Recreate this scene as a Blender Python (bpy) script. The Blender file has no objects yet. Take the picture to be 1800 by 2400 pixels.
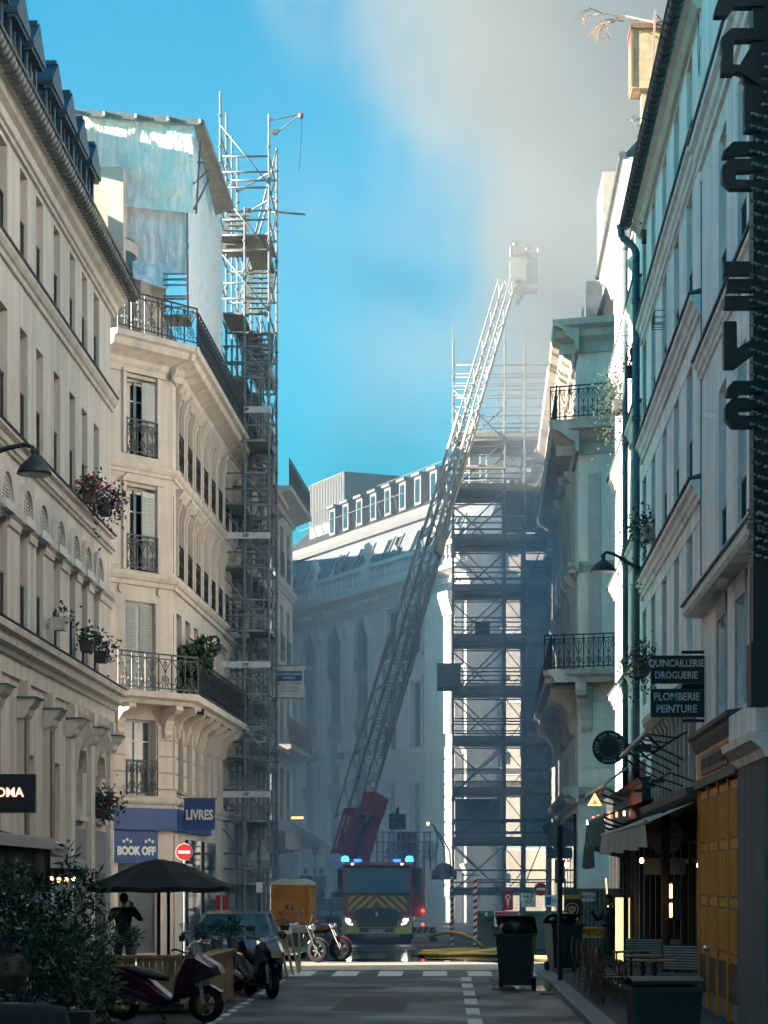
import bpy, bmesh, math, random
from mathutils import Vector, Matrix
R = math.radians
random.seed(11)
sc = bpy.context.scene
col = sc.collection

# ---------------------------------------------------------------- camera
F_PX, VX, HY, EYE = 5340.0, 1045.0, 2068.0, 2.1      # focal length and horizon of the photograph (1800 px wide)
cam_d = bpy.data.cameras.new('camera'); cam = bpy.data.objects.new('camera', cam_d); col.objects.link(cam)
cam_d.sensor_fit = 'HORIZONTAL'; cam_d.sensor_width = 36.0; cam_d.lens = F_PX / 1800 * 36
cam_d.shift_x = (900 - VX) / 1800; cam_d.shift_y = (HY - 1200) / 1800
cam_d.clip_start = 0.3; cam_d.clip_end = 3000
cam.location = (0, 0, EYE); cam.rotation_euler = (R(90), 0, 0)
sc.camera = cam
# ---------------------------------------------------------------- world, sun, exposure
SUN_EL, SUN_AZ = R(13.5), R(12)          # light travels +X, turned SUN_AZ towards +Y
w = bpy.data.worlds.new('World'); sc.world = w; w.use_nodes = True
nt = w.node_tree; nt.nodes.clear()
o_ = nt.nodes.new('ShaderNodeOutputWorld'); bg = nt.nodes.new('ShaderNodeBackground')
sky = nt.nodes.new('ShaderNodeTexSky'); sky.sky_type = 'NISHITA'; sky.sun_disc = False
sky.sun_elevation = SUN_EL
sky.sun_rotation = R(270) - SUN_AZ      # the sun stands to the left and a little behind the camera
sky.air_density = 1.0; sky.dust_density = 0.9; sky.ozone_density = 2.0
tint = nt.nodes.new('ShaderNodeMix'); tint.data_type = 'RGBA'; tint.blend_type = 'MULTIPLY'; tint.inputs[0].default_value = 1
tint.inputs[7].default_value = (0.14, 0.87, 0.93, 1)
nt.links.new(sky.outputs[0], tint.inputs[6]); nt.links.new(tint.outputs[2], bg.inputs[0]); nt.links.new(bg.outputs[0], o_.inputs[0])
bg.inputs[1].default_value = 0.05
sd = bpy.data.lights.new('sun', 'SUN'); sd.energy = 4.2; sd.angle = R(0.5); sd.color = (1.0, 0.86, 0.70)
sun = bpy.data.objects.new('sun', sd); col.objects.link(sun)
ldir = Vector((math.cos(SUN_EL) * math.cos(SUN_AZ), math.cos(SUN_EL) * math.sin(SUN_AZ), -math.sin(SUN_EL)))
sun.rotation_euler = ldir.to_track_quat('-Z', 'Y').to_euler(); sun.location = (-40, 20, 40)
sc.view_settings.view_transform = 'Standard'; sc.view_settings.look = 'None'
sc.view_settings.exposure = 2.7; sc.view_settings.gamma = 1.0; sc.view_settings.use_curve_mapping = False
sc.render.engine = 'CYCLES'
cy = sc.cycles
cy.use_denoising = True
try: cy.denoiser = 'OPENIMAGEDENOISE'
except Exception: pass
cy.max_bounces = 8; cy.diffuse_bounces = 6; cy.glossy_bounces = 3; cy.transmission_bounces = 4; cy.volume_bounces = 2; cy.transparent_max_bounces = 12
cy.caustics_reflective = False; cy.caustics_refractive = False
cy.use_adaptive_sampling = True; cy.adaptive_threshold = 0.03
cy.volume_step_rate = 1.0; cy.volume_max_steps = 256

def P(x, y, d):                        # a pixel of the photograph at a known distance -> a place in the street
    return Vector(((x - VX) * d / F_PX, d, EYE + (HY - y) * d / F_PX))

# ---------------------------------------------------------------- materials
MATS = {}
def mat(name, c, rough=.8, var=.14, scale=2.5, bump=0.0, metal=0.0, streak=0.0, bscale=40, coat=0.0, spec=.5):
    if name in MATS: return MATS[name]
    m = bpy.data.materials.new(name); m.use_nodes = True; t = m.node_tree; N = t.nodes
    b = N['Principled BSDF']; b.inputs['Roughness'].default_value = rough; b.inputs['Metallic'].default_value = metal
    b.inputs['Specular IOR Level'].default_value = spec
    if coat: b.inputs['Coat Weight'].default_value = coat; b.inputs['Coat Roughness'].default_value = .12
    g = N.new('ShaderNodeNewGeometry')
    n1 = N.new('ShaderNodeTexNoise'); n1.inputs['Scale'].default_value = scale; n1.inputs['Detail'].default_value = 6; n1.inputs['Roughness'].default_value = .65
    t.links.new(g.outputs['Position'], n1.inputs['Vector'])
    mr = N.new('ShaderNodeMapRange'); mr.inputs[1].default_value = .3; mr.inputs[2].default_value = .7
    mr.inputs[3].default_value = 1 - var; mr.inputs[4].default_value = 1 + var
    t.links.new(n1.outputs['Fac'], mr.inputs[0]); fac = mr.outputs[0]
    if streak:                          # rain streaks and soot running down
        mp = N.new('ShaderNodeMapping'); mp.inputs['Scale'].default_value = (2.2, 2.2, .16)
        n2 = N.new('ShaderNodeTexNoise'); n2.inputs['Scale'].default_value = 1.3; n2.inputs['Detail'].default_value = 5
        t.links.new(g.outputs['Position'], mp.inputs[0]); t.links.new(mp.outputs[0], n2.inputs['Vector'])
        m2 = N.new('ShaderNodeMapRange'); m2.inputs[1].default_value = .42; m2.inputs[2].default_value = .75
        m2.inputs[3].default_value = 1.03; m2.inputs[4].default_value = 1 - streak
        t.links.new(n2.outputs['Fac'], m2.inputs[0])
        mu = N.new('ShaderNodeMath'); mu.operation = 'MULTIPLY'; t.links.new(fac, mu.inputs[0]); t.links.new(m2.outputs[0], mu.inputs[1]); fac = mu.outputs[0]
    mx = N.new('ShaderNodeMix'); mx.data_type = 'RGBA'; mx.blend_type = 'MULTIPLY'; mx.inputs[0].default_value = 1
    mx.inputs[6].default_value = (*c, 1); t.links.new(fac, mx.inputs[7]); t.links.new(mx.outputs[2], b.inputs['Base Color'])
    if bump:
        n3 = N.new('ShaderNodeTexNoise'); n3.inputs['Scale'].default_value = bscale; n3.inputs['Detail'].default_value = 4
        t.links.new(g.outputs['Position'], n3.inputs['Vector'])
        bp = N.new('ShaderNodeBump'); bp.inputs['Strength'].default_value = bump; bp.inputs['Distance'].default_value = .02
        t.links.new(n3.outputs['Fac'], bp.inputs['Height']); t.links.new(bp.outputs[0], b.inputs['Normal'])
    MATS[name] = m; return m
def emit(name, c, s):
    if name in MATS: return MATS[name]
    m = bpy.data.materials.new(name); m.use_nodes = True; b = m.node_tree.nodes['Principled BSDF']
    b.inputs['Base Color'].default_value = (*c, 1); b.inputs['Emission Color'].default_value = (*c, 1); b.inputs['Emission Strength'].default_value = s*.45
    MATS[name] = m; return m
def glassy(name, c, rough=.06, alpha=1.0):
    if name in MATS: return MATS[name]
    m = mat(name, c, rough, var=.3, scale=.7, spec=.7)
    if alpha < 1: m.node_tree.nodes['Principled BSDF'].inputs['Alpha'].default_value = alpha
    return m

CREAM = mat('cream_stucco', (.77, .68, .60), .9, .08, 1.2, .15, streak=.26, bscale=60)
CREAMD = mat('cream_trim', (.71, .635, .56), .9, .08, 2.0, .1, streak=.22)
STONE = mat('warm_limestone', (.61, .515, .445), .9, .10, 1.6, .2, streak=.20, bscale=50)
STONEL = mat('limestone_trim', (.63, .535, .465), .9, .10, 2.5, .15, streak=.25)
GREY = mat('grey_limestone', (.56, .55, .53), .9, .10, 1.0, .15, streak=.22)
WHITEW = mat('white_render', (.91, .86, .82), .9, .08, 1.4, .15, streak=.26, bscale=70)
WHITET = mat('white_trim', (.80, .78, .76), .85, .08, 2.5, .1, streak=.25)
GWALL = mat('grey_render', (.91, .86, .83), .9, .08, 1.4, .15, streak=.28, bscale=70)
LEAD = mat('lead_flashing', (.10, .115, .13), .55, .2, 3, .1, metal=.2)
ZINC = mat('zinc', (.16, .18, .19), .45, .25, 4, .15, metal=.55)
NAVYZ = mat('dark_dormer_cladding', (.05, .085, .12), .5, .2, 3, .1)
SLATE = mat('slate', (.15, .17, .19), .7, .25, 5, .3, bscale=15)
ZINCL = mat('light_zinc_roof', (.19, .19, .195), .6, .12, 3, .1)
GLASS = glassy('window_glass', (.020, .030, .036))
GLASSL = glassy('window_glass_curtain', (.10, .12, .13), .12)
PAINTW = mat('white_window_paint', (.68, .68, .66), .6, .06)
SHUT = mat('grey_white_shutter', (.55, .55, .54), .7, .06)
IRON = mat('black_iron', (.018, .024, .030), .5, .2, 8)
STEEL = mat('galvanised_tube', (.20, .215, .225), .5, .25, 6, metal=.35)
PLANK = mat('scaffold_plank', (.27, .26, .24), .85, .25, 3, .2, streak=.1)
ASPH = mat('asphalt', (.013, .024, .031), .55, .30, 1.3, .35, bscale=90)
PAVE = mat('pavement_asphalt', (.032, .040, .045), .75, .25, 1.7, .3, bscale=80)
KERB = mat('granite_kerb', (.20, .20, .20), .7, .18, 6, .3)
PAINT = mat('road_paint', (.55, .56, .55), .6, .28, 7)
BLACK = mat('black_paint', (.012, .013, .015), .5, .2)
RUBBER = mat('rubber', (.012, .012, .013), .8, .2, spec=.15)
BLUE = mat('shop_blue', (.018, .055, .20), .45, .10)
RED = mat('fire_red', (.34, .018, .028), .32, .10, coat=.6)
YEL = mat('safety_yellow', (.55, .47, .06), .4, .12)
CHROME = mat('chrome', (.6, .62, .64), .18, .1, metal=1)
WHITEP = mat('white_sign', (.70, .70, .70), .5, .05)
LEAF = mat('leaf', (.030, .070, .026), .55, .45, 9)
LEAFD = mat('leaf_dark', (.022, .050, .026), .5, .5, 9)
LEAFY = mat('leaf_olive', (.07, .085, .03), .55, .4, 9)
WOOD = mat('weathered_wood', (.27, .175, .09), .8, .3, 4, .3, streak=.2)
SKIN = mat('skin', (.36, .20, .14), .55, .1)

# ---------------------------------------------------------------- mesh builder
class MB:
    def __init__(s): s.v = []; s.f = []; s.m = []; s.cur = 0; s.sm = []; s.smooth = False
    def add(s, vs, fs):
        b = len(s.v); s.v += [tuple(v) for v in vs]
        for f in fs: s.f.append(tuple(b + i for i in f)); s.m.append(s.cur); s.sm.append(s.smooth)
        return s
    def box(s, x0, x1, y0, y1, z0, z1):
        if x0 > x1: x0, x1 = x1, x0
        if y0 > y1: y0, y1 = y1, y0
        if z0 > z1: z0, z1 = z1, z0
        return s.add([(x0,y0,z0),(x1,y0,z0),(x1,y1,z0),(x0,y1,z0),(x0,y0,z1),(x1,y0,z1),(x1,y1,z1),(x0,y1,z1)],
                     [(0,3,2,1),(4,5,6,7),(0,1,5,4),(1,2,6,5),(2,3,7,6),(3,0,4,7)])
    def quad(s, a, b, c, d): return s.add([a, b, c, d], [(0,1,2,3)])
    def prism(s, poly, ax, a0, a1):
        n = len(poly)
        def q(p, a): return {'x': (a, p[0], p[1]), 'y': (p[0], a, p[1]), 'z': (p[0], p[1], a)}[ax]
        vs = [q(p, a0) for p in poly] + [q(p, a1) for p in poly]
        fs = [tuple(range(n)), tuple(range(2*n-1, n-1, -1))] + [(i, i+n, (i+1) % n + n, (i+1) % n) for i in range(n)]
        return s.add(vs, fs)
    def tube(s, p, q, r, n=6, r2=None, caps=True):
        p = Vector(p); q = Vector(q); r2 = r if r2 is None else r2; d = (q - p)
        if d.length < 1e-6: return s
        d.normalize(); a = d.orthogonal().normalized(); b = d.cross(a)
        vs = []
        for c, rr in ((p, r), (q, r2)):
            for i in range(n):
                t = 2*math.pi*i/n; vs.append(c + a*rr*math.cos(t) + b*rr*math.sin(t))
        fs = [(i, (i+1) % n, (i+1) % n + n, i+n) for i in range(n)]
        if caps: fs += [tuple(range(n-1, -1, -1)), tuple(range(n, 2*n))]
        return s.add(vs, fs)
    def bar(s, p, q, wx, wy, up=(0,0,1)):      # rectangular bar
        p = Vector(p); q = Vector(q); d = (q-p).normalized(); a = d.cross(Vector(up))
        if a.length < 1e-4: a = d.orthogonal()
        a.normalize(); b = d.cross(a)
        vs = [c + a*wx*i*.5 + b*wy*j*.5 for c in (p, q) for i, j in ((-1,-1),(1,-1),(1,1),(-1,1))]
        return s.add(vs, [(3,2,1,0),(4,5,6,7),(0,1,5,4),(1,2,6,5),(2,3,7,6),(3,0,4,7)])
    def path(s, pts, r, n=5, r2=None):
        k = len(pts)
        for i in range(k-1):
            ra = r if r2 is None else r + (r2-r)*i/(k-1); rb = r if r2 is None else r + (r2-r)*(i+1)/(k-1)
            s.tube(pts[i], pts[i+1], ra, n, rb, caps=(i in (0, k-2)))
        return s
    def lathe(s, prof, n=12, c=(0,0,0), ax='z', caps=True):
        vs = []; c = Vector(c)
        for r, z in prof:
            for i in range(n):
                t = 2*math.pi*i/n; p = (r*math.cos(t), r*math.sin(t), z)
                if ax == 'x': p = (z, p[0], p[1])
                if ax == 'y': p = (p[0], z, p[1])
                vs.append(c + Vector(p))
        k = len(prof); fs = [(j*n+i, j*n+(i+1) % n, (j+1)*n+(i+1) % n, (j+1)*n+i) for j in range(k-1) for i in range(n)]
        if caps: fs += [tuple(range(n-1, -1, -1)), tuple(range((k-1)*n, k*n))]
        return s.add(vs, fs)
    def ball(s, c, r, nu=8, nv=6):
        if not hasattr(r, '__len__'): r = (r, r, r)
        prof = [(math.sin(math.pi*(j+.02)/(nv+.04)), -math.cos(math.pi*(j+.02)/(nv+.04))) for j in range(nv+1)]
        b = len(s.v); s.lathe(prof, nu)
        for i in range(b, len(s.v)):
            v = s.v[i]; s.v[i] = (c[0]+v[0]*r[0], c[1]+v[1]*r[1], c[2]+v[2]*r[2])
        return s
    def xf(s, M, b=0):
        for i in range(b, len(s.v)): s.v[i] = tuple(M @ Vector(s.v[i]))
        return s
    def mesh(s, name, mats, smooth=None):
        me = bpy.data.meshes.new(name); me.from_pydata(s.v, [], s.f); 
        for m in (mats if isinstance(mats, (list, tuple)) else [mats]): me.materials.append(m)
        me.polygons.foreach_set('material_index', s.m)
        sm = s.sm if smooth is None else [smooth]*len(s.f)
        me.polygons.foreach_set('use_smooth', sm); me.update(); return me
    def build(s, name, mats, parent=None, loc=(0,0,0), rz=0.0, smooth=None):
        return link(name, s.mesh(name, mats, smooth), parent, loc, rz)
def link(name, me, parent=None, loc=(0,0,0), rz=0.0):
    if isinstance(parent, tuple):            # (root, origin, angle): a facade of a building
        root, og, an = parent; c, s_ = math.cos(an), math.sin(an)
        loc = (og[0]+c*loc[0]-s_*loc[1], og[1]+s_*loc[0]+c*loc[1], loc[2] + (og[2] if len(og) > 2 else 0)); rz += an; parent = root
    o = bpy.data.objects.new(name, me); col.objects.link(o); o.parent = parent; o.location = loc
    if rz: o.rotation_euler = (0, 0, rz)
    return o
def tag(o, label=None, cat=None, group=None, kind=None):
    if label: o['label'] = label
    if cat: o['category'] = cat
    if group: o['group'] = group
    if kind: o['kind'] = kind
    return o
def thing(name, label, cat, loc=(0,0,0), rz=0.0, group=None):
    o = bpy.data.objects.new(name, None); col.objects.link(o); o.location = loc; o.rotation_euler = (0,0,rz); o.empty_display_size = .3
    return tag(o, label, cat, group)
def copy_tree(o, parent=None):
    c = o.copy(); col.objects.link(c); c.parent = parent
    for ch in list(o.children): copy_tree(ch, c)
    return c
def text(body, size, m, parent, loc, rot=(R(90), 0, 0), align='CENTER', bold=.0, name='lettering', ext=.006, sx=1.0, space=1.0, line=1.0):
    cu = bpy.data.curves.new(name, 'FONT'); cu.body = body; cu.size = size; cu.align_x = align; cu.align_y = 'CENTER'
    cu.extrude = ext; cu.offset = bold; cu.space_character = space; cu.space_line = line; cu.resolution_u = 3; cu.materials.append(m)
    t_ = bpy.data.objects.new('tmp', cu); me = bpy.data.meshes.new_from_object(t_); me.name = name; bpy.data.objects.remove(t_)
    o = link(name, me, None); o.parent = parent; o.location = loc; o.rotation_euler = rot; o.scale = (sx, 1, 1)
    return o
def arc(cx, cz, r, a0, a1, n, y=0.0): return [(cx + r*math.cos(R(a0+(a1-a0)*i/n)), y, cz + r*math.sin(R(a0+(a1-a0)*i/n))) for i in range(n+1)]

# wall sheet (x along, z up, y inwards) with real openings and reveals; an opening is (u0,u1,v0,v1[,arch])
def wall(mb, u0, u1, v0, v1, ops, depth=.25, y=0.0):
    us = sorted({u0, u1, *[max(u0, min(u1, q)) for o in ops for q in o[:2]]}); vs = sorted({v0, v1, *[max(v0, min(v1, q)) for o in ops for q in o[2:4]]})
    for i in range(len(us)-1):
        for j in range(len(vs)-1):
            cu, cv = (us[i]+us[i+1])/2, (vs[j]+vs[j+1])/2
            if any(o[0] < cu < o[1] and o[2] < cv < o[3] for o in ops): continue
            mb.quad((us[i],y,vs[j]), (us[i+1],y,vs[j]), (us[i+1],y,vs[j+1]), (us[i],y,vs[j+1]))
    for o in ops:
        a, b, c, d = o[:4]; e = y + depth
        arch = len(o) > 4
        zs = d - (b-a)/2 if arch else d
        mb.quad((a,y,c), (a,y,zs), (a,e,zs), (a,e,c)); mb.quad((b,y,c), (b,e,c), (b,e,zs), (b,y,zs)); mb.quad((a,y,c), (a,e,c), (b,e,c), (b,y,c))
        if not arch: mb.quad((a,y,d), (b,y,d), (b,e,d), (a,e,d))
        else:
            r = (b-a)/2; A = [(p[0], p[2]) for p in arc(a+r, zs, r, 180, 0, 10)]
            for i in range(10):
                p, q = A[i], A[i+1]; k = (a, d) if i < 5 else (b, d)
                mb.add([(p[0],y,p[1]), (q[0],y,q[1]), (k[0],y,k[1])], [(0,1,2)])
                mb.quad((p[0],y,p[1]), (q[0],y,q[1]), (q[0],e,q[1]), (p[0],e,p[1]))
            mb.add([(a,y,d), ((a+b)/2,y,d), (b,y,d)], [(0,1,2)])
    return mb
WC = {}
def window(par, u, v, w, h, depth=.25, rail=None, glass=None, frame=None, arch=False, mull=True, name='window', bars=1):
    glass = glass or GLASS; frame = frame or PAINTW
    k = ('f', w, h, depth, frame.name, arch, mull, bars)
    if k not in WC:
        m = MB(); y = depth - .05; t = .055
        m.box(0, t, y, y+.05, 0, h); m.box(w-t, w, y, y+.05, 0, h); m.box(t, w-t, y, y+.05, 0, t); m.box(t, w-t, y, y+.05, h-t, h)
        if mull: m.box(w/2-.035, w/2+.035, y-.01, y+.05, t, h-t)
        for i in range(bars): z = h*(i+1)/(bars+1) if bars > 1 else h*.72; m.box(t, w-t, y+.01, y+.05, z-.02, z+.02)
        if arch: m.prism([(p[0], p[2]) for p in arc(w/2, h-w/2, w/2, 180, 0, 8)] + [(p[0], p[2]) for p in arc(w/2, h-w/2, w/2-.06, 0, 180, 8)], 'y', y, y+.05)
        WC[k] = m.mesh(name, frame)
    o = link(name, WC[k], par, (u, 0, v))
    k2 = ('g', w, h, depth, glass.name)
    if k2 not in WC: WC[k2] = MB().box(.01, w-.01, depth-.02, depth+.02, .01, h-.01).mesh('pane', glass)
    link('pane', WC[k2], o)
    if rail: link('railing', rail, o, (0, 0, 0))
    return o
def guard(w, h=.95, y=.08, style='bars'):
    k = ('r', w, h, y, style)
    if k in WC: return WC[k]
    m = MB(); m.box(0, w, y-.02, y+.02, h-.04, h); m.box(0, w, y-.015, y+.015, .06, .09)
    if style == 'bars':
        n = max(3, int(w/.13))
        for i in range(n+1): x = w*i/n; m.box(x-.01, x+.01, y-.01, y+.01, .06, h)
    elif style == 'scroll':
        m.box(0, w, y-.012, y+.012, h-.16, h-.13); n = max(2, round(w/.42)); c = w/n
        for i in range(n+1): x = c*i; m.box(x-.014, x+.014, y-.014, y+.014, 0, h)
        for i in range(n):
            x = c*(i+.5); r = c*.40
            m.path(arc(x, .30, r*.62, -90, 200, 9, y), .014, 4); m.path(arc(x, .30, r*.3, 0, 360, 7, y), .012, 4)
            m.path([(c*i+.02, y, h-.16), (x-.06, y, .62), (x, y, .48)], .013, 4); m.path([(c*(i+1)-.02, y, h-.16), (x+.06, y, .62), (x, y, .48)], .013, 4)
            m.path(arc(x, h-.27, .06, 0, 360, 7, y), .012, 4); m.path([(x, y, .06), (x, y, h-.16)], .010, 4)
            m.path(arc(c*i+.09, .16, .07, 180, -90, 6, y), .011, 4); m.path(arc(c*(i+1)-.09, .16, .07, 0, 270, 6, y), .011, 4)
    WC[k] = m.mesh('railing', IRON); return WC[k]
def moulding(par, u0, u1, v, prof, m, name='string_course', ret=True):   # prof: list of (out, up) from the wall outwards
    mb = MB(); mb.prism([(-p[0], v+p[1]) for p in prof], 'x', u0, u1); return mb.build(name, m, par)
CORN = [(0,-.30),(.06,-.30),(.08,-.2),(.16,-.16),(.18,-.06),(.26,-.03),(.27,.0),(.27,.06),(0,.10)]
BAND = [(0,-.26),(.05,-.26),(.06,-.17),(.10,-.14),(.14,-.07),(.15,.0),(0,.03)]
def sc_prof(p, k): return [(a*k, b*k) for a, b in p]
# ================================================================ ground
def wet_asphalt():
    m = ASPH; t = m.node_tree; N = t.nodes; b = N['Principled BSDF']
    g = N.new('ShaderNodeNewGeometry'); n = N.new('ShaderNodeTexNoise'); n.inputs['Scale'].default_value = .35; n.inputs['Detail'].default_value = 4
    t.links.new(g.outputs['Position'], n.inputs['Vector'])
    mr = N.new('ShaderNodeMapRange'); mr.inputs[1].default_value = .42; mr.inputs[2].default_value = .62; mr.inputs[3].default_value = .62; mr.inputs[4].default_value = .30
    t.links.new(n.outputs['Fac'], mr.inputs[0]); t.links.new(mr.outputs[0], b.inputs['Roughness'])
wet_asphalt()
tag(MB().quad((-400,-60,0), (400,-60,0), (400,900,0), (-400,900,0)).build('road', ASPH), kind='structure')
def slab(name, poly, z=.13, m=None):
    return tag(MB().prism(poly, 'z', -.05, z).build(name, m or PAVE), kind='structure')
slab('pavement_right', [(2.37,8),(9,8),(9,62.5),(3.6,62.5),(2.8,55.6),(2.37,54.6)])
pl = slab('pavement_left', [(-9,8),(-5.9,8),(-5.9,50.2),(-9,50.2)])
slab('pavement_far_left', [(-14,60),(-8.1,60),(-5.6,62.5),(-5.3,112),(-14,112)])
slab('pavement_far_right', [(3.6,70.5),(12,70.5),(12,112),(3.2,112),(2.9,72)])
slab('pavement_end', [(-30,118),(30,104),(30,135),(-30,145)])
kr = bpy.data.objects.new('kerb_right', None); col.objects.link(kr); tag(kr, kind='structure')
for i in range(26):
    y = 30 + i*.95; gp = .012
    m = MB().prism([(2.06+random.uniform(-.006,.006), -.02), (2.365, -.02), (2.365, .135), (2.09, .135), (2.065, .12)], 'y', y+gp, y+.95-gp)
    m.build('kerb_stone', KERB, kr)
for i in range(9):
    a0 = 90*i/9; a1 = 90*(i+1)/9
    def q(r, a): return (2.06+1.0-r*math.cos(R(a)), 54.7+r*math.sin(R(a))*.9)
    MB().prism([q(1.0,a0+.5), q(1.0,a1-.5), q(.7,a1-.5), q(.7,a0+.5)], 'z', -.02, .134).build('kerb_stone', KERB, kr)
kl = bpy.data.objects.new('kerb_left', None); col.objects.link(kl); tag(kl, kind='structure')
for i in range(18): MB().box(-5.89, -5.6, 33+i*.95+.012, 33+(i+1)*.95-.012, -.02, .135).build('kerb_stone', KERB, kl)
tag(MB().quad((-9,54.6,.002),(2.9,54.6,.002),(2.9,60.2,.002),(-9,60.2,.002)).build('sun_patch_band', mat('pale_sun_patch',(.40,.36,.31),.8,.2,3,.2)), kind='structure')  # pale sheet laid to brighten the road where the sun patch falls
# painted markings
mk = bpy.data.objects.new('road_markings', None); col.objects.link(mk); tag(mk, kind='structure')
for i in range(9):
    x = -4.6 + i*1.02; MB().quad((x,50.9,.006), (x+.55,50.9,.006), (x+.55,53.7,.006), (x,53.7,.006)).build('crossing_bar', PAINT, mk)
for d0, d1 in ((50.3,48.4),(47.2,45.3),(44.1,42.2),(41,39.2),(38,36.2),(35,33.2)):
    MB().quad((.33,d1,.004), (.55,d1,.004), (.55,d0,.004), (.33,d0,.004)).build('lane_dash', PAINT, mk)
for i in range(14):
    y = 33.5+i*1.15; MB().quad((-3.55,y,.004), (-3.42,y,.004), (-3.42,y+.62,.004), (-3.55,y+.62,.004)).build('parking_dash', PAINT, mk)
WATER = mat('puddle_water', (.018, .024, .028), .07, .2, .8)
def puddle(cx, cy, rx, ry, sd, label):
    rnd = random.Random(sd); ph = [rnd.uniform(0, 6.28) for _ in range(4)]; n = 40; vs = []
    for i in range(n):
        t = 6.283*i/n; k = 1 + .22*math.sin(2*t+ph[0]) + .16*math.sin(3*t+ph[1]) + .12*math.sin(5*t+ph[2]) + .07*math.sin(9*t+ph[3])
        vs.append((cx+rx*k*math.cos(t), cy+ry*k*math.sin(t), .006))
    o = MB().add(vs, [tuple(range(n))]).build('puddle', WATER); return tag(o, kind='structure')
puddle(-2.2, 66, 2.0, 5.5, 1, ''); puddle(.4, 64, 1.3, 2.6, 2, ''); puddle(-.9, 61.2, 1.9, 1.1, 3, ''); puddle(1.9, 45.5, .5, 1.6, 4, ''); puddle(1.6, 60, .8, .9, 5, '')
dr = tag(MB().box(1.75,2.04,42.4,43.1,.001,.012).build('drain_cover', mat('cast_iron',(.03,.03,.03),.5,.2)), 'cast iron gutter grate beside the kerb behind the nearest wheelie bin', 'drain')
for i in range(6): MB().box(1.78,2.01,42.46+i*.1,42.51+i*.1,.012,.016).build('slot', BLACK, dr)

def sheet_patch(name, poly, z, m_): return tag(MB().add([(x, y, z) for x, y in poly], [tuple(range(len(poly)))]).build(name, m_), kind='structure')
PATCH = mat('asphalt_patch', (.022,.026,.030), .7, .25, 3, .3, bscale=60)
sheet_patch('asphalt_patch', [(-1.9,37.2),(-.7,37.0),(-.6,41.5),(-1.8,41.8)], .0025, PATCH); sheet_patch('asphalt_patch', [(.9,44.2),(1.7,44.3),(1.75,49.9),(.95,49.8)], .0025, PATCH); sheet_patch('asphalt_patch', [(-3.0,45.0),(-1.2,44.7),(-1.1,45.6),(-2.9,45.9)], .0025, PATCH)
for i, (x, y, r_) in enumerate(((-.6,46.8,.32),(-2.2,39.2,.36),(1.2,38.6,.3))):
    o = MB().lathe([(r_,.001),(r_,.008)],24,(x,y,0)).build('manhole_cover', mat('cast_iron',(.03,.03,.03),.5,.2)); tag(o, ('round manhole cover in mid road behind the crossing dashes','round manhole cover left of the road centre near the camera','round manhole cover right of the lane dashes near the camera')[i], 'manhole cover'); MB().lathe([(r_*1.12,.0005),(r_*1.12,.006)],24,(x,y,0)).build('rim', KERB, o)
rnd_ = random.Random(5); ck = MB()
for c in range(9):
    x, y = rnd_.uniform(-3,1.8), rnd_.uniform(34,50); p = [(x,y,.003)]
    for k in range(9): x += rnd_.gauss(0,.12); y += rnd_.uniform(.1,.45); p.append((x,y,.003))
    for a, b in zip(p[:-1], p[1:]): ck.quad((a[0]-.012,a[1],.003),(a[0]+.012,a[1],.003),(b[0]+.012,b[1],.003),(b[0]-.012,b[1],.003))
tag(ck.build('road_cracks', mat('tar_crack',(.010,.011,.012),.5,.1)), kind='structure')
# ================================================================ left house with arched windows
hA = thing('cream_house', 'cream house with arched louvred windows, dark dormers and a long gutter, along the left pavement', 'house', (-7.5, 20, 0), R(90))
A_COLS = [d-20 for d in (31.3, 33.0, 34.75, 36.5, 38.25, 40.13, 41.72, 43.58, 45.4, 46.94, 48.53)]
L = 31.0; ops = []
for u in A_COLS:
    ops += [(u, u+.72, 12.93, 14.7), (u, u+.72, 9.87, 11.9), (u, u+.72, 6.45, 8.36)]
gw = [(20.7, 21.5, 2.9, 4.4), (23.5, 24.3, 2.9, 4.4), (25.9, 27.06, 3.45, 4.86, 1), (28.5, 29.5, 3.45, 4.86, 1)]
ops += gw
wall(MB(), 0, L, 0, 15.2, ops, .22).build('wall', CREAM, hA)
m = MB(); m.quad((L,0,0), (L,26,0), (L,26,15.2), (L,0,15.2)); m.add([(L,0,15.2),(L,26,15.2),(L,8,22.2),(L,2.2,20.4)], [(0,1,2,3)]); m.quad((L,26,0),(L,26,15.7),(L-8,26,15.7),(L-8,26,0)); m.quad((0,0,0),(0,0,15.7),(0,11,15.7),(0,11,0)); m.quad((0,11,0),(0,11,17.6),(13,11,17.6),(13,11,0)); m.quad((13,11,0),(13,11,19.6),(L,11,19.6),(L,11,0)); m.quad((0,0,15.2),(0,1.2,18.2),(0,11,17.6),(0,11,15)); m.quad((13,2.2,20.4),(13,5.5,22.3),(13,11,19.6),(13,11,17.6)); m.quad((0,.25,15.2),(L,.25,15.2),(L,11,15.2),(0,11,15.2))
m.build('side_wall', CREAM, hA)
gA = guard(.72, .95, .08)
for u in A_COLS:
    for v, h in ((12.93, 1.77), (9.87, 2.03), (6.45, 1.91)): window(hA, u, v, .72, h, .22, gA if v > 8 or int(u*10) % 2 else gA, frame=CREAMD)
for o in gw: window(hA, o[0], o[2], round(o[1]-o[0],2), round(o[3]-o[2],2), .22, arch=len(o) > 4, frame=CREAMD, mull=len(o) < 5, bars=1)
moulding(hA, 0, L+.12, 12.9, BAND, CREAMD); 
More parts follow.
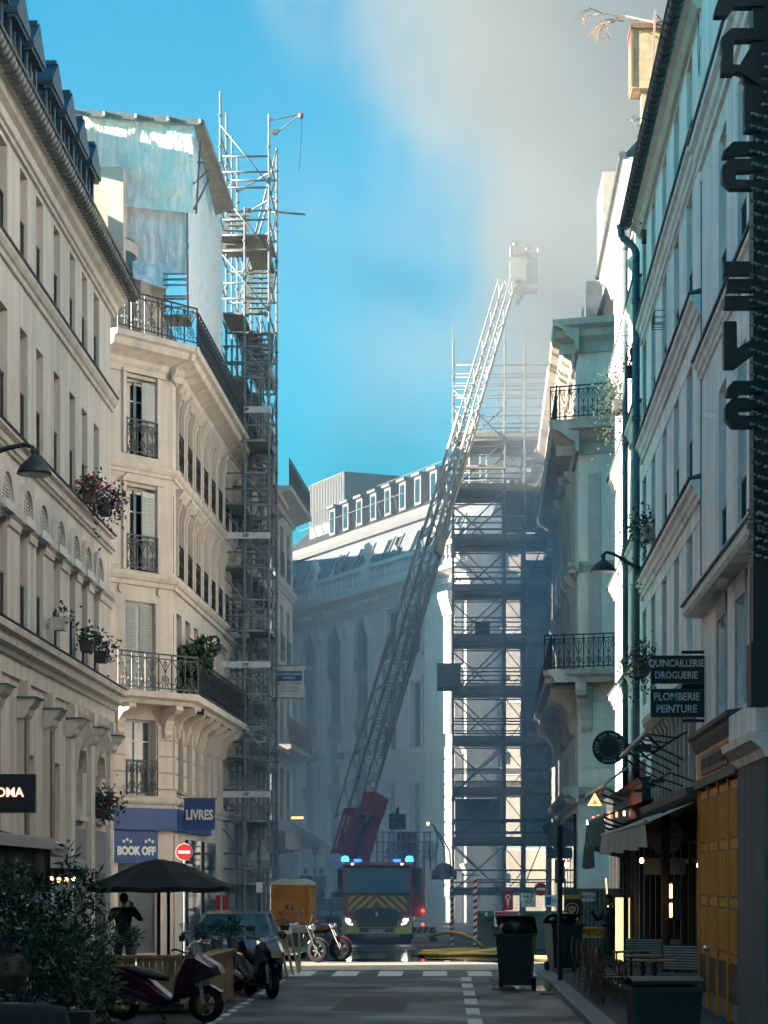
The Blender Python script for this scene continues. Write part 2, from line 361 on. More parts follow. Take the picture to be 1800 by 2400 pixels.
m = MB(); m.prism([(-.16,12.925),(.0,12.95),(0,12.99),(-.18,12.945)], 'x', 0, L+.13); m.prism([(-.10,9.84),(0,9.88),(0,9.93),(-.13,9.87)], 'x', 0, L+.1); m.prism([(-.34,6.41),(0,6.46),(0,6.5),(-.36,6.43)], 'x', 0, L+.2)
m.build('lead_flashing', LEAD, hA)
moulding(hA, 0, L+.1, 9.6, [(0,-.15),(.05,-.15),(.06,-.1),(.1,-.08),(.11,-.02),(.06,.0),(0,.02)], CREAMD)
moulding(hA, 0, L+.08, 9.84, [(0,-.05),(.09,-.05),(.09,-.004),(0,0)], CREAM)
moulding(hA, 0, L+.25, 6.4, [(0,-.75),(.05,-.75),(.05,-.46),(.10,-.44),(.12,-.36),(.22,-.30),(.24,-.16),(.32,-.12),(.33,-.004),(0,.0)], CREAMD, 'cornice')
moulding(hA, 0, L+.3, 15.3, [(0,-.50),(.06,-.50),(.07,-.44),(.12,-.42),(.14,-.28),(.24,-.22),(.28,-.12),(.36,-.08),(.38,-.01),(0,.1)], CREAMD, 'cornice')
# gutter with its seams
m = MB(); m.smooth = True
pr = [(.03-.13*0+.16*math.cos(R(a)), .16*math.sin(R(a))) for a in range(180, 361, 20)]
vs = []; fs = []; n = len(pr)
for x in (0, L+.35):
    for y, z in pr: vs.append((x, -.46+y, 15.36+z))
m.add(vs, [(i, i+1, i+1+n, i+n) for i in range(n-1)])
m.smooth = False
for k in range(80):
    x = 12+k*.245; m.path([(x, -.46+y*1.07, 15.36+z*1.07) for y, z in pr[::2]], .013, 3)
m.prism([(-.46+p[0], 15.36+p[1]) for p in pr], 'x', L+.34, L+.36)
m.tube((0, -.62, 15.37), (L+.35, -.62, 15.37), .025, 5)
m.build('gutter', ZINC, hA)
m = MB(); m.quad((13,-.36,15.32), (L+.3,-.36,15.32), (L+.3,2.2,20.4), (13,2.2,20.4)); m.quad((0,-.36,15.32),(13,-.36,15.32),(13,1.2,18.2),(0,1.2,18.2)); m.quad((13,2.2,20.4), (L+.3,2.2,20.4), (L+.3,5.5,22.3), (13,5.5,22.3)); m.quad((13,5.5,22.3), (L+.3,5.5,22.3), (L+.3,11,19.6), (13,11,19.6)); m.quad((0,1.2,18.2),(13,1.2,18.2),(13,11,17.6),(0,11,17.6)); m.quad((13,-.36,15.32),(13,2.2,20.4),(13,11,19.6),(13,1.2,18.2))
m.build('roof', SLATE, hA)
for k, d in enumerate((33.6, 35.4, 37.2, 38.9, 40.7, 42.5, 44.1, 46.2, 47.9, 49.5, 51.2)):
    e = d - 20; dm = MB()                                 # e = far edge of the pediment
    a, b = e-1.12, e-.10; y0 = .45
    dm.box(a, b, y0, 2.0, 15.75, 17.85); dm.prism([(a-.12,17.85),(b+.12,17.85),(b+.16,17.95),((a+b)/2,18.48),(a-.16,17.95)], 'y', y0-.20, 2.4)
    dm.box(a-.1, b+.1, y0-.16, y0-.001, 17.78, 17.849); dm.box(a-.04, a+.10, y0-.05, y0-.001, 15.8, 17.78); dm.box(b-.10, b+.04, y0-.05, y0-.001, 15.8, 17.78)
    dm.box((a+b)/2-.07, (a+b)/2+.07, y0-.16, 2.4, 18.44, 18.53)
    dd = dm.build('dormer', NAVYZ, hA); MB().box(a+.11, b-.11, y0-.02, y0-.002, 16.5, 17.74).build('pane', GLASS, dd); MB().box((a+b)/2-.03, (a+b)/2+.03, y0-.04, y0-.021, 16.5, 17.74).build('mullion', NAVYZ, dd)
# arched louvres and impost mouldings over the third-row windows
def half_ring(mb, c, z, r0, r1, y0, y1, n=12):
    mb.prism([(p[0], p[2]) for p in arc(c, z, r1, 180, 0, n)] + [(p[0], p[2]) for p in arc(c, z, r0, 0, 180, n)], 'y', y0, y1)
for u in A_COLS[3:]:
    c = u+.36; m = MB(); half_ring(m, c, 8.56, .50, .64, -.09, -.001); half_ring(m, c, 8.56, .42, .46, -.05, -.001)
    m.build('arch_moulding', CREAMD, hA)
    m = MB(); m.prism([(p[0], p[2]) for p in arc(c, 8.56, .40, 180, 0, 12)], 'y', -.03, -.002); m.box(c-.45, c+.45, -.14, -.002, 8.40, 8.56)
    lv = m.build('louvre_panel', PAINTW, hA); m = MB()
    for k in range(6):
        z = 8.60+k*.058; hw = math.sqrt(max(.0, .33**2-(z-8.56)**2))
        for s in (-1, 1): m.box(c+s*.04, c+s*max(.06, hw), -.036, -.031, z, z+.028)
    m.build('slot', BLACK, lv)
for i in range(len(A_COLS)-1):
    a, b = A_COLS[i]+.72, A_COLS[i+1]
    if b-a > .2: moulding(hA, a+.02, b-.10, 8.52, [(0,-.30),(.04,-.30),(.05,-.2),(.04,-.16),(.10,-.1),(.11,.02),(0,.04)], CREAMD, 'impost')
moulding(hA, A_COLS[-1]+.74, L+.1, 8.52, [(0,-.30),(.04,-.30),(.05,-.2),(.04,-.16),(.10,-.1),(.11,.02),(0,.04)], CREAMD, 'impost')
# ground storey: pilasters with capitals, fluted frieze
MARB = mat('brown_marble', (.22, .125, .095), .45, .3, 3)
for k, u in enumerate((14.7, 17.3, 19.95, 22.55, 25.05, 27.65, 30.3)):
    brown = k < 4
    m = MB(); m.box(u-.04, u+.44, -.10, -.002, .2, 4.98); p = m.build('pilaster', CREAM, hA)
    if brown: MB().box(u+.04, u+.36, -.14, -.101, 2.2, 4.96).build('marble_panel', MARB, p)
    MB().prism([(-.12,4.98),(-.17,5.04),(-.20,5.14),(-.28,5.22),(-.32,5.30),(-.34,5.33),(-.001,5.33),(-.001,4.98)], 'x', u-.12, u+.52).build('capital', CREAMD, p)
    MB().box(u-.16, u+.56, -.37, -.001, 5.331, 5.35).build('lead_flashing', LEAD, p)
    MB().box(u+.02, u+.38, -.16, -.002, 5.36, 5.64).build('bracket', CREAM, p)
fl = MB(); fl.box(0,.13,-.075,-.002,5.57,5.70); fl.lathe([(.05,0),(.07,.05),(.03,.09)], 6, (.065,-.05,5.48)); flm = fl.mesh('flute', CREAMD)
for i in range(26): link('flute', flm, hA, (25.2+i*.22, 0, 0))
for u in (26.48, 29.0):
    m = MB(); half_ring(m, u, 4.36, .58, .70, -.1, -.001); m.build('arch_moulding', CREAMD, hA); MB().prism([(-.002,4.80),(-.12,4.78),(-.18,4.95),(-.30,5.15),(-.26,5.32),(-.002,5.32)], 'x', u-.14, u+.14).build('keystone', CREAMD, hA); MB().box(u-.62, u+.62, -.14, -.002, 3.34, 3.45).build('sill', CREAMD, hA)
for u, w_ in ((20.6, 1.0), (23.4, 1.0)): moulding(hA, u-.1, u+w_+.05, 2.86, [(0,-.1),(.08,-.1),(.1,0),(0,.02)], CREAMD, 'sill')
MB().box(0, 25.2, -.03, -.002, .14, 2.75).build('plinth', mat('grey_blue_paint', (.22,.24,.26), .8), hA)
for a, b in ((25.6, 27.3), (28.2, 30.1)): 
    MB().box(a, b, -.035, -.003, .14, 3.2).build('shop_panel', mat('grey_blue_paint', (.22,.24,.26), .8), hA)
    MB().box(a+.3, b-.3, -.06, -.036, .3, 2.3).build('door', mat('dark_door', (.05,.06,.07), .5), hA)
# flower boxes hung in its windows
def flowerbox(name, label, p, hw, fl, n=90, pot=(.10,.07,.05), drop=.25, seed=3, wide=.35, rad=.26, zr=1.0):
    rnd = random.Random(seed); t = thing(name, label, 'flower box' if 'box' in name else 'plant', p)
    MB().prism([(-.10,-.12),(.10,-.12),(.14,.12),(-.14,.12)], 'y', -wide/2, wide/2).build('planter', mat('pot_%d' % seed, pot, .8), t)
    m = MB(); q = MB()
    for i in range(n*3):
        c = Vector((rnd.gauss(.05,rad*.6), rnd.gauss(0,wide*.5), .12+rnd.gauss(.1,rad*.5)*zr - (rnd.random() < .25)*rnd.random()*drop)); 
        a = Vector((rnd.uniform(-1,1), rnd.uniform(-1,1), rnd.uniform(-1,1))).normalized()*.055; b = a.orthogonal().normalized()*.03
        (q if (fl and i % 3 == 0 and c.z > .05) else m).add([c-a, c+b, c+a, c-b], [(0,1,2,3)])
    m.build('foliage', LEAFD, t)
    if fl and q.f: q.build('blossoms', mat('blossom_%d' % seed, fl, .7, .35, 20), t)
    return t
flowerbox('flower_box', 'window box of coral red geraniums high on the cream house, nearer of two', P(209, 1165, 46.2), .4, (.55,.10,.12), seed=5)
flowerbox('flower_box', 'window box of pink and mauve geraniums at the far end of the cream house', P(246, 1195, 47.8), .4, (.50,.14,.32), seed=6, n=120, rad=.32, drop=.5)
flowerbox('flower_box', 'brown wicker window box with a leafy green plant on the cream house', P(203, 1515, 46.0), .35, None, seed=8, pot=(.09,.06,.06), n=40)
flowerbox('flower_box', 'window box with a grey withered hanging plant beside the balcony corner', P(238, 1540, 47.8), .35, None, seed=9, pot=(.07,.06,.06), n=40, drop=.6)
flowerbox('flower_box', 'pale plaster planter with sparse sprigs jutting from a cream house window', P(141, 1463, 43.0), .35, None, seed=10, pot=(.6,.56,.5), n=14)
flowerbox('flower_box', 'dark red flowering window box above the blue bookshop front', P(238, 1905, 48.6), .5, (.22,.03,.07), seed=12, n=130, rad=.33, drop=.2)
# houses behind the camera, on both sides
def plain_house(name, label, p, rz, Ln, top, m_):
    t = thing(name, label, 'house', p, rz); ops = [(1.2+2.2*i, 2.2+2.2*i, v, v+2) for i in range(int(Ln/2.2)-1) for v in (4.2,7.3,10.4,13.5) if v+2.2 < top]
    wall(MB(), 0, Ln, 0, top, ops, .25).build('wall', m_, t)
    for o in ops[::1]: window(t, o[0], o[2], 1.0, 2.0, .25)
    MB().box(0,Ln,.26,10,0,top-.01).build('block', m_, t); MB().prism([(-.3,top),(10,top),(7,top+3),(2,top+3)],'x',0,Ln).build('roof', SLATE, t); moulding(t,0,Ln,top,sc_prof(CORN,1.4),m_,'cornice'); return t
plain_house('plain_house', 'plain cream house before the left edge of the view', (-7.5,-9,0), R(90), 28.5, 15.5, CREAM)
plain_house('plain_house', 'plain white house before the right edge of the view', (4.1,19.8,0), R(-90.3), 28, 16.0, WHITEW)
# ================================================================ corner building with the bookshop
CX, CY = -7.41, 61.8
hB = thing('corner_building', 'warm stone corner building with scrolled iron balconies above the blue bookshop', 'building', (CX, CY, 0))
AF = math.atan2(1.8, 1.49); AS = R(90-1.41)
ff = (hB, (-8.9-CX, 60-CY), AF); fs_ = (hB, (0, 0), AS)
LF, LS = 2.337, 26.0
fo = [(.62,1.72,4.42,6.45), (.62,1.72,7.2,9.6), (.62,1.72,10.42,12.65), (.62,1.72,13.5,15.55), (.35,1.75,.2,3.0)]
wall(MB(), 0, LF, 0, 16.3, fo, .28).build('wall', STONE, ff)
BC = [.75+1.75*i for i in range(14)]; so = []
for u in BC: so += [(u,u+1.0,4.42,6.45), (u,u+1.0,7.2,9.5), (u,u+1.0,10.42,12.5), (u,u+1.0,13.5,15.4)]
wall(MB(), 0, LS, 0, 16.3, so, .28).build('wall', STONE, fs_)
MB().quad((-12,0,0),(0,0,0),(0,0,20),(-12,0,20)).build('side_wall', STONE, (hB, (-8.9-CX, 60-CY), R(2)))
gs = guard(1.1, .95, -.06, 'scroll'); gs2 = guard(1.0, .95, -.05, 'scroll')
for o in fo[:1] + fo[2:4]: window(ff, o[0], o[2], 1.1, round(o[3]-o[2],2), .28, gs, GLASSL if o[2] < 5 else GLASS)
m = MB(); m.box(.62,1.72,.14,.2,7.2,9.6); sh = m.build('closed_shutter', SHUT, ff)
m = MB()
for k in range(2):
    for i in range(38): z = 7.3+i*.059; x = .68+k*.54; m.prism([(.08,z),(.135,z+.02),(.135,z+.035),(.08,z+.015)], 'x', x, x+.44)
m.build('slat', SHUT, sh)
for o in fo[2:4]:
    m = MB(); m.box(1.24, 1.70, .02, .06, o[2]+.05, o[3]-.1)
    for i in range(28): z = o[2]+.15+i*.067; m.prism([(-.02,z),(.019,z+.02),(.019,z+.035),(-.02,z+.015)], 'x', 1.29, 1.65)
    m.build('open_shutter', SHUT, ff)
    m = MB(); m.box(.50,.61,-.06,-.001,o[2],o[3]+.1); m.box(1.73,1.84,-.06,-.001,o[2],o[3]+.1); m.box(.44,1.9,-.12,-.001,o[3]+.1,o[3]+.2); m.prism([(.5,o[3]+.2),(1.84,o[3]+.2),(1.7,o[3]+.32),(.64,o[3]+.32)],'y',-.05,-.001); m.build('window_surround', STONEL, ff)
for u in BC:
    for v, h in ((4.42,2.03),(7.2,2.3),(10.42,2.08),(13.5,1.9)): window(fs_, u, v, 1.0, h, .28, gs2 if v > 8 else None)
    for v in (12.5, 15.4):
        m = MB(); m.box(u-.14,u-.02,-.07,-.001,v-2,v+.1); m.box(u+1.02,u+1.14,-.07,-.001,v-2,v+.1); m.prism([(-.001,v+.1),(-.08,v+.1),(-.20,v+.28),(-.22,v+.36),(-.001,v+.36)],'x',u-.2,u+1.2); m.prism([(-.001,v-.35),(-.07,v-.35),(-.16,v-.05),(-.18,v+.10),(-.001,v+.10)],'x',u-.15,u-.03); m.prism([(-.001,v-.35),(-.07,v-.35),(-.16,v-.05),(-.18,v+.10),(-.001,v+.10)],'x',u+1.03,u+1.15); m.build('window_surround', STONEL, fs_)
for fr, l in ((ff, LF+.06), (fs_, LS)):
    for v, p in ((4.35, sc_prof(BAND, 1.0)), (10.35, sc_prof(BAND, 1.25)), (13.25, sc_prof(BAND, 1.0))): moulding(fr, -.06, l, v, p, STONEL)
    moulding(fr, -.3, l+.25, 16.5, [(0,-.85),(.06,-.85),(.07,-.7),(.14,-.62),(.16,-.5),(.40,-.36),(.55,-.30),(.58,-.12),(.70,-.08),(.72,.06),(0,.08)], STONEL, 'cornice')
    moulding(fr, -.2, l+.2, 7.12, [(0,-.28),(.55,-.28),(.60,-.18),(.72,-.12),(.74,.04),(0,.06)], STONEL, 'balcony_slab')
    for v in (4.62, 5.06, 5.50, 5.94): 
        for a, b in (((.02,.58),(1.76,LF-.02)) if fr is ff else [(u+1.03,u+1.72) for u in BC[:4]] + [(.03,.72)]): MB().box(a, b, -.045, -.001, v, v+.40).build('rusticated_block', STONE, fr)
    for v in (8.2, 11.4):
        MB().box(.06, .30, -.03, -.001, v-.9, v+1.2).build('pilaster_panel', STONEL, fr)
# scrolled balconies: panels set round the corner
def panels(fr, u0, u1, v, h, out, step=.84):
    n = max(1, round((u1-u0)/step)); g = guard(round((u1-u0)/n, 4), h, 0, 'scroll')
    for i in range(n): link('railing_panel', g, fr, (u0+(u1-u0)*i/n, -out, v))
panels(ff, -.25, LF+.28, 7.18, 1.0, .68); panels(fs_, .30, 12.0, 7.18, 1.0, .68)
panels(ff, -.25, LF+.28, 16.6, 1.02, .66); panels(fs_, .30, 15.0, 16.6, 1.02, .66)
CONS = [(-.001,6.05),(-.10,6.0),(-.16,6.08),(-.14,6.2),(-.20,6.45),(-.36,6.60),(-.52,6.64),(-.60,6.72),(-.58,6.83),(-.001,6.83)]
for fr, us in ((ff, (.22, 1.92)), (fs_, [.25+1.75*i for i in range(8)])):
    for u in us: MB().prism(CONS, 'x', u, u+.24).build('console', STONEL, fr)
for u, v in ((.45,9.9),(1.85,9.9)): 
    m = MB(); m.lathe([(.12,0),(.12,.03),(.07,.05),(.03,.04)], 14, (u,-.05,v), 'y'); m.build('medallion', STONEL, ff)
# attic and roof
m = MB(); wall(m, -.6, LF+.6, 16.5, 19.6, [(.7,1.7,17.0,18.9)], .2, .9); m.build('attic_wall', STONE, ff)
window(ff, .7, 17.0, 1.0, 1.9, 1.1)
m = MB(); half_ring(m, 1.2, 18.55, .55, .85, .55, 1.0); m.box(.3,.68,.6,.9,16.55,18.6); m.box(1.72,2.1,.6,.9,16.55,18.6); m.build('dormer_surround', STONEL, ff)
MB().prism([(p[0], p[2]) for p in arc(1.2, 18.55, .92, 180, 0, 10)], 'y', .62, 2.5).build('dormer_roof', NAVYZ, ff)
MB().quad((0,.9,16.5),(LS,.9,16.5),(LS,2.4,21.0),(0,2.4,21.0)).build('roof', SLATE, fs_)
MB().quad((-.6,1.0,19.6),(LF+.6,1.0,19.6),(LF,2.5,22.0),(0,2.5,22.0)).build('roof', SLATE, ff)
MB().box(-4,-1.2,-1.0,1.2,16.3,21.2).build('chimney_wall', STONE, hB)
MB().box(-2.9,-2.4,-1.6,2,21.2,22.4).build('chimney', STONE, hB)
# bookshop front
for fr, a, b in ((ff, -.05, LF+.02), (fs_, .02, 7.0)): MB().box(a, b, -.16, -.002, 3.5, 4.08).build('fascia', BLUE, fr)
MB().box(.35,1.75,.10,.14,.2,3.0).build('shop_window', GLASSL, ff)
sg = MB().box(.12,1.70,-.10,-.003,2.62,3.46).build('shop_sign', BLUE, ff)
bo = text('BOOK OFF', .30, WHITEP, sg, (.91,-.11,2.93), bold=.016, sx=.93)
m = MB()
for cx_ in (.36,.62,.40,.58,.49, 1.28,1.54,1.32,1.50,1.41): pass
for cx_ in (.58, 1.37):
    for a in (40, 90, 140): m.lathe([(.045,0),(.045,.012)], 10, (cx_+.16*math.cos(R(a)), -.122, 3.10+.14*math.sin(R(a))), 'y')
m.lathe([(.03,0),(.03,.012)], 8, (.935,-.122,2.95), 'y')
m.build('logo_dots', WHITEP, sg)
for u in (2.4, 5.9): 
    MB().box(u, u+2.6, -.10, -.003, .3, 3.3).build('shop_window', GLASS, fs_)
MB().box(.03, 1.9, -.06, -.003, .1, 3.4).build('pillar_facing', STONE, fs_)
lv = thing('projecting_sign', 'square blue shop sign reading LIVRES jutting out beside the bookshop fascia', 'sign', P(468, 1945, 62.6))
MB().box(-.42,.42,-.06,.06,0,.84).build('sign_box', BLUE, lv)
MB().box(-.46,.46,-.075,.075,.84,.88).build('sign_cap', LEAD, lv)
text('LIVRES', .37, WHITEP, lv, (0,-.067,.40), bold=.012, sx=.70)
MB().tube((-.4,0,.93),(-.9,.6,1.1),.02,6).build('bracket', IRON, lv)
# ================================================================ farther house on the left, and an added shading block behind it
hC = thing('balcony_house', 'smoky far left house with iron balconies behind the stair scaffold', 'house', (-6.75, 88.1, 0))
fc = (hC, (0, 0), R(87.6)); LC = 7.5; co = []
for i in range(3): 
    u = .7+2.3*i; co += [(u,u+1.1,4.6,6.7), (u,u+1.1,7.7,10.0), (u,u+1.1,11.0,13.2), (u,u+1.1,14.4,16.4)]
wall(MB(), 0, LC, 0, 17.2, co, .3).build('wall', GREY, fc)
gc = guard(1.1, 1.0, -.05, 'scroll')
for o in co: window(fc, o[0], o[2], 1.1, round(o[3]-o[2],2), .3, gc if o[2] > 9 else None)
MB().quad((0,0,0),(12,0,0),(12,0,17.2),(0,0,17.2)).build('end_wall', GREY, (hC, (.31, 7.49), R(180)))
MB().quad((0,0,0),(-12,0,0),(-12,0,17.2),(0,0,17.2)).build('near_end_wall', GREY, (hC, (0,0), R(0)))
for v in (4.3, 10.8, 14.1): moulding(fc, 0, LC+.1, v, sc_prof(BAND, 1.3), GREY)
for v in (7.4, 17.4): moulding(fc, 0, LC+.3, v, [(0,-.5),(.08,-.5),(.12,-.35),(.5,-.2),(.75,-.12),(.78,.04),(0,.06)], GREY, 'balcony_slab' if v < 10 else 'cornice')
panels(fc, 0, LC+.2, 7.46, 1.05, .7); panels(fc, 0, LC+.2, 17.46, 1.05, .7)
m = MB(); m.quad((0,.5,17.4),(LC,.5,17.4),(LC,1.8,21.0),(0,1.8,21.0)); m.quad((0,1.8,21.0),(LC,1.8,21.0),(LC,6,22.2),(0,6,22.2)); m.quad((LC,.5,17.4),(LC,12,17.4),(LC,6,22.2),(LC,1.8,21)); m.build('roof', SLATE, fc)
for i in range(3): MB().box(.6+2.4*i, 1.7+2.4*i, .55, 2.2, 18.0, 20.2).build('dormer', ZINC, fc)
MB().box(.2, LC-.2, -.5, -.002, 3.4, 4.1).build('shop_fascia', mat('dark_green_paint',(.02,.05,.045),.5), fc)
for i in range(3): MB().box(.2+2.4*i, 2.4+2.4*i, -.25, -.003, .2, 3.3).build('shop_window', GLASS, fc)
hD = thing('shade_block', 'unseen pale house block added behind the left street corner to shade the palace', 'building', (-9.6, 110.2, 0))  # unseen block, added to keep the sun off the palace facade
wall(MB(), 0, 26, 0, 19, [(1.5+3*i,2.7+3*i,v,v+2.1) for i in range(8) for v in (4.5,8,11.5,15)], .25).build('wall', STONE, (hD, (0,0), R(90)))
MB().box(-10, -.001, 0, 26, 0, 19).build('block', STONE, hD); MB().box(-10, 1.4, -14.4, -6.6, 0, 20).build('shade_side_block', STONE, hD); MB().prism([(-10,19),(0.3,19),(-1.5,21.8),(-8,21.8)], 'y', -.2, 26).build('roof', SLATE, hD)  # the side block is added too, to narrow the sun beam
# ================================================================ far curved stone palace at the end of the street
hF = thing('stone_palace', 'large pale stone building with mansard roof and balustrade closing the end of the street', 'building', (-12, 138.2, 0))
AFar = math.atan2(-16, 7.7); fF = (hF, (0, 0), AFar); LFa = 30.0
PALE = mat('pale_limestone', (.60, .59, .58), .9, .10, .8, .1, streak=.22)
PALED = mat('pale_limestone_trim', (.66, .64, .62), .9, .10, 1.5, .1, streak=.25)
arches = [(5.1,7.4), (8.78,11.06), (12.5,14.8), (16.2,18.5)]
fo2 = [(a,b,4.2,16.4,1) for a, b in arches] + [(20.6,21.9,13.8,16.2),(23.6,24.9,13.8,16.2),(20.6,21.9,9.0,12.3),(23.6,24.9,9.0,12.3),(20.6,21.8,3.2,7.2),(23.6,24.8,3.2,7.2),(1.2,3.4,4.2,16.4,1)]
wall(MB(), 0, LFa, 0, 17.0, fo2, .26).build('wall', PALE, fF)
for o in fo2:
    wd, ht = round(o[1]-o[0],2), round(o[3]-o[2],2)
    window(fF, o[0], o[2], wd, ht, .26, glass=mat('dull_dark_glass',(.008,.012,.016),.6,.3,spec=.05), arch=len(o) > 4, frame=mat('dark_bronze',(.018,.022,.026),.7), bars=5 if ht > 5 else 1)
    if ht > 5:
        for v in (13.6, 10.2, 6.9):
            c = (o[0]+o[1])/2; m = MB(); h = wd/2
            m.add([(c-h,.2,v-.2),(c-h*.6,-.2,v),(c+h*.6,-.2,v),(c+h,.2,v-.2),(c-h,.2,v+.7),(c-h*.6,-.2,v+.55),(c+h*.6,-.2,v+.55),(c+h,.2,v+.7),(c-.2,.2,v-.9),(c+.2,.2,v-.9)],
                  [(0,1,5,4),(1,2,6,5),(2,3,7,6),(4,5,6,7),(0,8,1),(1,8,9,2),(2,9,3)]); m.build('bow_spandrel', mat('dark_bronze',(.018,.022,.026),.7), fF)
    else:
        m = MB(); m.box(o[0]-.2,o[0]-.02,-.10,-.001,o[2],o[3]+.15); m.box(o[1]+.02,o[1]+.2,-.10,-.001,o[2],o[3]+.15); m.box(o[0]-.3,o[1]+.3,-.22,-.001,o[3]+.15,o[3]+.32); m.box(o[0]-.25,o[1]+.25,-.2,-.001,o[2]-.2,o[2]-.02); m.build('window_surround', PALED, fF)
for k, u in enumerate((.2, 4.2, 8.1, 11.75, 15.45, 19.1)):
    m = MB(); m.box(u-.42,u+.42,-.30,-.001,9.7,15.3); m.box(u-.55,u+.55,-.42,-.001,9.2,9.7); m.prism([(-.001,15.3),(-.32,15.3),(-.5,16.0),(-.52,16.2),(-.001,16.2)],'x',u-.55,u+.55); m.box(u-.5,u+.5,-.36,-.001,3.0,8.6); m.box(u-.6,u+.6,-.5,-.001,8.6,8.8); m.box(u-.6,u+.6,-.5,-.001,.1,1.2)
    for j in range(3): m.box(u-.30+.22*j, u-.14+.22*j, -.36, -.301, 9.9, 15.2)
    m.build('pilaster', PALED, fF)
m = MB(); m.box(26.2,29.6,-.45,-.001,0.1,16.4); pq = m.build('corner_pier', PALED, fF)
for i in range(12): MB().box(26.35,29.45,-.52,-.452,1.4+i*.62,1.92+i*.62).build('quoin', PALED, fF)
MB().box(26.5,29.3,-.56,-.452,9.4,15.2).build('pier_shaft', PALED, fF)
MB().prism([(-.45,15.2),(-.6,15.2),(-.85,16.1),(-.85,16.35),(-.45,16.35)],'x',26.2,29.6).build('capital', PALED, fF)
for v, p in ((8.9, sc_prof(BAND, 2.0)), (3.0, sc_prof(BAND, 1.6)), (12.7, sc_prof(BAND, .8))): moulding(fF, 19.4, LFa+.2, v, p, PALED)
moulding(fF, 0, LFa+.6, 17.5, [(0,-.9),(.1,-.9),(.14,-.6),(.3,-.5),(.34,-.3),(.7,-.15),(.9,-.08),(.95,.12),(0,.2)], PALED, 'cornice')
dn = MB().box(0,.22,-.42,-.30,16.86,17.1).mesh('dentil', PALED)
for i in range(62): link('dentil', dn, fF, (.1+.48*i, 0, 0))
bl = MB(); bl.smooth = True; bl.lathe([(.10,0),(.10,.08),(.05,.14),(.12,.36),(.06,.62),(.09,.68),(.09,.72)], 8, (0,-.45,17.95)); bm_ = bl.mesh('baluster', PALED)
MB().box(0,LFa+.5,-.62,-.28,17.72,17.93).build('balustrade_base', PALED, fF); MB().box(0,LFa+.5,-.62,-.28,18.68,18.90).build('balustrade_rail', PALED, fF)
for i in range(70):
    u = .3+.43*i
    if any(abs(u-q) < .5 for q in (4.2,11.75,19.1,27.9)): continue
    link('baluster', bm_, fF, (u, 0, 0))
for k, u in enumerate((4.2, 11.75, 19.1, 27.9)):
    MB().box(u-.45,u+.45,-.68,-.22,17.931,18.98).build('pedestal', PALED, fF)
    m = MB(); m.smooth = True; m.lathe([(.16,0),(.18,.1),(.08,.2),(.30,.5),(.34,.7),(.2,.82),(.22,.95),(.1,1.1),(.03,1.2)], 10, (u,-.45,18.98)); m.build('urn', PALED, fF)
# mansard: lower slate slope with paired windows, upper zinc slope with seams and small dormers
MB().quad((0,.2,17.6),(LFa,.2,17.6),(LFa,1.9,21.3),(0,1.9,21.3)).build('mansard_slope', mat('grey_slate', (.15,.17,.19), .7, .2, 4), fF)
moulding((hF, (0,0), AFar), 0, LFa, 21.5, [(-1.9,-.35),(-1.6,-.3),(-1.5,-.05),(-1.42,.25),(-2.1,.35)], ZINCL, 'roof_roll')
MB().quad((0,1.9,21.75),(LFa,1.9,21.75),(LFa,4.8,24.2),(0,4.8,24.2)).build('zinc_slope', ZINCL, fF)
MB().quad((0,4.8,24.2),(LFa,4.8,24.2),(LFa,14,24.6),(0,14,24.6)).build('roof_top', ZINCL, fF)
sm_ = MB().bar((0,1.88,21.78),(0,4.78,24.23),.07,.10,(1,0,0)).mesh('roof_seam', ZINCL)
for i in range(60): link('roof_seam', sm_, fF, (.25+.5*i,0,0))
for i in range(7):
    for k in range(2):
        u = 2.4+3.75*i+k*1.15; m = MB()
        q = lambda du, v: (u+du, .2+(v-17.6)*.46-.03, v)
        m.add([q(0,18.3), q(.72,18.3), q(.72,20.6), q(0,20.6)], [(0,1,2,3)]); wn = m.build('roof_window', GLASS, fF)
        m = MB()
        for a, b in ((q(0,18.3),q(0,20.6)), (q(.72,18.3),q(.72,20.6)), (q(-.06,18.25),q(.78,18.25)), (q(-.06,20.65),q(.78,20.65))): m.bar(a, b, .10, .12)
        m.build('frame', ZINCL, wn)
    m = MB(); m.lathe([(.34,0),(.34,.12),(.22,.14),(.2,.1)], 12, (2.05+3.75*i+2.45, .9, 19.7), 'y'); m.build('round_vent', ZINCL, fF)
for i in range(11):
    u = 7.6+1.95*i; m = MB(); m.box(u,u+.85,2.15,4.6,22.2,23.75); m.box(u-.1,u+.95,2.0,4.6,23.751,23.9); dmr = m.build('dormer', ZINCL, fF)
    MB().box(u+.18,u+.67,2.12,2.149,22.35,23.55).build('pane', GLASS, dmr)
m = MB()
for i in range(26): m.tube((i*1.15,4.9,24.2),(i*1.15,4.9,25.2),.025,4)
for v in (24.7,25.2): m.tube((0,4.9,v),(29,4.9,v),.022,4)
for i in range(14): m.tube((3+i*1.15,2.4,22.2),(3+i*1.15,2.1,23.1),.022,4)
m.tube((3,2.1,23.1),(18,2.1,23.1),.022,4); m.build('roof_railing', STEEL, fF)
pc = MB().box(2.5,7.8,3.0,8.0,22.6,26.0).build('plant_room', mat('ribbed_zinc',(.20,.21,.22),.6,.1), fF)
for i in range(22): MB().box(2.55+i*.24,2.65+i*.24,2.95,2.999,23.4,25.95).build('rib', ZINCL, pc)
MB().tube((25.4,4,24.0),(25.4,4,27.6),.022,5).build('antenna', IRON, fF)
MB().quad((0,0,0),(12,0,0),(12,0,20),(0,0,20)).build('end_wall', PALE, (hF, (.4337*30,-.901*30), R(25)))
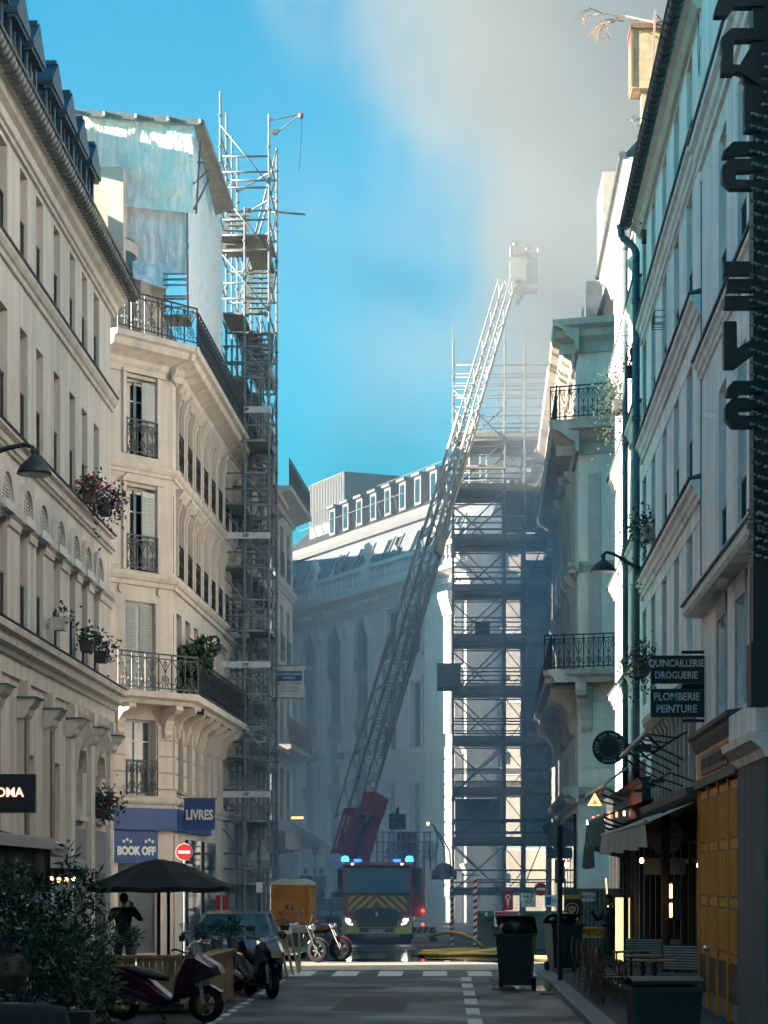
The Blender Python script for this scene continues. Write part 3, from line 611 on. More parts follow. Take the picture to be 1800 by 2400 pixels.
# sunlit wing seen through the scaffold
hG = thing('sunlit_wing', 'sunlit cream stone wing seen through the scaffold beside the hoarding', 'building', (1.0, 113.2, 0))
fG = (hG, (0,0), R(-40)); go = [(1+2.4*i,2.1+2.4*i,v,v+2.2) for i in range(4) for v in (4.5,8.2,11.6,15.0)]
wall(MB(), 0, 11, 0, 19.5, go, .35).build('wall', mat('sunny_limestone',(.46,.40,.33),.9,.12,1,streak=.2), fG)
for o in go: window(fG, o[0], o[2], 1.1, 2.2, .35)
for v in (4, 7.7, 11.2, 14.6): moulding(fG, 0, 11, v, sc_prof(BAND, 1.4), PALED)
moulding(fG, 0, 11.3, 18.8, sc_prof(CORN, 2), PALED, 'cornice')
MB().quad((0,.3,19.5),(11,.3,19.5),(11,3,23),(0,3,23)).build('roof', ZINCL, fG)
# ================================================================ far right stone building with scroll balcony
hR = thing('balcony_building', 'warm stone building with big scrolled balcony and consoles beyond the right white houses', 'building', (4.18, 72, 0))
SAND = mat('sandy_limestone', (.92, .80, .68), .9, .10, 1.6, .2, streak=.18, bscale=50); f1 = (hR, (0,0), R(-20)); L1 = 3.0; A2 = math.atan2(-23, -.37); f2 = (hR, (.37, 23), A2); L2 = 23.0
o1 = []; o2 = [(1.0+2.3*i, 2.1+2.3*i, v, v+h) for i in range(9) for v, h in ((5.3,1.3),(9.0,2.6),(12.6,2.4),(17.0,2.1))]
wall(MB(), 0, L1, 0, 19.6, [(1.9,2.9,9.0,11.6),(1.9,2.9,12.6,15)], .3).build('wall', SAND, f1); wall(MB(), 0, L2, 0, 19.6, o2, .3).build('wall', SAND, f2)
for o in o2: window(f2, o[0], o[2], 1.1, round(o[3]-o[2],2), .3)
for o in o2:
    if o[2] in (9.0, 12.6):
        m = MB(); m.box(o[0]-.2,o[0]-.02,-.12,-.001,o[2],o[3]+.1); m.box(o[1]+.02,o[1]+.2,-.12,-.001,o[2],o[3]+.1); m.prism([(-.001,o[3]+.1),(-.14,o[3]+.1),(-.36,o[3]+.35),(-.38,o[3]+.48),(-.001,o[3]+.48)],'x',o[0]-.3,o[1]+.3); m.prism([(-.001,o[3]-.7),(-.1,o[3]-.7),(-.3,o[3]-.05),(-.3,o[3]+.09),(-.001,o[3]+.09)],'x',o[0]-.22,o[0]-.06); m.prism([(-.001,o[3]-.7),(-.1,o[3]-.7),(-.3,o[3]-.05),(-.3,o[3]+.09),(-.001,o[3]+.09)],'x',o[1]+.06,o[1]+.22); m.build('window_surround', STONEL, f2)
for fr, a, b in ((f1, -.3, L1), (f2, 0, L2+.3)):
    moulding(fr, a-.1, b+.1, 5.05, [(0,-.45),(.08,-.45),(.12,-.3),(.3,-.2),(.36,-.05),(.38,.04),(0,.08)], STONEL, 'cornice')
    moulding(fr, a-.55, b+.55, 8.7, [(0,-.35),(.75,-.35),(.80,-.2),(.95,-.1),(.98,.04),(0,.06)], STONEL, 'balcony_slab')
    moulding(fr, a-.4, b+.4, 16.6, [(0,-1.0),(.1,-1.0),(.14,-.7),(.3,-.6),(.6,-.4),(.8,-.3),(.85,-.02),(0,.0)], STONEL, 'cornice')
    moulding(fr, a-.3, b+.3, 19.7, [(0,-.9),(.1,-.9),(.14,-.6),(.4,-.45),(.5,-.25),(.75,-.15),(.8,.04),(0,.1)], STONEL, 'cornice')
    moulding(fr, a, b, 12.2, sc_prof(BAND, 1.2), STONEL)
panels(f1, -.85, L1, 8.76, 1.1, .85, .62); panels(f2, 0, L2+.8, 8.76, 1.1, .85); panels(f1, -.7, L1, 16.62, 1.05, .7, .62); panels(f2, 0, L2+.7, 16.62, 1.05, .7)
K2 = [(-.001,6.9),(-.14,6.85),(-.22,7.0),(-.18,7.2),(-.28,7.6),(-.5,7.85),(-.75,7.95),(-.82,8.1),(-.8,8.34),(-.001,8.34)]
for i in range(10): MB().prism(K2,'x',.5+2.3*i,.85+2.3*i).build('console', STONEL, f2)
for u in (.15, 1.4): MB().prism(K2,'x',u,u+.35).build('console', STONEL, f1)
for i in range(9): MB().box(.5+2.3*i,.75+2.3*i,-.5,-.001,15.3,15.59).build('bracket', STONEL, f2)
for v in (6.0,): 
    for i in range(6): MB().box(.06,L1,-.05,-.001,5.2+i*.52,5.66+i*.52).build('rusticated_block', SAND, f1)
m = MB(); m.box(.35,.75,-.05,-.001,9.0,15.0); m.build('pilaster_panel', STONEL, f1)
m = MB(); m.quad((.6,.5,19.8),(L1,.5,19.8),(L1,1.6,22.6),(.9,1.6,22.6)); m.build('roof', ZINCL, f1)
MB().quad((0,.5,19.8),(L2,.5,19.8),(L2,1.7,23.5),(0,1.7,23.5)).build('roof', SLATE, f2)
for u, fr in ((1.1, f1),): 
    m = MB(); m.box(u,u+1.2,.2,1.6,19.8,21.3); m.prism([(u-.1,21.301),(u+1.3,21.301),(u+1.0,21.7),(u+.2,21.7)],'y',.1,1.6); m.build('dormer', STONEL, fr)
for i in range(6): MB().box(1.5+3.4*i,2.6+3.4*i,.4,1.8,20.1,22.0).build('dormer', ZINC, f2)
MB().box(1.0,4.0,3,6,19.8,25.5).build('chimney', STONE, hR)
for i in range(8): MB().box(.8+2.7*i,2.9+2.7*i,-.10,-.003,.3,4.3).build('shop_window', GLASS, f2)
# ================================================================ white houses along the right pavement
AR = R(-90.783); ORX, ORY = 4.685, 63.3
def rf(root, d0): return (root, (0, 0), AR)
def rroot(name, label, dfar):
    k = ORY - dfar; return thing(name, label, 'house', (ORX - k*.01367, dfar, 0))
def white_house(name, label, dfar, dnear, cols, rows, strings, top, wm, gl=None, wd=1.1):
    h = rroot(name, label, dfar); fr = (h, (0,0), AR); Ln = dfar - dnear; ops = []
    for d in cols:
        u = dfar - d - wd
        for v0, v1 in rows: ops.append((u, u+wd, v0, v1))
    wall(MB(), 0, Ln, 0, top, ops, .26).build('wall', wm, fr)
    g = guard(wd, .92, .07)
    for o in ops: window(fr, o[0], o[2], wd, round(o[3]-o[2],2), .26, g if o[2] > 6.3 else None, frame=WHITET)
    for v, p in strings: moulding(fr, -.05, Ln-.02, v, p, WHITET)
    m = MB()
    for v, p in strings: m.prism([(-max(q[0] for q in p)-.03, v+.02),(-.001,v+.06),(-.001,v+.12),(-max(q[0] for q in p)-.04,v+.045)], 'x', -.05, Ln-.02)
    m.build('lead_flashing', LEAD, fr)
    return h, fr, Ln
SP = [(0,-.34),(.05,-.34),(.06,-.26),(.10,-.22),(.12,-.12),(.18,-.08),(.19,.0),(0,.02)]
# near its far end: two window columns
h1, q1, l1 = white_house('white_house', 'narrow white house with two window columns between the stone building and the downpipes', 63.3, 52.75, (55.3, 60.3), ((4.4,6.4),(7.6,9.4),(10.6,12.5),(13.6,15.4),(16.5,18.0)), ((7.2,SP),(10.2,SP),(13.2,SP),(16.1,SP)), 18.9, WHITEW)
m = MB(); m.prism([(-.001,18.3),(-.1,18.3),(-.2,18.6),(-.4,18.75),(-.42,18.9),(-.001,18.9)],'x',-.1,l1-.02); m.build('cornice', WHITET, q1)
MB().quad((-.1,-.45,18.92),(l1,-.45,18.92),(l1,2.5,22),(-.1,2.5,22)).build('roof', SLATE, q1)
m = MB(); m.tube((-.1,-.45,18.95),(l1,-.45,18.95),.09,8); m.build('gutter', ZINC, q1)
MB().quad((0,0,0),(0,3.5,0),(0,3.5,19.4),(0,0,18.9)).build('side_wall', WHITEW, q1)
# the long house
h2, q2, l2 = white_house('white_house', 'long white house with five window columns, string courses and a black gutter', 52.7, 38.75, (40.4,43.1,45.9,48.8,51.4), ((6.15,8.3),(9.15,11.3),(12.2,14.4),(14.95,16.85)), ((8.95,SP),(12.1,SP),(14.85,SP)), 17.2, WHITEW)
for k, o in enumerate(((3.6,3.9),)): pass
for v in (8.3,11.3,14.4,16.86): MB().box(0,l2-.03,-.012,-.001,v+.0,v+.02).build('string_line', WHITET, q2)
moulding(q2, -.02, l2-.02, 17.2, [(0,-.22),(.08,-.22),(.16,-.08),(.26,-.02),(.26,.05),(0,.05)], mat('warm_cornice',(.60,.54,.48),.9), 'cornice')
m = MB(); m.smooth = True
pr = [(.13*math.cos(R(a)), .13*math.sin(R(a))) for a in range(180, 361, 20)]; vs = []
for x in (-.12, l2): vs += [(x, -.37+y, 17.36+z) for y, z in pr]
n = len(pr); m.add(vs, [(i,i+1,i+1+n,i+n) for i in range(n-1)]); m.smooth = False
m.tube((-.12,-.50,17.36),(l2,-.50,17.36),.03,5); m.prism([(-.37+p[0],17.36+p[1]) for p in pr],'x',-.14,-.12)
for k in range(40): m.path([(.2+.36*k, -.37+y*1.06, 17.36+z*1.06) for y, z in pr[::2]], .014, 3)
m.build('gutter', mat('black_gutter',(.035,.042,.045),.45,.2), q2)
m = MB(); m.quad((-.1,-.3,17.4),(l2,-.3,17.4),(l2,1.6,19.6),(-.1,1.6,19.6)); m.quad((-.1,1.6,19.6),(l2,1.6,19.6),(l2,5,20.4),(-.1,5,20.4)); m.build('roof', SLATE, q2)
# nearest house
h3, q3, l3 = white_house('grey_white_house', 'nearest grey white house on the right, its top storey lit by the sun', 38.7, 20.0, (34.9,32.3,29.5,26.7,24), ((4.65,6.2),(7.05,9.85),(11.05,13.8),(14.75,17.2)), ((6.75,[(0,-.16),(.28,-.16),(.32,-.1),(.33,.12),(0,.14)]),(10.9,sc_prof(SP,.8)),(14.6,sc_prof(SP,1.2))), 20.5, GWALL)
MB().quad((0,0,17),(0,8,17),(0,8,20.5),(0,0,20.5)).build('party_wall', GWALL, q3)
m = MB()
for d in (34.9, 32.3):
    u = 38.7-d-1.1; m.box(u-.14,u-.02,-.03,-.001,4.65,6.55); m.box(u+1.12,u+1.24,-.03,-.001,4.65,6.55); m.box(u-.14,u+1.24,-.03,-.001,6.22,6.55)
m.build('window_surround', mat('grey_surround',(.42,.44,.46),.9), q3)
m = MB(); m.path([(.08,-.02,6.6),(.12,-.03,8),(.06,-.02,10),(.1,-.02,12.2),(.05,-.02,14)], .012, 4); m.path([(-.3,-.02,17.4),(-.5,-.02,16.4),(-.3,-.02,15.9),(-.1,-.02,16.5)], .008, 4); m.build('wall_cable', IRON, q3)
# downpipes
def downpipe(label, d, z0, z1, hop, r=.075):
    k = 63.3-d; X = ORX - k*.01367 - .16; t = thing('downpipe', label, 'downpipe', (X, d, z0)); m = MB(); m.smooth = True
    m.tube((0,0,0),(0,0,z1-z0),r,10); m.build('pipe', mat('blue_grey_pipe',(.10,.14,.165),.5,.2), t)
    for i in range(6): MB().lathe([(r+.001,0),(r+.022,.01),(r+.022,.05),(r+.001,.06),(r+.018,.1),(r+.018,.13),(r+.001,.14)], 10, (0,0,1.2+i*2.7)).build('joint_ring', mat('blue_grey_pipe',(.10,.14,.165),.5,.2), t)
    m = MB(); m.smooth = True
    if hop: m.lathe([(r,z1-z0-.5),(r+.03,z1-z0-.4),(r+.05,z1-z0-.2),(.17,z1-z0),(.20,z1-z0+.05),(.20,z1-z0+.14),(.16,z1-z0+.14)], 12)
    else: m.path([(0,0,z1-z0-.02),(-.0,.0,z1-z0+.25),(-.12,.05,z1-z0+.45),(-.32,.1,z1-z0+.62),(-.36,.1,z1-z0+.9)], r, 8)
    m.build('hopper' if hop else 'swan_neck', mat('blue_grey_pipe',(.10,.14,.165),.5,.2), t)
downpipe('blue grey downpipe with a hopper head on the narrow white house', 56.3, 3.6, 18.2, True); downpipe('blue grey downpipe with swan neck running down from the black gutter', 52.4, 3.4, 16.35, False, .085)
# things hung on these houses
flowerbox('flower_box', 'bushy trailing green shrub on a ledge by the downpipe, high on the right', P(1446, 955, 60), .5, None, seed=21, n=330, rad=.5, wide=.9, drop=1.0, pot=(.1,.1,.1), zr=1.6)
flowerbox('flower_box', 'dark window planter with white blooms between the two downpipes', P(1490, 830, 54), .3, (.5,.5,.45), seed=22, n=25, pot=(.02,.025,.03))
flowerbox('flower_box', 'dark window planter with red blooms below the white flowered one', P(1481, 872, 55), .3, (.5,.08,.06), seed=23, n=30, pot=(.02,.025,.03))
flowerbox('flower_box', 'cream window trough with trailing creeper above the street lamp', P(1518, 1255, 50), .4, None, seed=24, n=150, rad=.4, wide=.8, drop=1.2, pot=(.5,.47,.4))
flowerbox('flower_box', 'reddish brown dried plant behind the black hardware sign', P(1508, 1570, 49), .4, (.22,.06,.05), seed=25, n=170, rad=.42, wide=.6, drop=.6)
flowerbox('flower_box', 'small brown planter box fixed high beside the downpipe', P(1516, 555, 51.5), .3, None, seed=26, n=4, pot=(.13,.07,.05))
bk = thing('window_basket', 'small empty wire basket hung on the long white house', 'basket', P(1557, 750, 45.6)); m = MB()
for z in (-.12,0,.12): m.path([(-.0,-.3,z),(-.22,-.3,z),(-.22,.3,z),(0,.3,z)], .008, 4)
for y in (-.3,-.1,.1,.3): m.path([(0,y,-.12),(-.22,y,-.12),(-.22,y,.12)], .008, 4)
m.build('wire_frame', IRON, bk)
bgm = tag(MB().ball((0,0,0), (.16,.14,.2), 10, 8).build('plastic_bag', mat('white_bag',(.6,.6,.6),.6), None, P(1486, 617, 54)), 'white plastic bag tied by the downpipe high on the narrow white house', 'bag')
# roof plants and chimney
ch = thing('chimney', 'sunlit wooden chimney box above the black gutter with a bare tree', 'chimney', P(1521, 150, 57))
m = MB(); m.box(-.46,.46,-.42,.42,-.75,.72); m.box(-.2,.3,-.2,.2,-4.5,-.75); m.build("stack", mat('weathered_boards',(.45,.34,.22),.85,.25,5,.2), ch)
MB().box(-.5,.5,-.5,.5,.721,.84).build('cap', mat('brown_cap',(.2,.11,.08),.8), ch); MB().box(-.48,-.421,-.45,.45,-.7,.72).build('side_board', mat('brown_cap',(.2,.11,.08),.8), ch)
def bare_tree(name, label, base, ht, sd, spread, droop, m_, depth=4, tw=.05):
    rnd = random.Random(sd); t = thing(name, label, 'tree' if 'tree' in name else 'plant', base); a = MB(); b = MB()
    def grow(p, d, l, r, k):
        q = p + d*l; (a if k >= depth-1 else b).tube(p, q, r, 4, r*.7, caps=False)
        if k == 0: return
        for i in range(3 if k > 1 else 4):
            nd = (d + Vector((rnd.gauss(0,spread), rnd.gauss(0,spread), rnd.gauss(-droop*(depth-k)*.35,.25)))).normalized(); grow(p+d*l*rnd.uniform(.45,1), nd, l*rnd.uniform(.55,.8), r*.62, k-1)
    grow(Vector((0,0,0)), Vector((.05,0,1)), ht, tw, depth); a.build('trunk', m_, t); b.build('twigs', m_, t); return t
bare_tree('bare_tree', 'bare drooping roof tree in front of the wooden chimney, top right', P(1528, 185, 56.3), 1.7, 4, .75, .7, mat('pale_bark',(.36,.24,.19),.8), 5)
bare_tree('roof_shrub', 'small wiry grey shrub leaning over the black gutter', P(1492, 320, 50.3), .35, 9, .7, .2, mat('grey_twig',(.16,.17,.18),.8), 4, .02)
# ================================================================ scaffolds
def pt(root, name, p, q, r=.032, m=None, n=6): return MB().tube(p, q, r, n).build(name, m or STEEL, root, smooth=True)
def post(root, x, y, z0, z1, r=.042, lift=2.0):
    m = MB(); m.tube((x,y,z0),(x,y,z1),r,6); k = z0+.5
    while k < z1-.1: m.lathe([(r,0),(r+.03,.02),(r+.03,.06),(r,.08)], 6, (x,y,k)); k += 1.0
    return m.build('post', STEEL, root)
sl = thing('stair_scaffold', 'tall grey scaffold stair tower with white toe boards in front of the corner building', 'scaffold', (-6.4, 73, .13))
X0, X1, Y0, Y1 = -.83, .73, 0.0, 2.5
for x, y, zt in ((X0,Y0,27.3),(X0,2.0,27.3),(X0,4.0,27.2),(X0,6.0,27.1),(X1,Y0,26.6),(X1+.06,Y1,26.3),(-.05,Y0,23.6),(-.05,Y1,22.6)): post(sl, x, y, 0, zt)
post(sl, X0+.5, Y1, 0, 24.0); post(sl, X1-.45, Y1, 13, 23.2)
for k in range(12):
    z = 1.9 + k*2.03
    for dz in (0, .5, 1.0): pt(sl, 'ledger', (X0,Y0,z+dz), (X1,Y0,z+dz), .033); 
    for dz in (0, 1.0): pt(sl, 'ledger', (X0,Y1,z+dz), (X1,Y1,z+dz), .033)
    for x in (X0, X1): pt(sl, 'transom', (x,Y0,z), (x,Y1,z), .033); pt(sl, 'transom', (x,Y0,z+1), (x,Y1,z+1), .033)
    if k % 2 == 0: pt(sl, 'brace', (X0,Y0-.05,z+1.9), (X1,Y0-.05,z), .028)
    else: pt(sl, 'brace', (X0,Y0-.05,z+2.0), (X1,Y0-.05,z+.1), .024)
    pt(sl, 'brace', (X1,Y0,z), (X1+.05,Y1,z+2), .024)
    if k < 11:                                             # one flight of treads per lift, side by side in turn
        right = k % 3 != 1; xa, xb = (-.02, .66) if right else (-.76, -.10)
        for s in (xa, xb): MB().bar((s,.25,z), (s,2.25,z+2.03), .05, .16, (1,0,0)).build('stringer', STEEL, sl)
        for i in range(9): MB().box(xa+.03, xb-.03, .30+i*.215, .50+i*.215, z+.12+i*.22, z+.155+i*.22).build('tread', PLANK, sl)
        MB().box(*((X0+.05,-.06) if right else (.0,X1-.03)), .05, 2.4, z+.03, z+.08).build('platform', PLANK, sl)
for k, y in enumerate((961, 1256, 1558, 1862)):
    z = (EYE + (HY-y)*73/F_PX) - .13
    tb = MB().box(X0-.08, X1+.06, -.10, -.06, z-.10, z+.10).build('toe_board', mat('white_board',(.52,.53,.53),.7,.15,5), sl)
    text('LEP', .13, IRON, tb, (0,-.105,z), bold=.004)
MB().box(X0-.1, X1+.05, 0, 2.5, 22.68, 22.74).build('platform', PLANK, sl)
for z in (25.0, 23.9, 25.9): pt(sl, 'ledger', (X0,6,z), (X1,Y1,z-.3), .033)
for i, y in enumerate((0,2,4)):
    for z in (25.9, 24.6, 23.6): pt(sl, 'ledger', (X0,y,z), (X0,y+2,z), .033)
pt(sl, 'brace', (X1,Y1,26), (X0+.2,6,22.8), .033); pt(sl, 'brace', (X0,6,22), (X1,Y1,25.2), .033); pt(sl, 'ledger', (X1-.1,Y1,24.2), (X1+1.0,Y1,24.1), .033)
pt(sl, 'ledger', (-2.4,0,24.6), (X0,0,24.6), .033); pt(sl, 'ledger', (-1.9,0,10.2), (X0,0,10.2), .033); pt(sl, 'ledger', (-1.6,0,16.8), (X0,0,16.9), .033)
# the same scaffold runs on along the facade
for j, y in enumerate((3.5,5.5,7.5,9.5,11.5)):
    for x in (-.62, .12): post(sl, x, y, 0, 20.5-.4*j, .032)
for k in range(10):
    z = 1.9+k*2.03
    for x in (-.62, .12):
        for dz in (0,.5,1.0): pt(sl, 'ledger', (x,2.5,z+dz), (x,11.6,z+dz), .024)
    MB().box(-.6,.1,2.6,11.5,z+.04,z+.09).build('platform', PLANK, sl); pt(sl, 'brace', (.15,3.5+(k % 2)*4,z), (.15,5.5+(k % 2)*4,z+2), .024); MB().box(.12,.15,2.6,11.5,z+.09,z+.24).build('toe_board', PLANK, sl)
    for y in (3.5,5.5,7.5,9.5): pt(sl, 'transom', (-.7,y,z), (.3,y,z), .024)
hw = thing('hoist_arm', 'small pulley hoist arm on top of the stair scaffold, against the sky', 'hoist', (-5.67, 73, 26.5))
m = MB(); m.tube((0,0,0),(.95,0,.22),.025,5); m.tube((.1,0,-.5),(.95,0,.15),.025,5); m.build('arm', STEEL, hw)
m = MB(); m.ball((1.02,0,.16),.10,8,6); m.box(.9,1.12,-.06,.06,.18,.28); m.box(.1,.3,-.06,.06,-.42,-.28); m.build('pulley', STEEL, hw)
MB().path([(1.06,0,.1),(1.0,0,-1.2),(.95,0,-1.6)], .01, 4).build('rope', IRON, hw)
# banner of the scaffold firm
bn = thing('banner', 'white and blue scaffold company banner hanging on the stair scaffold', 'banner', P(678, 1634, 77)); bw, bh = 1.0, 1.05
m = MB(); N_ = 8
vs = [(-.5*bw+bw*i/N_, .02*math.sin(i*1.7), bh*j/N_) for j in range(N_+1) for i in range(N_+1)]
m.add(vs, [(j*9+i, j*9+i+1, j*9+i+10, j*9+i+9) for j in range(N_) for i in range(N_)]); m.build('sheet', mat('banner_white',(.60,.60,.57),.7,.06), bn)
MB().box(-.44,.44,-.035,-.025,.55,.88).build('blue_panel', BLUE, bn)
text('LES ECHAFAUDEURS', .092, WHITEP, bn, (0,-.045,.77), bold=.002); text('PARISIENS', .092, WHITEP, bn, (0,-.045,.65), bold=.002)
text('LOCATION MONTAGE VENTE', .068, IRON, bn, (0,-.03,.45)); text('Tel: 01.45.87.31.00', .075, IRON, bn, (0,-.03,.31)); text('Fax: 01.42.87.20.21', .075, IRON, bn, (0,-.03,.20))
pt(bn, 'pole', (-.6,0,1.07), (.55,0,1.07), .02); pt(bn, 'pole', (-.6,0,-.02), (.55,0,-.02), .02)
# scaffold with sheeting over the corner building roof
tp = thing('roof_sheeting', 'scaffold roof with wrinkled white plastic sheeting on top of the corner building', 'scaffold', (-8.5, 62, 17))
TARP = mat('white_plastic_sheet', (.93,.87,.83), .45, .05, 3, bump=1.0, bscale=2.2); TARP.node_tree.nodes['Principled BSDF'].inputs['Subsurface Weight'].default_value = 0
TARPB = mat('grey_plastic_sheet', (.76,.78,.80), .4, .10, 3, bump=1.0, bscale=2.0)
for m_ in (TARP, TARPB):
    for n_ in m_.node_tree.nodes:
        if n_.type == 'BUMP': n_.inputs['Distance'].default_value = .22
        if n_.type == 'TEX_NOISE' and abs(n_.inputs['Scale'].default_value-2.1) < .2: n_.inputs['Distortion'].default_value = .3; n_.inputs['Detail'].default_value = 5; mpx = m_.node_tree.nodes.new('ShaderNodeMapping'); mpx.inputs['Rotation'].default_value = (0, .9, 0); mpx.inputs['Scale'].default_value = (1.6, 1.6, .28); m_.node_tree.links.new(n_.inputs['Vector'].links[0].from_socket, mpx.inputs[0]); m_.node_tree.links.new(mpx.outputs[0], n_.inputs['Vector'])
from mathutils import noise as nz
def sheet(name, m_, root, a, b, c, d, nu, nv, amp, sd, fold=0.0, parent_off=Vector((-8.5,62,17))):
    a, b, c, d = (Vector(q) - parent_off for q in (a, b, c, d)); n = (b-a).cross(d-a).normalized(); vs = []
    for j in range(nv+1):
        for i in range(nu+1):
            s, t = i/nu, j/nv; p = a.lerp(b, s).lerp(d.lerp(c, s), t)
            k = nz.fractal(Vector((p.x*1.1+sd, p.y*1.1, p.z*.9)), 1.0, 2.0, 4)*amp + fold*math.sin((p.z*3.1+p.x*1.3+p.y)*1.6+2*nz.noise(p*.7)) + fold*.8*abs(nz.noise(Vector((p.x*2.2+p.z*1.4+sd, p.y*2, p.z*.5))))*2
            vs.append(p + n*k)
    m = MB(); m.smooth = True; m.add(vs, [(j*(nu+1)+i, j*(nu+1)+i+1, (j+1)*(nu+1)+i+1, (j+1)*(nu+1)+i) for j in range(nv) for i in range(nu)]); return m.build(name, m_, root)
sheet('sheeting', TARP, tp, P(150,470,61.2), P(452,500,61.2), P(452,292,61.2), P(150,264,61.2), 80, 54, .10, 1, .03)
sheet('sheeting', TARPB, tp, P(298,640,61.6), P(440,640,61.6), P(440,492,61.6), P(298,445,61.6), 30, 30, .10, 5, .02)
sheet('sheeting', TARPB, tp, P(436,700,61.6), P(522,905,72), P(522,520,72), P(445,300,61.5), 30, 40, .12, 9, .03)
sheet('sheeting', TARPB, tp, P(312,650,60.6), P(395,670,60.6), P(392,625,61), P(310,618,61), 20, 14, .14, 13, .05)
m = MB(); m.bar(P(158,262,61)-Vector((-8.5,62,17)), P(478,288,61)-Vector((-8.5,62,17)), .12, .16); m.build('roof_beam', STEEL, tp)
for k in range(5): m = MB(); c = P(170+k*75, 266+k*6, 60.9)-Vector((-8.5,62,17)); m.tube(c, c+Vector((0,0,.12)), .06, 6); m.build('coupler', STEEL, tp)
q = [P(452,290,61.2), P(478,290,61.2), P(548,490,67.5), P(505,505,67.5)]; q = [v-Vector((-8.5,62,17)) for v in q]
m = MB(); m.add(q + [v+Vector((0,0,.12)) for v in q], [(0,1,2,3),(7,6,5,4),(0,4,5,1),(1,5,6,2),(2,6,7,3),(3,7,4,0)]); m.build('roof_deck', PLANK, tp)
o3 = Vector((-8.5,62,17))
for a, b in (((437,315,61.4),(441,770,61.4)), ((380,700,61),(380,800,61)), ((383,655,60.8),(440,655,60.8)), ((383,700,60.8),(440,700,60.8)), ((436,380,61.4),(515,382,66)), ((436,445,61.4),(512,380,66)), ((455,490,62),(500,400,66)), ((460,500,62),(470,330,62))): pt(tp, 'tube', P(*a)-o3, P(*b)-o3, .03)
MB().box(*(sorted((P(383,0,61).x+8.5, P(440,0,61).x+8.5))), -.9, .1, P(0,742,61).z-17, P(0,735,61).z-17).build('platform', PLANK, tp)
for k in range(4): pt(tp, 'tube', P(383,720-k*26,60.7)-o3, P(440,720-k*26,60.7)-o3, .022)
# scaffold in front of the right-hand corner
sr = thing('street_scaffold', 'big grey scaffold with plank decks behind the construction fence and ladder', 'scaffold', (.3, 92.5, 0))
xs = [0.0, 2.1, 2.9, 3.95]; ys = [0.0, 1.6, 3.4]
tops = {0: 23.0, 2.1: 23.2, 2.9: 22.8, 3.95: 22.4}
for x in xs:
    for y in ys:
        post(sr, x, y, 0, tops[x]-y*.4, .045); 
        if y == 0: m = MB(); m.lathe([(.05,0),(.05,1.0),(.02,1.05),(.02,1.8)], 6, (x,y,tops[x])); m.build('post_head', STEEL, sr)
for k in range(11):
    z = 1.6 + k*2.05
    for y in ys:
        for dz in (0, .5, 1.0): pt(sr, 'ledger', (xs[0],y,z+dz), (xs[-1],y,z+dz), .03)
    for x in xs:
        pt(sr, 'transom', (x,0,z), (x,3.4,z), .03); pt(sr, 'transom', (x,0,z+1), (x,3.4,z+1), .033)
    if k < 10:
        for i, (a, b) in enumerate(((.04,2.06),(2.14,2.86),(2.94,3.9))):
            MB().box(a, b, 0, 1.55, z+.05, z+.13).build('platform', PLANK, sr)
            if k > 1: MB().box(a, b, 1.65, 3.35, z+.05, z+.13).build('platform', PLANK, sr)
            MB().box(a, b, -.04, -.01, z+.13, z+.30).build('toe_board', PLANK, sr)
        pt(sr, 'brace', *( ((0,-.05,z),(2.1,-.05,z+2.05)) if k % 3 else ((2.1,-.05,z),(0,-.05,z+2.05)) ), .028)
        pt(sr, 'brace', (0,3.45,z+.1), (2.1,3.45,z+2), .033); pt(sr, 'brace', (2.1,3.45,z+.1), (0,3.45,z+2), .033)
        pt(sr, 'brace', (2.1,1.6,z), (2.9,1.6,z+1.0), .02); pt(sr, 'brace', (2.9,1.6,z+1.0), (2.1,1.6,z+2.0), .02)
for k in range(6): pt(sr, 'brace', (2.9,-.05,2+3*k), (3.95,-.05,4.6+3*k), .024)
o3b = Vector((.3,92.5,0))
def sheet2(name, m_, x0, x1, y, z0, z1, sd): return sheet(name, m_, sr, (x0,y,z0), (x1,y,z0), (x1,y,z1), (x0,y,z1), 16, 24, .10, sd, .03, Vector((0,0,0)))
sheet2('sheeting', mat('mauve_sheet',(.42,.42,.48),.6,.1), 2.95, 3.9, 1.9, 16.6, 19.6, 31); sheet2('sheeting', mat('mauve_sheet',(.42,.42,.48),.6,.1), 2.2, 2.85, 2.2, 16.6, 18.8, 33)
sheet2('sheeting', mat('blue_grey_netting',(.44,.48,.48),.7,.2), .1, 2.0, 3.0, 3.8, 5.6, 35); sheet2('sheeting', mat('blue_grey_netting',(.44,.48,.48),.7,.2), 2.95, 3.9, 3.0, 3.6, 15.6, 37)
MB().box(.9,1.5,.5,1.0,11.99,12.7).build('crate_stack', BLACK, sr)
for i in range(14):                                        # sloping hoist and guard tubes climbing to the right
    pt(sr, 'tube', (3.95+.06*i, .2, 15.5+.42*i), (3.95+.06*i, .2, 17.2+.42*i), .03)
pt(sr, 'handrail', (3.95,.2,17.0), (5.0,.2,23.6), .05); pt(sr, 'handrail', (3.95,.2,15.6), (5.0,.2,21.8), .04); MB().bar((3.3,.3,19.6),(5.2,.3,22.6),.1,.3,(0,1,0)).build('ramp_board', mat('raw_timber',(.42,.33,.22),.8), sr)
MB().bar((0,-.06,18.9),(2.1,-.06,18.9),.06,.28,(0,1,0)).build('timber_board', mat('raw_timber',(.42,.33,.22),.8), sr)
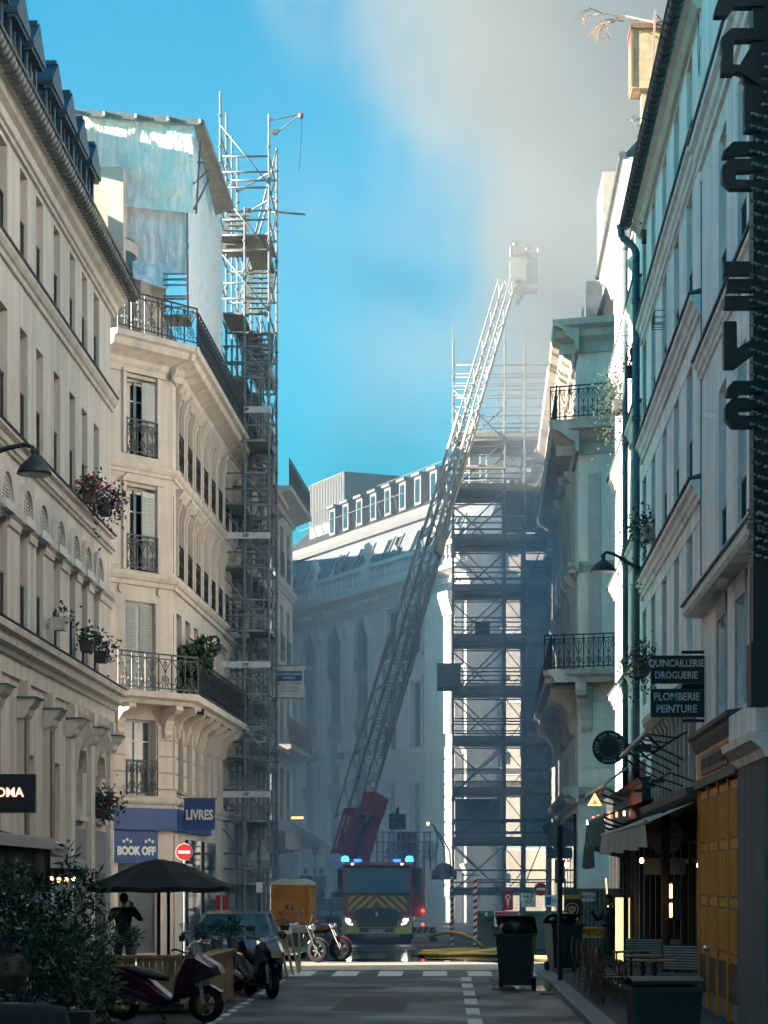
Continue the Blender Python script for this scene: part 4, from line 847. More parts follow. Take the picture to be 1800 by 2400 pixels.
pb = thing('hanging_board', 'plain grey green notice board hung on the edge of the right scaffold', 'board', P(1050, 1620, 91)); MB().box(-.45,.5,-.03,.03,0,1.12).build('board', mat('grey_green_board',(.16,.20,.20),.7), pb); MB().box(-.43,.48,-.036,-.031,.04,.18).build('strip', mat('dark_green_board',(.04,.07,.07),.7), pb); pt(pb,'arm',(-.5,0,1.1),(.6,0,1.1),.02); pt(pb,'arm',(-.5,0,.02),(.6,0,.02),.02)
# ================================================================ fire engine with turntable ladder
tr = thing('fire_engine', 'red and yellow turntable ladder fire engine with lit headlights and raised ladder', 'fire engine', (-2.36, 78, 0))
GREYM = mat('grey_aluminium', (.33,.35,.36), .4, .15, 5, metal=.6)
LADM = mat('ladder_aluminium', (.36,.37,.36), .55, .15, 5, metal=.2)
DARK = mat('dark_trim', (.016,.017,.019), .45, .2)
W2 = 1.17
m = MB(); m.prism([(-.02,.46),(0,1.72),(.16,2.62),(.26,2.74),(1.9,2.80),(1.9,.46)], 'x', -W2, W2); cabo = m.build('cab', RED, tr)
def fr(u0, u1, z0, z1, y=-.035, y2=None): return MB().box(u0, u1, y, y+.03, z0, z1)
m = MB(); m.add([(-W2+.1,-.012,1.76),(W2-.1,-.012,1.76),(W2-.16,.135,2.58),(-W2+.16,.135,2.58),(-W2+.1,-.002,1.76),(W2-.1,-.002,1.76),(W2-.16,.145,2.58),(-W2+.16,.145,2.58)], [(0,1,2,3),(0,4,5,1),(1,5,6,2),(2,6,7,3),(3,7,4,0)]); m.build('windscreen', glassy('windscreen_glass',(.10,.15,.17),.05), tr)
m = MB(); m.box(-W2+.02,W2-.02,-.06,-.016,1.66,1.75); m.path([(-.7,-.05,1.76),(-.1,-.0,2.05)], .012, 4); m.path([(.1,-.05,1.76),(.7,0,2.05)], .012, 4); m.build('wiper_panel', DARK, tr)
MB().box(-W2+.04,W2-.04,.05,.2,2.60,2.70).build('sun_visor', DARK, tr)
# chevrons: yellow strips laid on the red panel
m = MB(); m.cur = 0; z0, z1 = 1.08, 1.64; y = -.032
pane = MB().box(-1.02,1.02,-.03,-.012,z0-.12,z1).build('chevron_panel', RED, tr)
m = MB()
import itertools
for s in (-1, 1):
    for k in range(5):
        c = .10 + k*.30
        # strip leans outwards and down; clip to the panel
        pts = []
        for t in range(9):
            z = z1 - (z1-z0)*t/8; x = c + (z1-z)*1.05 - .30; pts.append((x, z))
        poly = [(max(0,min(1.0,x)), z) for x, z in pts] + [(max(0,min(1.0,x+.15)), z) for x, z in reversed(pts)]
        if max(p[0] for p in poly)-min(p[0] for p in poly) < .05: continue
        poly = [(s*x, z) for x, z in poly]; 
        if s < 0: poly.reverse()
        n = len(poly); b = len(m.v); half = n//2
        m.add([(p[0], y, p[1]) for p in poly], [(i, i+1, n-2-i, n-1-i) for i in range(half-1)])
m.build('chevron_strip', YEL, tr)
# grille, bumper, lights
MB().prism([(-.62,.58),(.62,.58),(.80,.92),(.72,1.16),(.5,1.22),(-.5,1.22),(-.72,1.16),(-.80,.92)], 'y', -.05, -.0305).build('grille', DARK, tr)
for i in range(5): MB().box(-.62,.62,-.065,-.051,.66+i*.10,.70+i*.10).build('grille_bar', mat('dark_grey_trim',(.03,.031,.033),.4), tr)
m = MB(); m.prism([(0,1.02+.10),(.05,1.02),(0,.92),(-.05,1.02)], 'y', -.08, -.066); m.build('emblem', CHROME, tr)
m = MB(); m.box(-W2-.02,W2+.02,-.12,.4,.34,.56); m.box(-W2-.02,-.70,-.10,.3,.561,.78); m.box(.70,W2+.02,-.10,.3,.561,.78); m.prism([(-1.19,.78),(-.84,.78),(-.95,.94),(-1.19,.94)],'y',-.08,.2); m.prism([(1.19,.78),(.84,.78),(.95,.94),(1.19,.94)],'y',-.08,.2); m.build('bumper', YEL, tr)
MB().box(-.60,.60,-.125,-.121,.40,.54).build('lower_grille', DARK, tr)
MB().box(-.28,.28,-.145,-.126,.37,.50).build('number_plate', WHITEP, tr); text('WW 574 GD', .105, IRON, tr, (0,-.15,.435), bold=.002)
for s in (-1, 1):
    MB().prism([(s*1.10,.60),(s*.80,.60),(s*.78,.74),(s*.92,.90),(s*1.08,.92)], 'y', -.14, -.101).build('headlight', mat('headlamp_glass',(.10,.11,.12),.1), tr)
    m = MB(); m.ball((s*.98,-.15,.80),(.075,.02,.05),10,6); m.build('lamp', emit('headlight_glow',(1,.97,.9),22), tr)
    MB().path([(s*1.06,-.15,.86),(s*.98,-.15,.70),(s*.84,-.15,.66)], .018, 5).build('light_strip', emit('headlight_strip',(1,.98,.95),9), tr)
    MB().box(s*(W2+.02),s*(W2+.20),.3,.42,1.95,2.55).build('mirror', DARK, tr); MB().path([(s*W2,.3,2.6),(s*(W2+.1),.35,2.62),(s*(W2+.12),.36,2.5)],.02,5).build('mirror_arm', DARK, tr)
    w_ = MB(); w_.smooth = True; w_.lathe([(.25,-.14),(.46,-.14),(.5,-.1),(.5,.1),(.46,.14),(.25,.14)], 18, (s*1.0,1.1,.5), 'x'); w_.build('tyre', RUBBER, tr); MB().lathe([(.24,-.13),(.24,.1)], 12, (s*1.02,1.1,.5), 'x').build('wheel_rim', GREYM, tr)
    w_ = MB(); w_.smooth = True; w_.lathe([(.25,-.24),(.46,-.24),(.5,-.2),(.5,.2),(.46,.24),(.25,.24)], 18, (s*.92,5.6,.5), 'x'); w_.build('tyre', RUBBER, tr)
    for yy, z in ((.55,2.90),(.62,2.90)): pass
    m = MB(); m.lathe([(.13,0),(.13,.09),(.10,.17),(.03,.19)], 12, (s*(1.10 if s > 0 else 1.12),.7,2.82)); m.build('beacon', emit('blue_beacon',(.02,.35,1.0),5), tr)
    MB().box(s*.55,s*.80,.35,.5,2.79,2.90).build('blue_flasher', emit('blue_flash',(.02,.10,1.0),2.5), tr)
    MB().ball((s*.85,.20,2.72),.035,8,6).build('marker_light', emit('marker_white',(1,.8,.6),8), tr)
MB().box(-W2+.05,W2-.05,.3,.6,2.761,2.80).build('light_bar', RED, tr)
# chassis, lockers, rear body
MB().box(-1.0,1.0,.5,8.6,.42,.72).build('chassis', DARK, tr)
MB().box(-1.2,1.2,2.3,8.6,.73,1.55).build('locker_body', RED, tr)
m = MB(); m.box(1.18,1.62,2.2,3.6,.9,2.62); lk = m.build('side_locker', RED, tr); MB().box(1.5,1.6,2.17,2.199,.9,2.62).build('orange_edge', mat('orange_marker',(.6,.22,.05),.4), lk); MB().box(1.2,1.48,2.17,2.199,1.72,2.5).build('locker_pane', GLASSL, lk)
for z in (.62, 1.1): MB().ball((1.55,2.1,z),.05,8,6).build('tail_lamp', emit('red_lamp',(1,.03,.02),6), tr)
for s in (-1, 1):
    ou = MB(); ou.box(s*1.2,s*2.0,3.2,3.6,.30,.50); ou.box(s*1.78,s*2.05,3.15,3.65,.0,.12); ou.box(s*1.86,s*1.96,3.3,3.5,.12,.5); o_g = ou.build('outrigger', DARK, tr)
    for i in range(4): x = s*(1.24+.2*i); MB().prism([(x,.30),(x+s*.10,.30),(x+s*.2,.50),(x+s*.10,.50)],'y',3.17,3.199).build('hazard_stripe', YEL, o_g)
# turntable and machinery on deck
m = MB(); m.lathe([(.95,1.56),(.95,1.75),(.7,1.8),(.7,2.2)], 20, (-.9,5.2,0)); m.build('turntable', GREYM, tr)
m = MB(); m.lathe([(.32,-.1),(.32,.1)], 20, (-1.52,2.0,2.80), 'y'); m.build('round_plate', mat('round_plate_paint',(.45,.47,.46),.5), tr)
for i in range(6):
    for s in (0, 1): MB().bar((.15+s*1.35+i*.085,3.0,2.9),(.15+s*1.35+i*.085+.2,3.3,3.5),.03,.03).build('stowed_rung', GREYM, tr)
for i in range(10): x = -.1+.21*i; MB().tube((x,3.6,2.6),(x,3.6,3.9),.03,5).build('deck_rail', GREYM, tr)
for z in (3.2,3.55,3.9): MB().tube((-.15,3.6,z),(1.9,3.6,z),.03,5).build('deck_rail', GREYM, tr)
m = MB(); m.box(.6,1.3,3.8,4.5,2.4,3.9); m.build('machinery', mat('machinery_grey',(.16,.17,.18),.5), tr); MB().box(.95,1.25,3.7,3.799,2.8,3.6).build('machinery_cover', RED, tr)
m = MB(); m.box(.32,.92,3.7,3.78,4.0,4.55); wl = m.build('work_lamp', DARK, tr)
for i in range(3):
    for j in range(3): MB().ball((.42+.19*i,3.69,4.1+.16*j),.055,8,5).build('lens', GLASSL, wl)
MB().tube((.62,3.74,4.55),(.62,3.74,4.78),.06,6).build('lamp_post', DARK, tr)
MB().path([(2.0,3.7,2.6),(2.05,3.7,3.9),(1.95,3.7,4.15),(1.75,3.7,4.2)],.02,5).build('lamp_arm', GREYM, tr); MB().ball((1.72,3.7,4.2),.06,8,6).build('lamp_head', emit('warm_lamp',(1,.35,.15),5), tr)
m = MB(); m.path([(2.1,3.4,3.9),(2.5,3.4,3.2),(2.55,3.4,2.2),(2.5,3.4,1.5)],.025,5); m.path([(1.9,3.4,4.1),(2.3,3.4,3.4),(2.35,3.4,2.4)],.025,5); m.build('hydraulic_hose', DARK, tr)
MB().lathe([(.45,2.2),(.45,2.5),(.2,2.75),(.05,2.8)],14,(2.3,3.9,0)).build('cover_hood', mat('pale_hood',(.25,.28,.29),.6), tr)
# the ladder: four telescoped truss sections rising to the basket
LB = P(814, 1988, 83) - Vector((-2.36,78,0)); LT = P(1203, 668, 89.5) - Vector((-2.36,78,0)); Ld = (LT-LB); LLen = Ld.length; Ld.normalize()
hz_ = Vector((Ld.x, Ld.y, 0)).normalized(); Lw = Vector((hz_.y, -hz_.x, 0)); Ln_ = Lw.cross(Ld).normalized()
def lp(s, w, h): return LB + Ld*s + Lw*w + Ln_*h
secs = [(1.0,8.5,.56,.0,.52), (3.6,13.0,.48,.08,.44), (7.5,18.0,.41,.14,.37), (12.5,LLen,.34,.20,.31)]
for k, (s0, s1, hw_, hb, th) in enumerate(secs):
    rails = MB(); 
    for sg_ in (-1, 1):
        rails.bar(lp(s0,sg_*hw_,hb), lp(s1,sg_*hw_,hb), .07, .11, Ln_); rails.bar(lp(s0,sg_*hw_,hb+th), lp(s1,sg_*hw_,hb+th), .05, .06, Ln_)
    rails.build('ladder_rail', LADM, tr); n = int((s1-s0)/.62)
    for sg_ in (-1, 1):
        br = MB()
        for i in range(n):
            a = s0+(s1-s0)*i/n; b = s0+(s1-s0)*(i+1)/n
            br.bar(lp(a,sg_*hw_,hb), lp(b,sg_*hw_,hb+th) , .03, .035, Ln_) if i % 2 else br.bar(lp(a,sg_*hw_,hb+th), lp(b,sg_*hw_,hb), .03, .035, Ln_)
        br.build('ladder_bracing', LADM, tr)
    for i in range(int((s1-s0)/.31)):
        a = s0+.1+i*.31; MB().tube(lp(a,-hw_,hb), lp(a,hw_,hb), .02, 5).build('rung', LADM, tr)
    for i in range(int((s1-s0)/1.9)):
        a = s0+1.2+i*1.9; MB().bar(lp(a,-hw_,hb-.02), lp(a+.9,hw_,hb-.02), .045, .03, Ln_).build('cross_brace', LADM, tr); MB().bar(lp(a,hw_,hb-.02), lp(a+.9,-hw_,hb-.02), .045, .03, Ln_).build('cross_brace', LADM, tr)
MB().bar(lp(11.9,.45,.3), lp(12.6,.45,.3), .25, .3, Ln_).build('section_stop', mat('pale_yellow_box',(.5,.46,.3),.5), tr)
# red boom shroud at the foot, with its lettering
m = MB(); vs = [lp(s,w_,h) for s in (-.45,1.4) for w_, h in ((-.30,-.28),(.40,-.28),(.40,.45),(-.30,.45))]; m.add(vs, [(0,3,2,1),(4,5,6,7),(0,1,5,4),(1,2,6,5),(2,3,7,6),(3,0,4,7)]); m.build('boom_shroud', RED, tr)
m = MB(); vs = [lp(s,w_,h) for s in (-.4,1.4) for w_, h in ((.62,-.45),(.86,-.45),(.86,-.1),(.62,-.1))]; m.add(vs, [(0,3,2,1),(4,5,6,7),(0,1,5,4),(1,2,6,5),(2,3,7,6),(3,0,4,7)]); m.build('lift_cylinder', RED, tr)
m = MB(); vs = [lp(s,w_,h) for s in (1.3,2.1) for w_, h in ((.35,-.42),(.95,-.42),(.95,.3),(.35,.3))]; m.add(vs, [(0,3,2,1),(4,5,6,7),(0,1,5,4),(1,2,6,5),(2,3,7,6),(3,0,4,7)]); m.build('boom_head_box', RED, tr)
m = MB(); m.bar(lp(-.4,.51,-.2), lp(1.3,.51,-.2), .20, .3, Ln_); m.build('boom_core', DARK, tr)
rotm = Matrix((Ld, -Lw, -Ln_)).transposed() if False else Matrix((Ld, -Lw, Ld.cross(-Lw))).transposed()
for body, w_ in (('SAPEURS-POMPIERS', -.10), ('DE PARIS', .14)):
    t_ = text(body, .155, mat('cream_letters',(.80,.72,.58),.5), tr, (0,0,0), bold=.003, sx=1.0)
    zax = -Ln_ if (-Ln_).y < 0 else Ln_; xax = Ld; yax = zax.cross(xax)
    M_ = Matrix((xax, yax, zax)).transposed(); t_.rotation_euler = M_.to_euler(); t_.location = lp(.5 if w_ < 0 else .75, w_, .45) + zax*.012
# basket
bk0 = P(1226, 690, 89.5) - Vector((-2.36,78,0))
m = MB(); x0, x1, y0, y1 = bk0.x-.52, bk0.x+.12, bk0.y-.5, bk0.y+.6; z0 = bk0.z+.15
m.box(x0,x1,y0,y0+.05,z0+.12,z0+1.25); m.box(x1,x1+.45,y0+.2,y0+.25,z0+.12,z0+1.2); m.box(x0,x0+.05,y0+.06,y1,z0+.12,z0+1.2); m.box(x1+.4,x1+.45,y0+.26,y1,z0+.12,z0+1.2); m.box(x0,x1+.45,y0,y1,z0,z0+.11); bsk = m.build('basket', mat('basket_panel',(.44,.43,.41),.5,.1), tr)
m = MB()
for z in (z0+1.32, z0+1.55): m.path([(x0,y1,z),(x0,y0,z),(x1+.45,y0,z),(x1+.45,y1,z)], .03, 5)
for x in (x0, x1, x1+.45): m.tube((x,y0,z0+1.2),(x,y0,z0+1.56),.03,5)
m.tube((bk0.x-.3,bk0.y,bk0.z-.4),(bk0.x,bk0.y,z0),.12,6); m.build('basket_rail', GREYM, bsk); MB().box(x0+.1,x0+.45,y0-.2,y0,z0+1.22,z0+1.5).build('control_box', GREYM, bsk); MB().box(x0+.2,x0+.42,y0-.02,y0-.003,z0+.18,z0+.26).build('slot', DARK, bsk)
# ================================================================ shopfronts on the right
def wx(d): return ORX - (ORY-d)*.01367
OCH = mat('ochre_paint', (.62,.235,.006), .5, .22, 3, .1, streak=.2)
OCHD = mat('ochre_groove_shade', (.15,.06,.008), .55, .25, 4)  # panel fields coloured darker, painting shade into the gaps between slats
DKW = mat('dark_brown_wood', (.025,.016,.012), .6, .3, 4)
BRN = mat('brown_tile_base', (.07,.03,.025), .6, .3, 5)
DGREY = mat('dark_grey_cornice', (.06,.062,.066), .6, .25, 4, streak=.2)
def shopfront(name, label, dfar): return thing(name, label, 'shopfront', (wx(dfar), dfar, .13))
ys_ = shopfront('yellow_shopfront', 'ochre yellow wooden shopfront with slatted panels and a dark flared cornice', 36.6); fy = (ys_, (0,0), AR)
MB().box(0,5.8,-.22,-.002,0,.30).build('stone_base', KERB, fy); 
for i in range(4):
    u = .12+i*1.42; MB().box(u,u+1.3,-.25,-.003,.30,.82).build('base_panel', BRN, fy)
    pn = MB().box(u,u+1.3,-.24,-.003,.83,3.40).build('panel', OCH, fy)
    for a, b in ((.95,1.62),(1.75,2.45),(2.58,3.28)):
        MB().box(u+.12,u+1.18,-.252,-.241,a,b).build('panel_field', OCHD, pn)
        for k in range(5): MB().box(u+.17+k*.2,u+.28+k*.2,-.27,-.253,a+.03,b-.03).build('slat', OCH, pn)
for i in range(5): u = i*1.42; MB().box(u-.02,u+.115,-.275,-.003,.0,3.45).build('pilaster', OCH, fy)
MB().box(0,5.8,-.34,-.002,3.45,3.58).build('rail', DGREY, fy); MB().box(0,5.8,-.28,-.002,3.581,4.02).build('fascia', OCH, fy)
sgp = MB().box(.9,4.6,-.31,-.281,3.64,3.95).build('name_board', mat('dark_bronze_board',(.05,.04,.045),.5), fy)
for i in range(22): MB().box(1.05+i*.16,1.05+i*.16+random.uniform(.05,.11),-.322,-.311,3.70+random.uniform(0,.04),3.88).build('raised_letter', BLACK, sgp)
MB().prism([(-.001,4.02),(-.29,4.02),(-.32,4.07),(-.36,4.14),(-.38,4.2),(-.44,4.24),(-.45,4.3),(-.001,4.36)],'x',-.08,5.85).build('cornice', DGREY, fy)
m = MB(); m.box(2.96,3.06,-.40,-.331,.95,1.05); m.ball((3.01,-.44,1.0),.05,8,6); m.build('door_knob', CHROME, fy)
pr_ = thing('stone_pier', 'dark grey stone pier with capital at the right edge beside the yellow shopfront', 'pillar', (wx(30.75), 30.75, .13)); fp = (pr_, (0,0), AR)
MB().box(0,3.0,-.30,-.002,0,3.5).build('shaft', mat('dark_grey_stone',(.14,.145,.15),.85,.15,2,.2,streak=.25), fp); MB().prism([(-.001,3.5),(-.32,3.5),(-.36,3.6),(-.5,3.7),(-.52,3.8),(-.001,3.82)],'x',-.1,3.1).build('capital', GWALL, fp)
MB().box(0,3.0,-.42,-.002,3.821,4.2).build('ledge', GWALL, fp)
# restaurant front: dark glazed bays below, small pilasters above the cornice
rs = shopfront('restaurant_front', 'dark glazed restaurant front with pale pilasters above its cornice, behind the rattan chairs', 48.5); fr_ = (rs, (0,0), AR)
MB().box(0,11.7,-.10,-.003,0,.55).build('stall_riser', DKW, fr_)
for i in range(8):
    u = i*1.46; MB().box(u,u+.12,-.14,-.003,0,3.2).build('post', DKW, fr_); MB().box(u+.13,u+1.45,-.06,-.004,.56,3.15).build('pane', glassy('restaurant_glass',(.012,.012,.012),.08), fr_); MB().box(u+.13,u+1.45,-.09,-.061,2.3,2.38).build('transom', DKW, fr_)
MB().prism([(-.001,3.2),(-.2,3.2),(-.24,3.3),(-.42,3.38),(-.46,3.5),(-.001,3.55)],'x',0,11.75).build('cornice', DGREY, fr_)
PIL = mat('pale_pilaster',(.46,.42,.38),.85,.12,3,streak=.2)
for i in range(11):
    u = .1+i*.84; MB().box(u,u+.26,-.12,-.003,3.56,5.0).build('pilaster', PIL, fr_); MB().prism([(-.003,5.0),(-.13,5.0),(-.2,5.12),(-.003,5.16)],'x',u-.06,u+.32).build('capital', PIL, fr_)
    if i < 10: MB().box(u+.27,u+.83,-.03,-.003,3.56,5.0).build('infill_panel', mat('brown_boards',(.17,.10,.07),.8,.2), fr_)
MB().prism([(-.003,5.16),(-.2,5.16),(-.3,5.3),(-.32,5.42),(-.003,5.46)],'x',0,9.0).build('upper_cornice', PIL, fr_)
for u in (5.2, 7.4, 9.4): m = MB(); m.path([(u,-.1,3.7),(u,-.5,3.85),(u+.1,-.7,3.75)],.015,5); m.box(u-.1,u+.3,-.85,-.62,3.68,3.73); m.build('spot_lamp', BLACK, fr_)
ht = thing('patio_heater', 'glowing orange electric heater bar on the dark restaurant wall', 'heater', (wx(39.4)-.35, 39.4, 1.5)); MB().box(-.1,.05,-.06,.06,-.05,.62).build('housing', BLACK, ht)
for z in (.0, .33): 
    m = MB(); m.tube((-.115,-.03,z),(-.115,-.03,z+.24),.03,8); m.build('glow_bar', emit('heater_glow',(1,.32,.10),5), ht)
for i, (x_, y_, d_) in enumerate(((1504,2017,44),(1639,2028,37),(1328,2027,52))): 
    l_ = thing('wall_lamp', ('small warm round lamp under the cream awning', 'tiny warm lamp beside the yellow shopfront', 'pair of warm amber lamps on the wall behind the thin sign pole')[i], 'lamp', P(x_,y_,d_)); MB().ball((0,0,0),(.04,.04,.055),10,8).build('globe', emit('warm_globe',(1,.62,.30),7), l_); MB().tube((0,0,.05),(.12,0,.14),.012,5).build('arm', IRON, l_)
    if i == 2: MB().ball((-.09,0,-.01),(.045,.04,.045),10,8).build('globe', emit('warm_globe',(1,.62,.30),7), l_)
# awnings
def awning(name, label, d0, d1, xo, zo, zw, drop, m_, bar=None, wob=.02, rz=0, xw=None):
    t = thing(name, label, 'awning', (xo, d0, zo)); xw = (wx(d0)-xo-.06) if xw is None else xw-xo; n = 24; L_ = d1-d0; m = MB()
    vs = [(0, L_*i/n, wob*math.sin(i*1.3)) for i in range(n+1)] + [(xw, L_*i/n, zw-zo) for i in range(n+1)]
    m.add(vs, [(i,i+1,i+n+2,i+n+1) for i in range(n)]); m.build('canopy', m_, t); m = MB()
    vs = [(-.01+.02*math.sin(i*2.1), L_*i/n, -.0+wob*math.sin(i*1.3)) for i in range(n+1)] + [(-.02+.05*math.sin(i*1.7+1), L_*i/n, -drop+.02*math.sin(i*.9)) for i in range(n+1)]
    m.add(vs, [(i,i+1,i+n+2,i+n+1) for i in range(n)]); m.build('valance', m_, t)
    MB().tube((0,-.02,.02),(0,L_+.02,.02),.035,8).build('front_bar', bar or GREYM, t)
    for f in (.15,.5,.85): m = MB(); m.path([(xw,L_*f,-.3),(xw*.45,L_*f+.4,-.16),(0,L_*f,0)],.025,5); m.build('folding_arm', DGREY, t)
    return t
CANV = mat('cream_canvas',(.42,.41,.36),.85,.1,4,.1,streak=.15)
awning('awning', 'cream canvas awning with hanging valance over the rattan chairs', 36.9, 47.2, 3.24, 3.06, 3.5, .40, CANV)
awning('awning', 'dark green shop awning with small lit letters beyond the cream one', 47.6, 53.6, 3.32, 3.50, 3.9, .62, mat('dark_green_canvas',(.012,.045,.038),.8))
awning('awning', 'small black awning beside the lit triangle and dark green awning', 53.8, 57.5, 3.5, 3.0, 3.4, .55, mat('black_canvas',(.012,.012,.014),.85))
awning('awning', 'upper brown canopy with pale edge below the round black sign', 51.5, 58.5, 3.62, 4.30, 4.95, .12, mat('brown_canvas',(.11,.065,.055),.8,.3,6), mat('pale_edge',(.6,.57,.5),.6))
aw = thing('folded_awning', 'half folded white awning on rusty red arms above the restaurant cornice', 'awning', (3.55, 40.0, 4.75))
MB().bar((0,0,0),(.08,7.0,-.05),.10,.05).build('front_bar', mat('pale_edge',(.6,.57,.5),.6), aw); 
for k in range(5): y = .6+k*1.5; m = MB(); m.path([(.0,y,0),(.35,y+.5,-.25),(.85,y,-.55)],.022,5); m.path([(.0,y,0),(.5,y-.4,-.1),(.88,y-.2,.1)],.018,5); m.build('arm', mat('rust_red_iron',(.11,.045,.03),.7), aw)
tri = thing('neon_triangle', 'small glowing orange and red triangular neon sign above the green awning', 'sign', P(1394, 1888, 53)); 
for r_, m_, y in ((.165, emit('neon_orange',(1,.22,.05),4), 0), (.085, emit('neon_red',(1,.04,.02),2.5), -.012)): MB().prism([(-r_,0 if y == 0 else .03),(r_,0 if y == 0 else .03),(.0,r_*1.75)],'y',y-.01,y).build('tube' , m_, tri)
lt = thing('lit_letters', 'row of small red and white lit letters along the green awning', 'sign', P(1380, 1925, 53)); 
for k, (x_, c_) in enumerate(((-.05,'w'),(.08,'r'),(.2,'r'),(.32,'w'),(.45,'r'),(.62,'r'),(.80,'w'))): MB().box(x_,x_+.05,-.01,.0,-.08+k*.035,.08+k*.035-(.05 if c_ == 'w' else 0)).build('letter', emit('letter_red',(1,.12,.05),3) if c_ == 'r' else emit('letter_white',(1,.85,.7),3), lt)
lw = thing('glowing_sun_strip', 'tall narrow sunlit strip, made as a glowing panel, behind the standing person', 'window', (wx(52)-.5, 52.0, .3)); MB().box(-.16,.02,0,.03,0,1.45).build('pane', emit('sun_strip_glow',(.95,.62,.25),.75), lw); MB().box(-.21,-.165,-.02,.05,-.1,1.5).build('frame', DKW, lw); MB().box(.025,.10,-.02,.05,-.1,1.5).build('frame', DKW, lw); MB().box(.14,.17,0,.03,0,1.45).build('pane', emit('sun_strip_glow2',(.9,.6,.3),.45), lw)  # sunlight on the shopfront, painted as glowing panels between dark frames
MB().bar((-.38,0,1.9),(-.62+.35,0,.5),.05,.03).build('bright_edge', emit('sun_strip_glow',(.95,.62,.25),.75), lw)  # slanting sunlit edge, its light painted as glow
# hanging shop signs
def text_sign(name, label, x0, x1, y0, y1, d, lines, size, sx=.85):
    a, b = P(x0,y1,d), P(x1,y0,d); t = thing(name, label, 'sign', ((a.x+b.x)/2, d, a.z)); w_, h_ = b.x-a.x, b.z-a.z
    MB().box(-w_/2,w_/2,-.05,.05,0,h_).build('plate', BLACK, t)
    for i, l in enumerate(lines): text(l, size, mat('grey_letters',(.46,.50,.52),.6), t, (-.06 if len(lines) > 1 else 0,-.056,h_*(.71-.43*i)), bold=.004, sx=sx)
    m = MB(); e = w_/2; m.path([(e-.45,0,h_+.06),(e+.02,0,h_+.06),(e+.16,0,h_),(e+.18,0,h_*.5),(e+.16,0,0),(e+.02,0,-.06),(e-.45,0,-.06)],.028,6); m.tube((e+.16,0,h_*.5),(e+.35,0,h_*.5),.03,6); m.build('bracket', BLACK, t); return t
text_sign('hanging_sign', 'upper black hanging sign reading QUINCAILLERIE DROGUERIE', 1525, 1660, 1537, 1602, 38.3, ('QUINCAILLERIE','DROGUERIE'), .165, .80)
text_sign('hanging_sign', 'lower black hanging sign reading PLOMBERIE PEINTURE', 1525, 1662, 1615, 1681, 38.3, ('PLOMBERIE','PEINTURE'), .18, .86)
ps = thing('round_sign', 'round black hanging sign with white ring lettering pino non ama pinsa paris', 'sign', P(1428, 1752, 50)); rr = .375
MB().lathe([(rr-.015,-.05),(rr,-.035),(rr,.035),(rr-.015,.05)], 40, (0,0,0), 'y').build('disc', BLACK, ps)
def ring_text(s, r, a0, a1, size, inward=False):
    for i, ch_ in enumerate(s):
        if ch_ == ' ': continue
        a = a0+(a1-a0)*i/(len(s)-1); text(ch_, size, mat('grey_letters',(.46,.50,.52),.6), ps, (r*math.cos(R(a)),-.056,r*math.sin(R(a))), rot=(R(90), R(-(a-90)) if not inward else R(-(a+90)), 0), bold=.003)
ring_text('pino non ama pinsa', .30, 200, -20, .095); ring_text('paris', .30, 248, 292, .10, True)
m = MB(); m.path([(.235*math.cos(R(a)),-.054,.235*math.sin(R(a))) for a in range(0,361,15)],.004,4); m.build('ring_line', mat('grey_letters',(.46,.50,.52),.6), ps)
MB().box(rr,.98,-.03,.03,-.075,.075).build('arm', BLACK, ps)
# big vertical marquee with bulbs at the right edge
mq = thing('marquee_sign', 'big black vertical letter sign studded with round bulbs at the right edge, seen from behind', 'sign', (3.62, 26, 2.1)); Kq = 26/F_PX
def mp(x, y): return ((x-VX)*Kq-3.62, (HY-y)*Kq)
def rnd_poly(pts, r=.03, n=4):
    out = []; k = len(pts)
    for i in range(k):
        p0, p1, p2 = Vector(pts[i-1]), Vector(pts[i]), Vector(pts[(i+1) % k]); a = (p0-p1); b = (p2-p1); q = min(r, a.length*.45, b.length*.45); a.normalize(); b.normalize(); s, e = p1+a*q, p1+b*q
        for j in range(n+1): t = j/n; out.append(tuple((s.lerp(p1,t)).lerp(p1.lerp(e,t), t)))
    return out
def letter(polys):
    m = MB()
    for pts, r in polys: m.prism(rnd_poly([mp(*p) for p in pts], r), 'y', -.10, .06)
    m.build('letter', BLACK, mq)
letter([([(1697,-40),(1672,32),(1672,43),(1701,43),(1718,21),(1790,21),(1790,-40)],.012)])
letter([([(1790,73),(1712,73),(1688,95),(1688,120),(1693,134),(1688,145),(1688,179),(1716,179),(1722,173),(1740,180),(1790,215),(1790,160),(1716,158),(1717,120),(1718,101),(1739,100),(1790,100)],.014)])
letter([([(1742,208),(1790,208),(1790,315),(1742,312)],.02)])
letter([([(1790,338),(1716,338),(1692,362),(1692,373),(1722,373),(1724,365),(1790,365)],.02), ([(1790,378),(1708,378),(1690,395),(1690,428),(1708,447),(1790,447),(1790,428),(1722,427),(1722,407),(1790,405)],.02)])
letter([([(1695,618),(1760,618),(1760,646),(1695,646)],.015), ([(1702,659),(1765,659),(1765,685),(1702,685)],.015), ([(1696,699),(1790,697),(1790,726),(1696,726)],.015)])
letter([([(1694,758),(1724,758),(1725,821),(1790,780),(1790,812),(1720,866),(1695,866)],.015)])
letter([([(1790,897),(1716,897),(1701,915),(1700,932),(1730,932),(1731,924),(1790,924)],.02), ([(1790,937),(1714,937),(1697,955),(1697,985),(1714,1005),(1790,1005),(1790,979),(1728,977),(1728,964),(1790,962)],.02)])
a, b = mp(1764,-60), mp(1764,1560); MB().box(a[0],a[0]+.75,-.06,.30,b[1],a[1]).build('sign_body', BLACK, mq)
MB().prism([mp(1790,60),mp(1735,150),mp(1742,195),mp(1765,210),mp(1790,210)],'y',-.03,.05).build('top_plate', BLACK, mq)
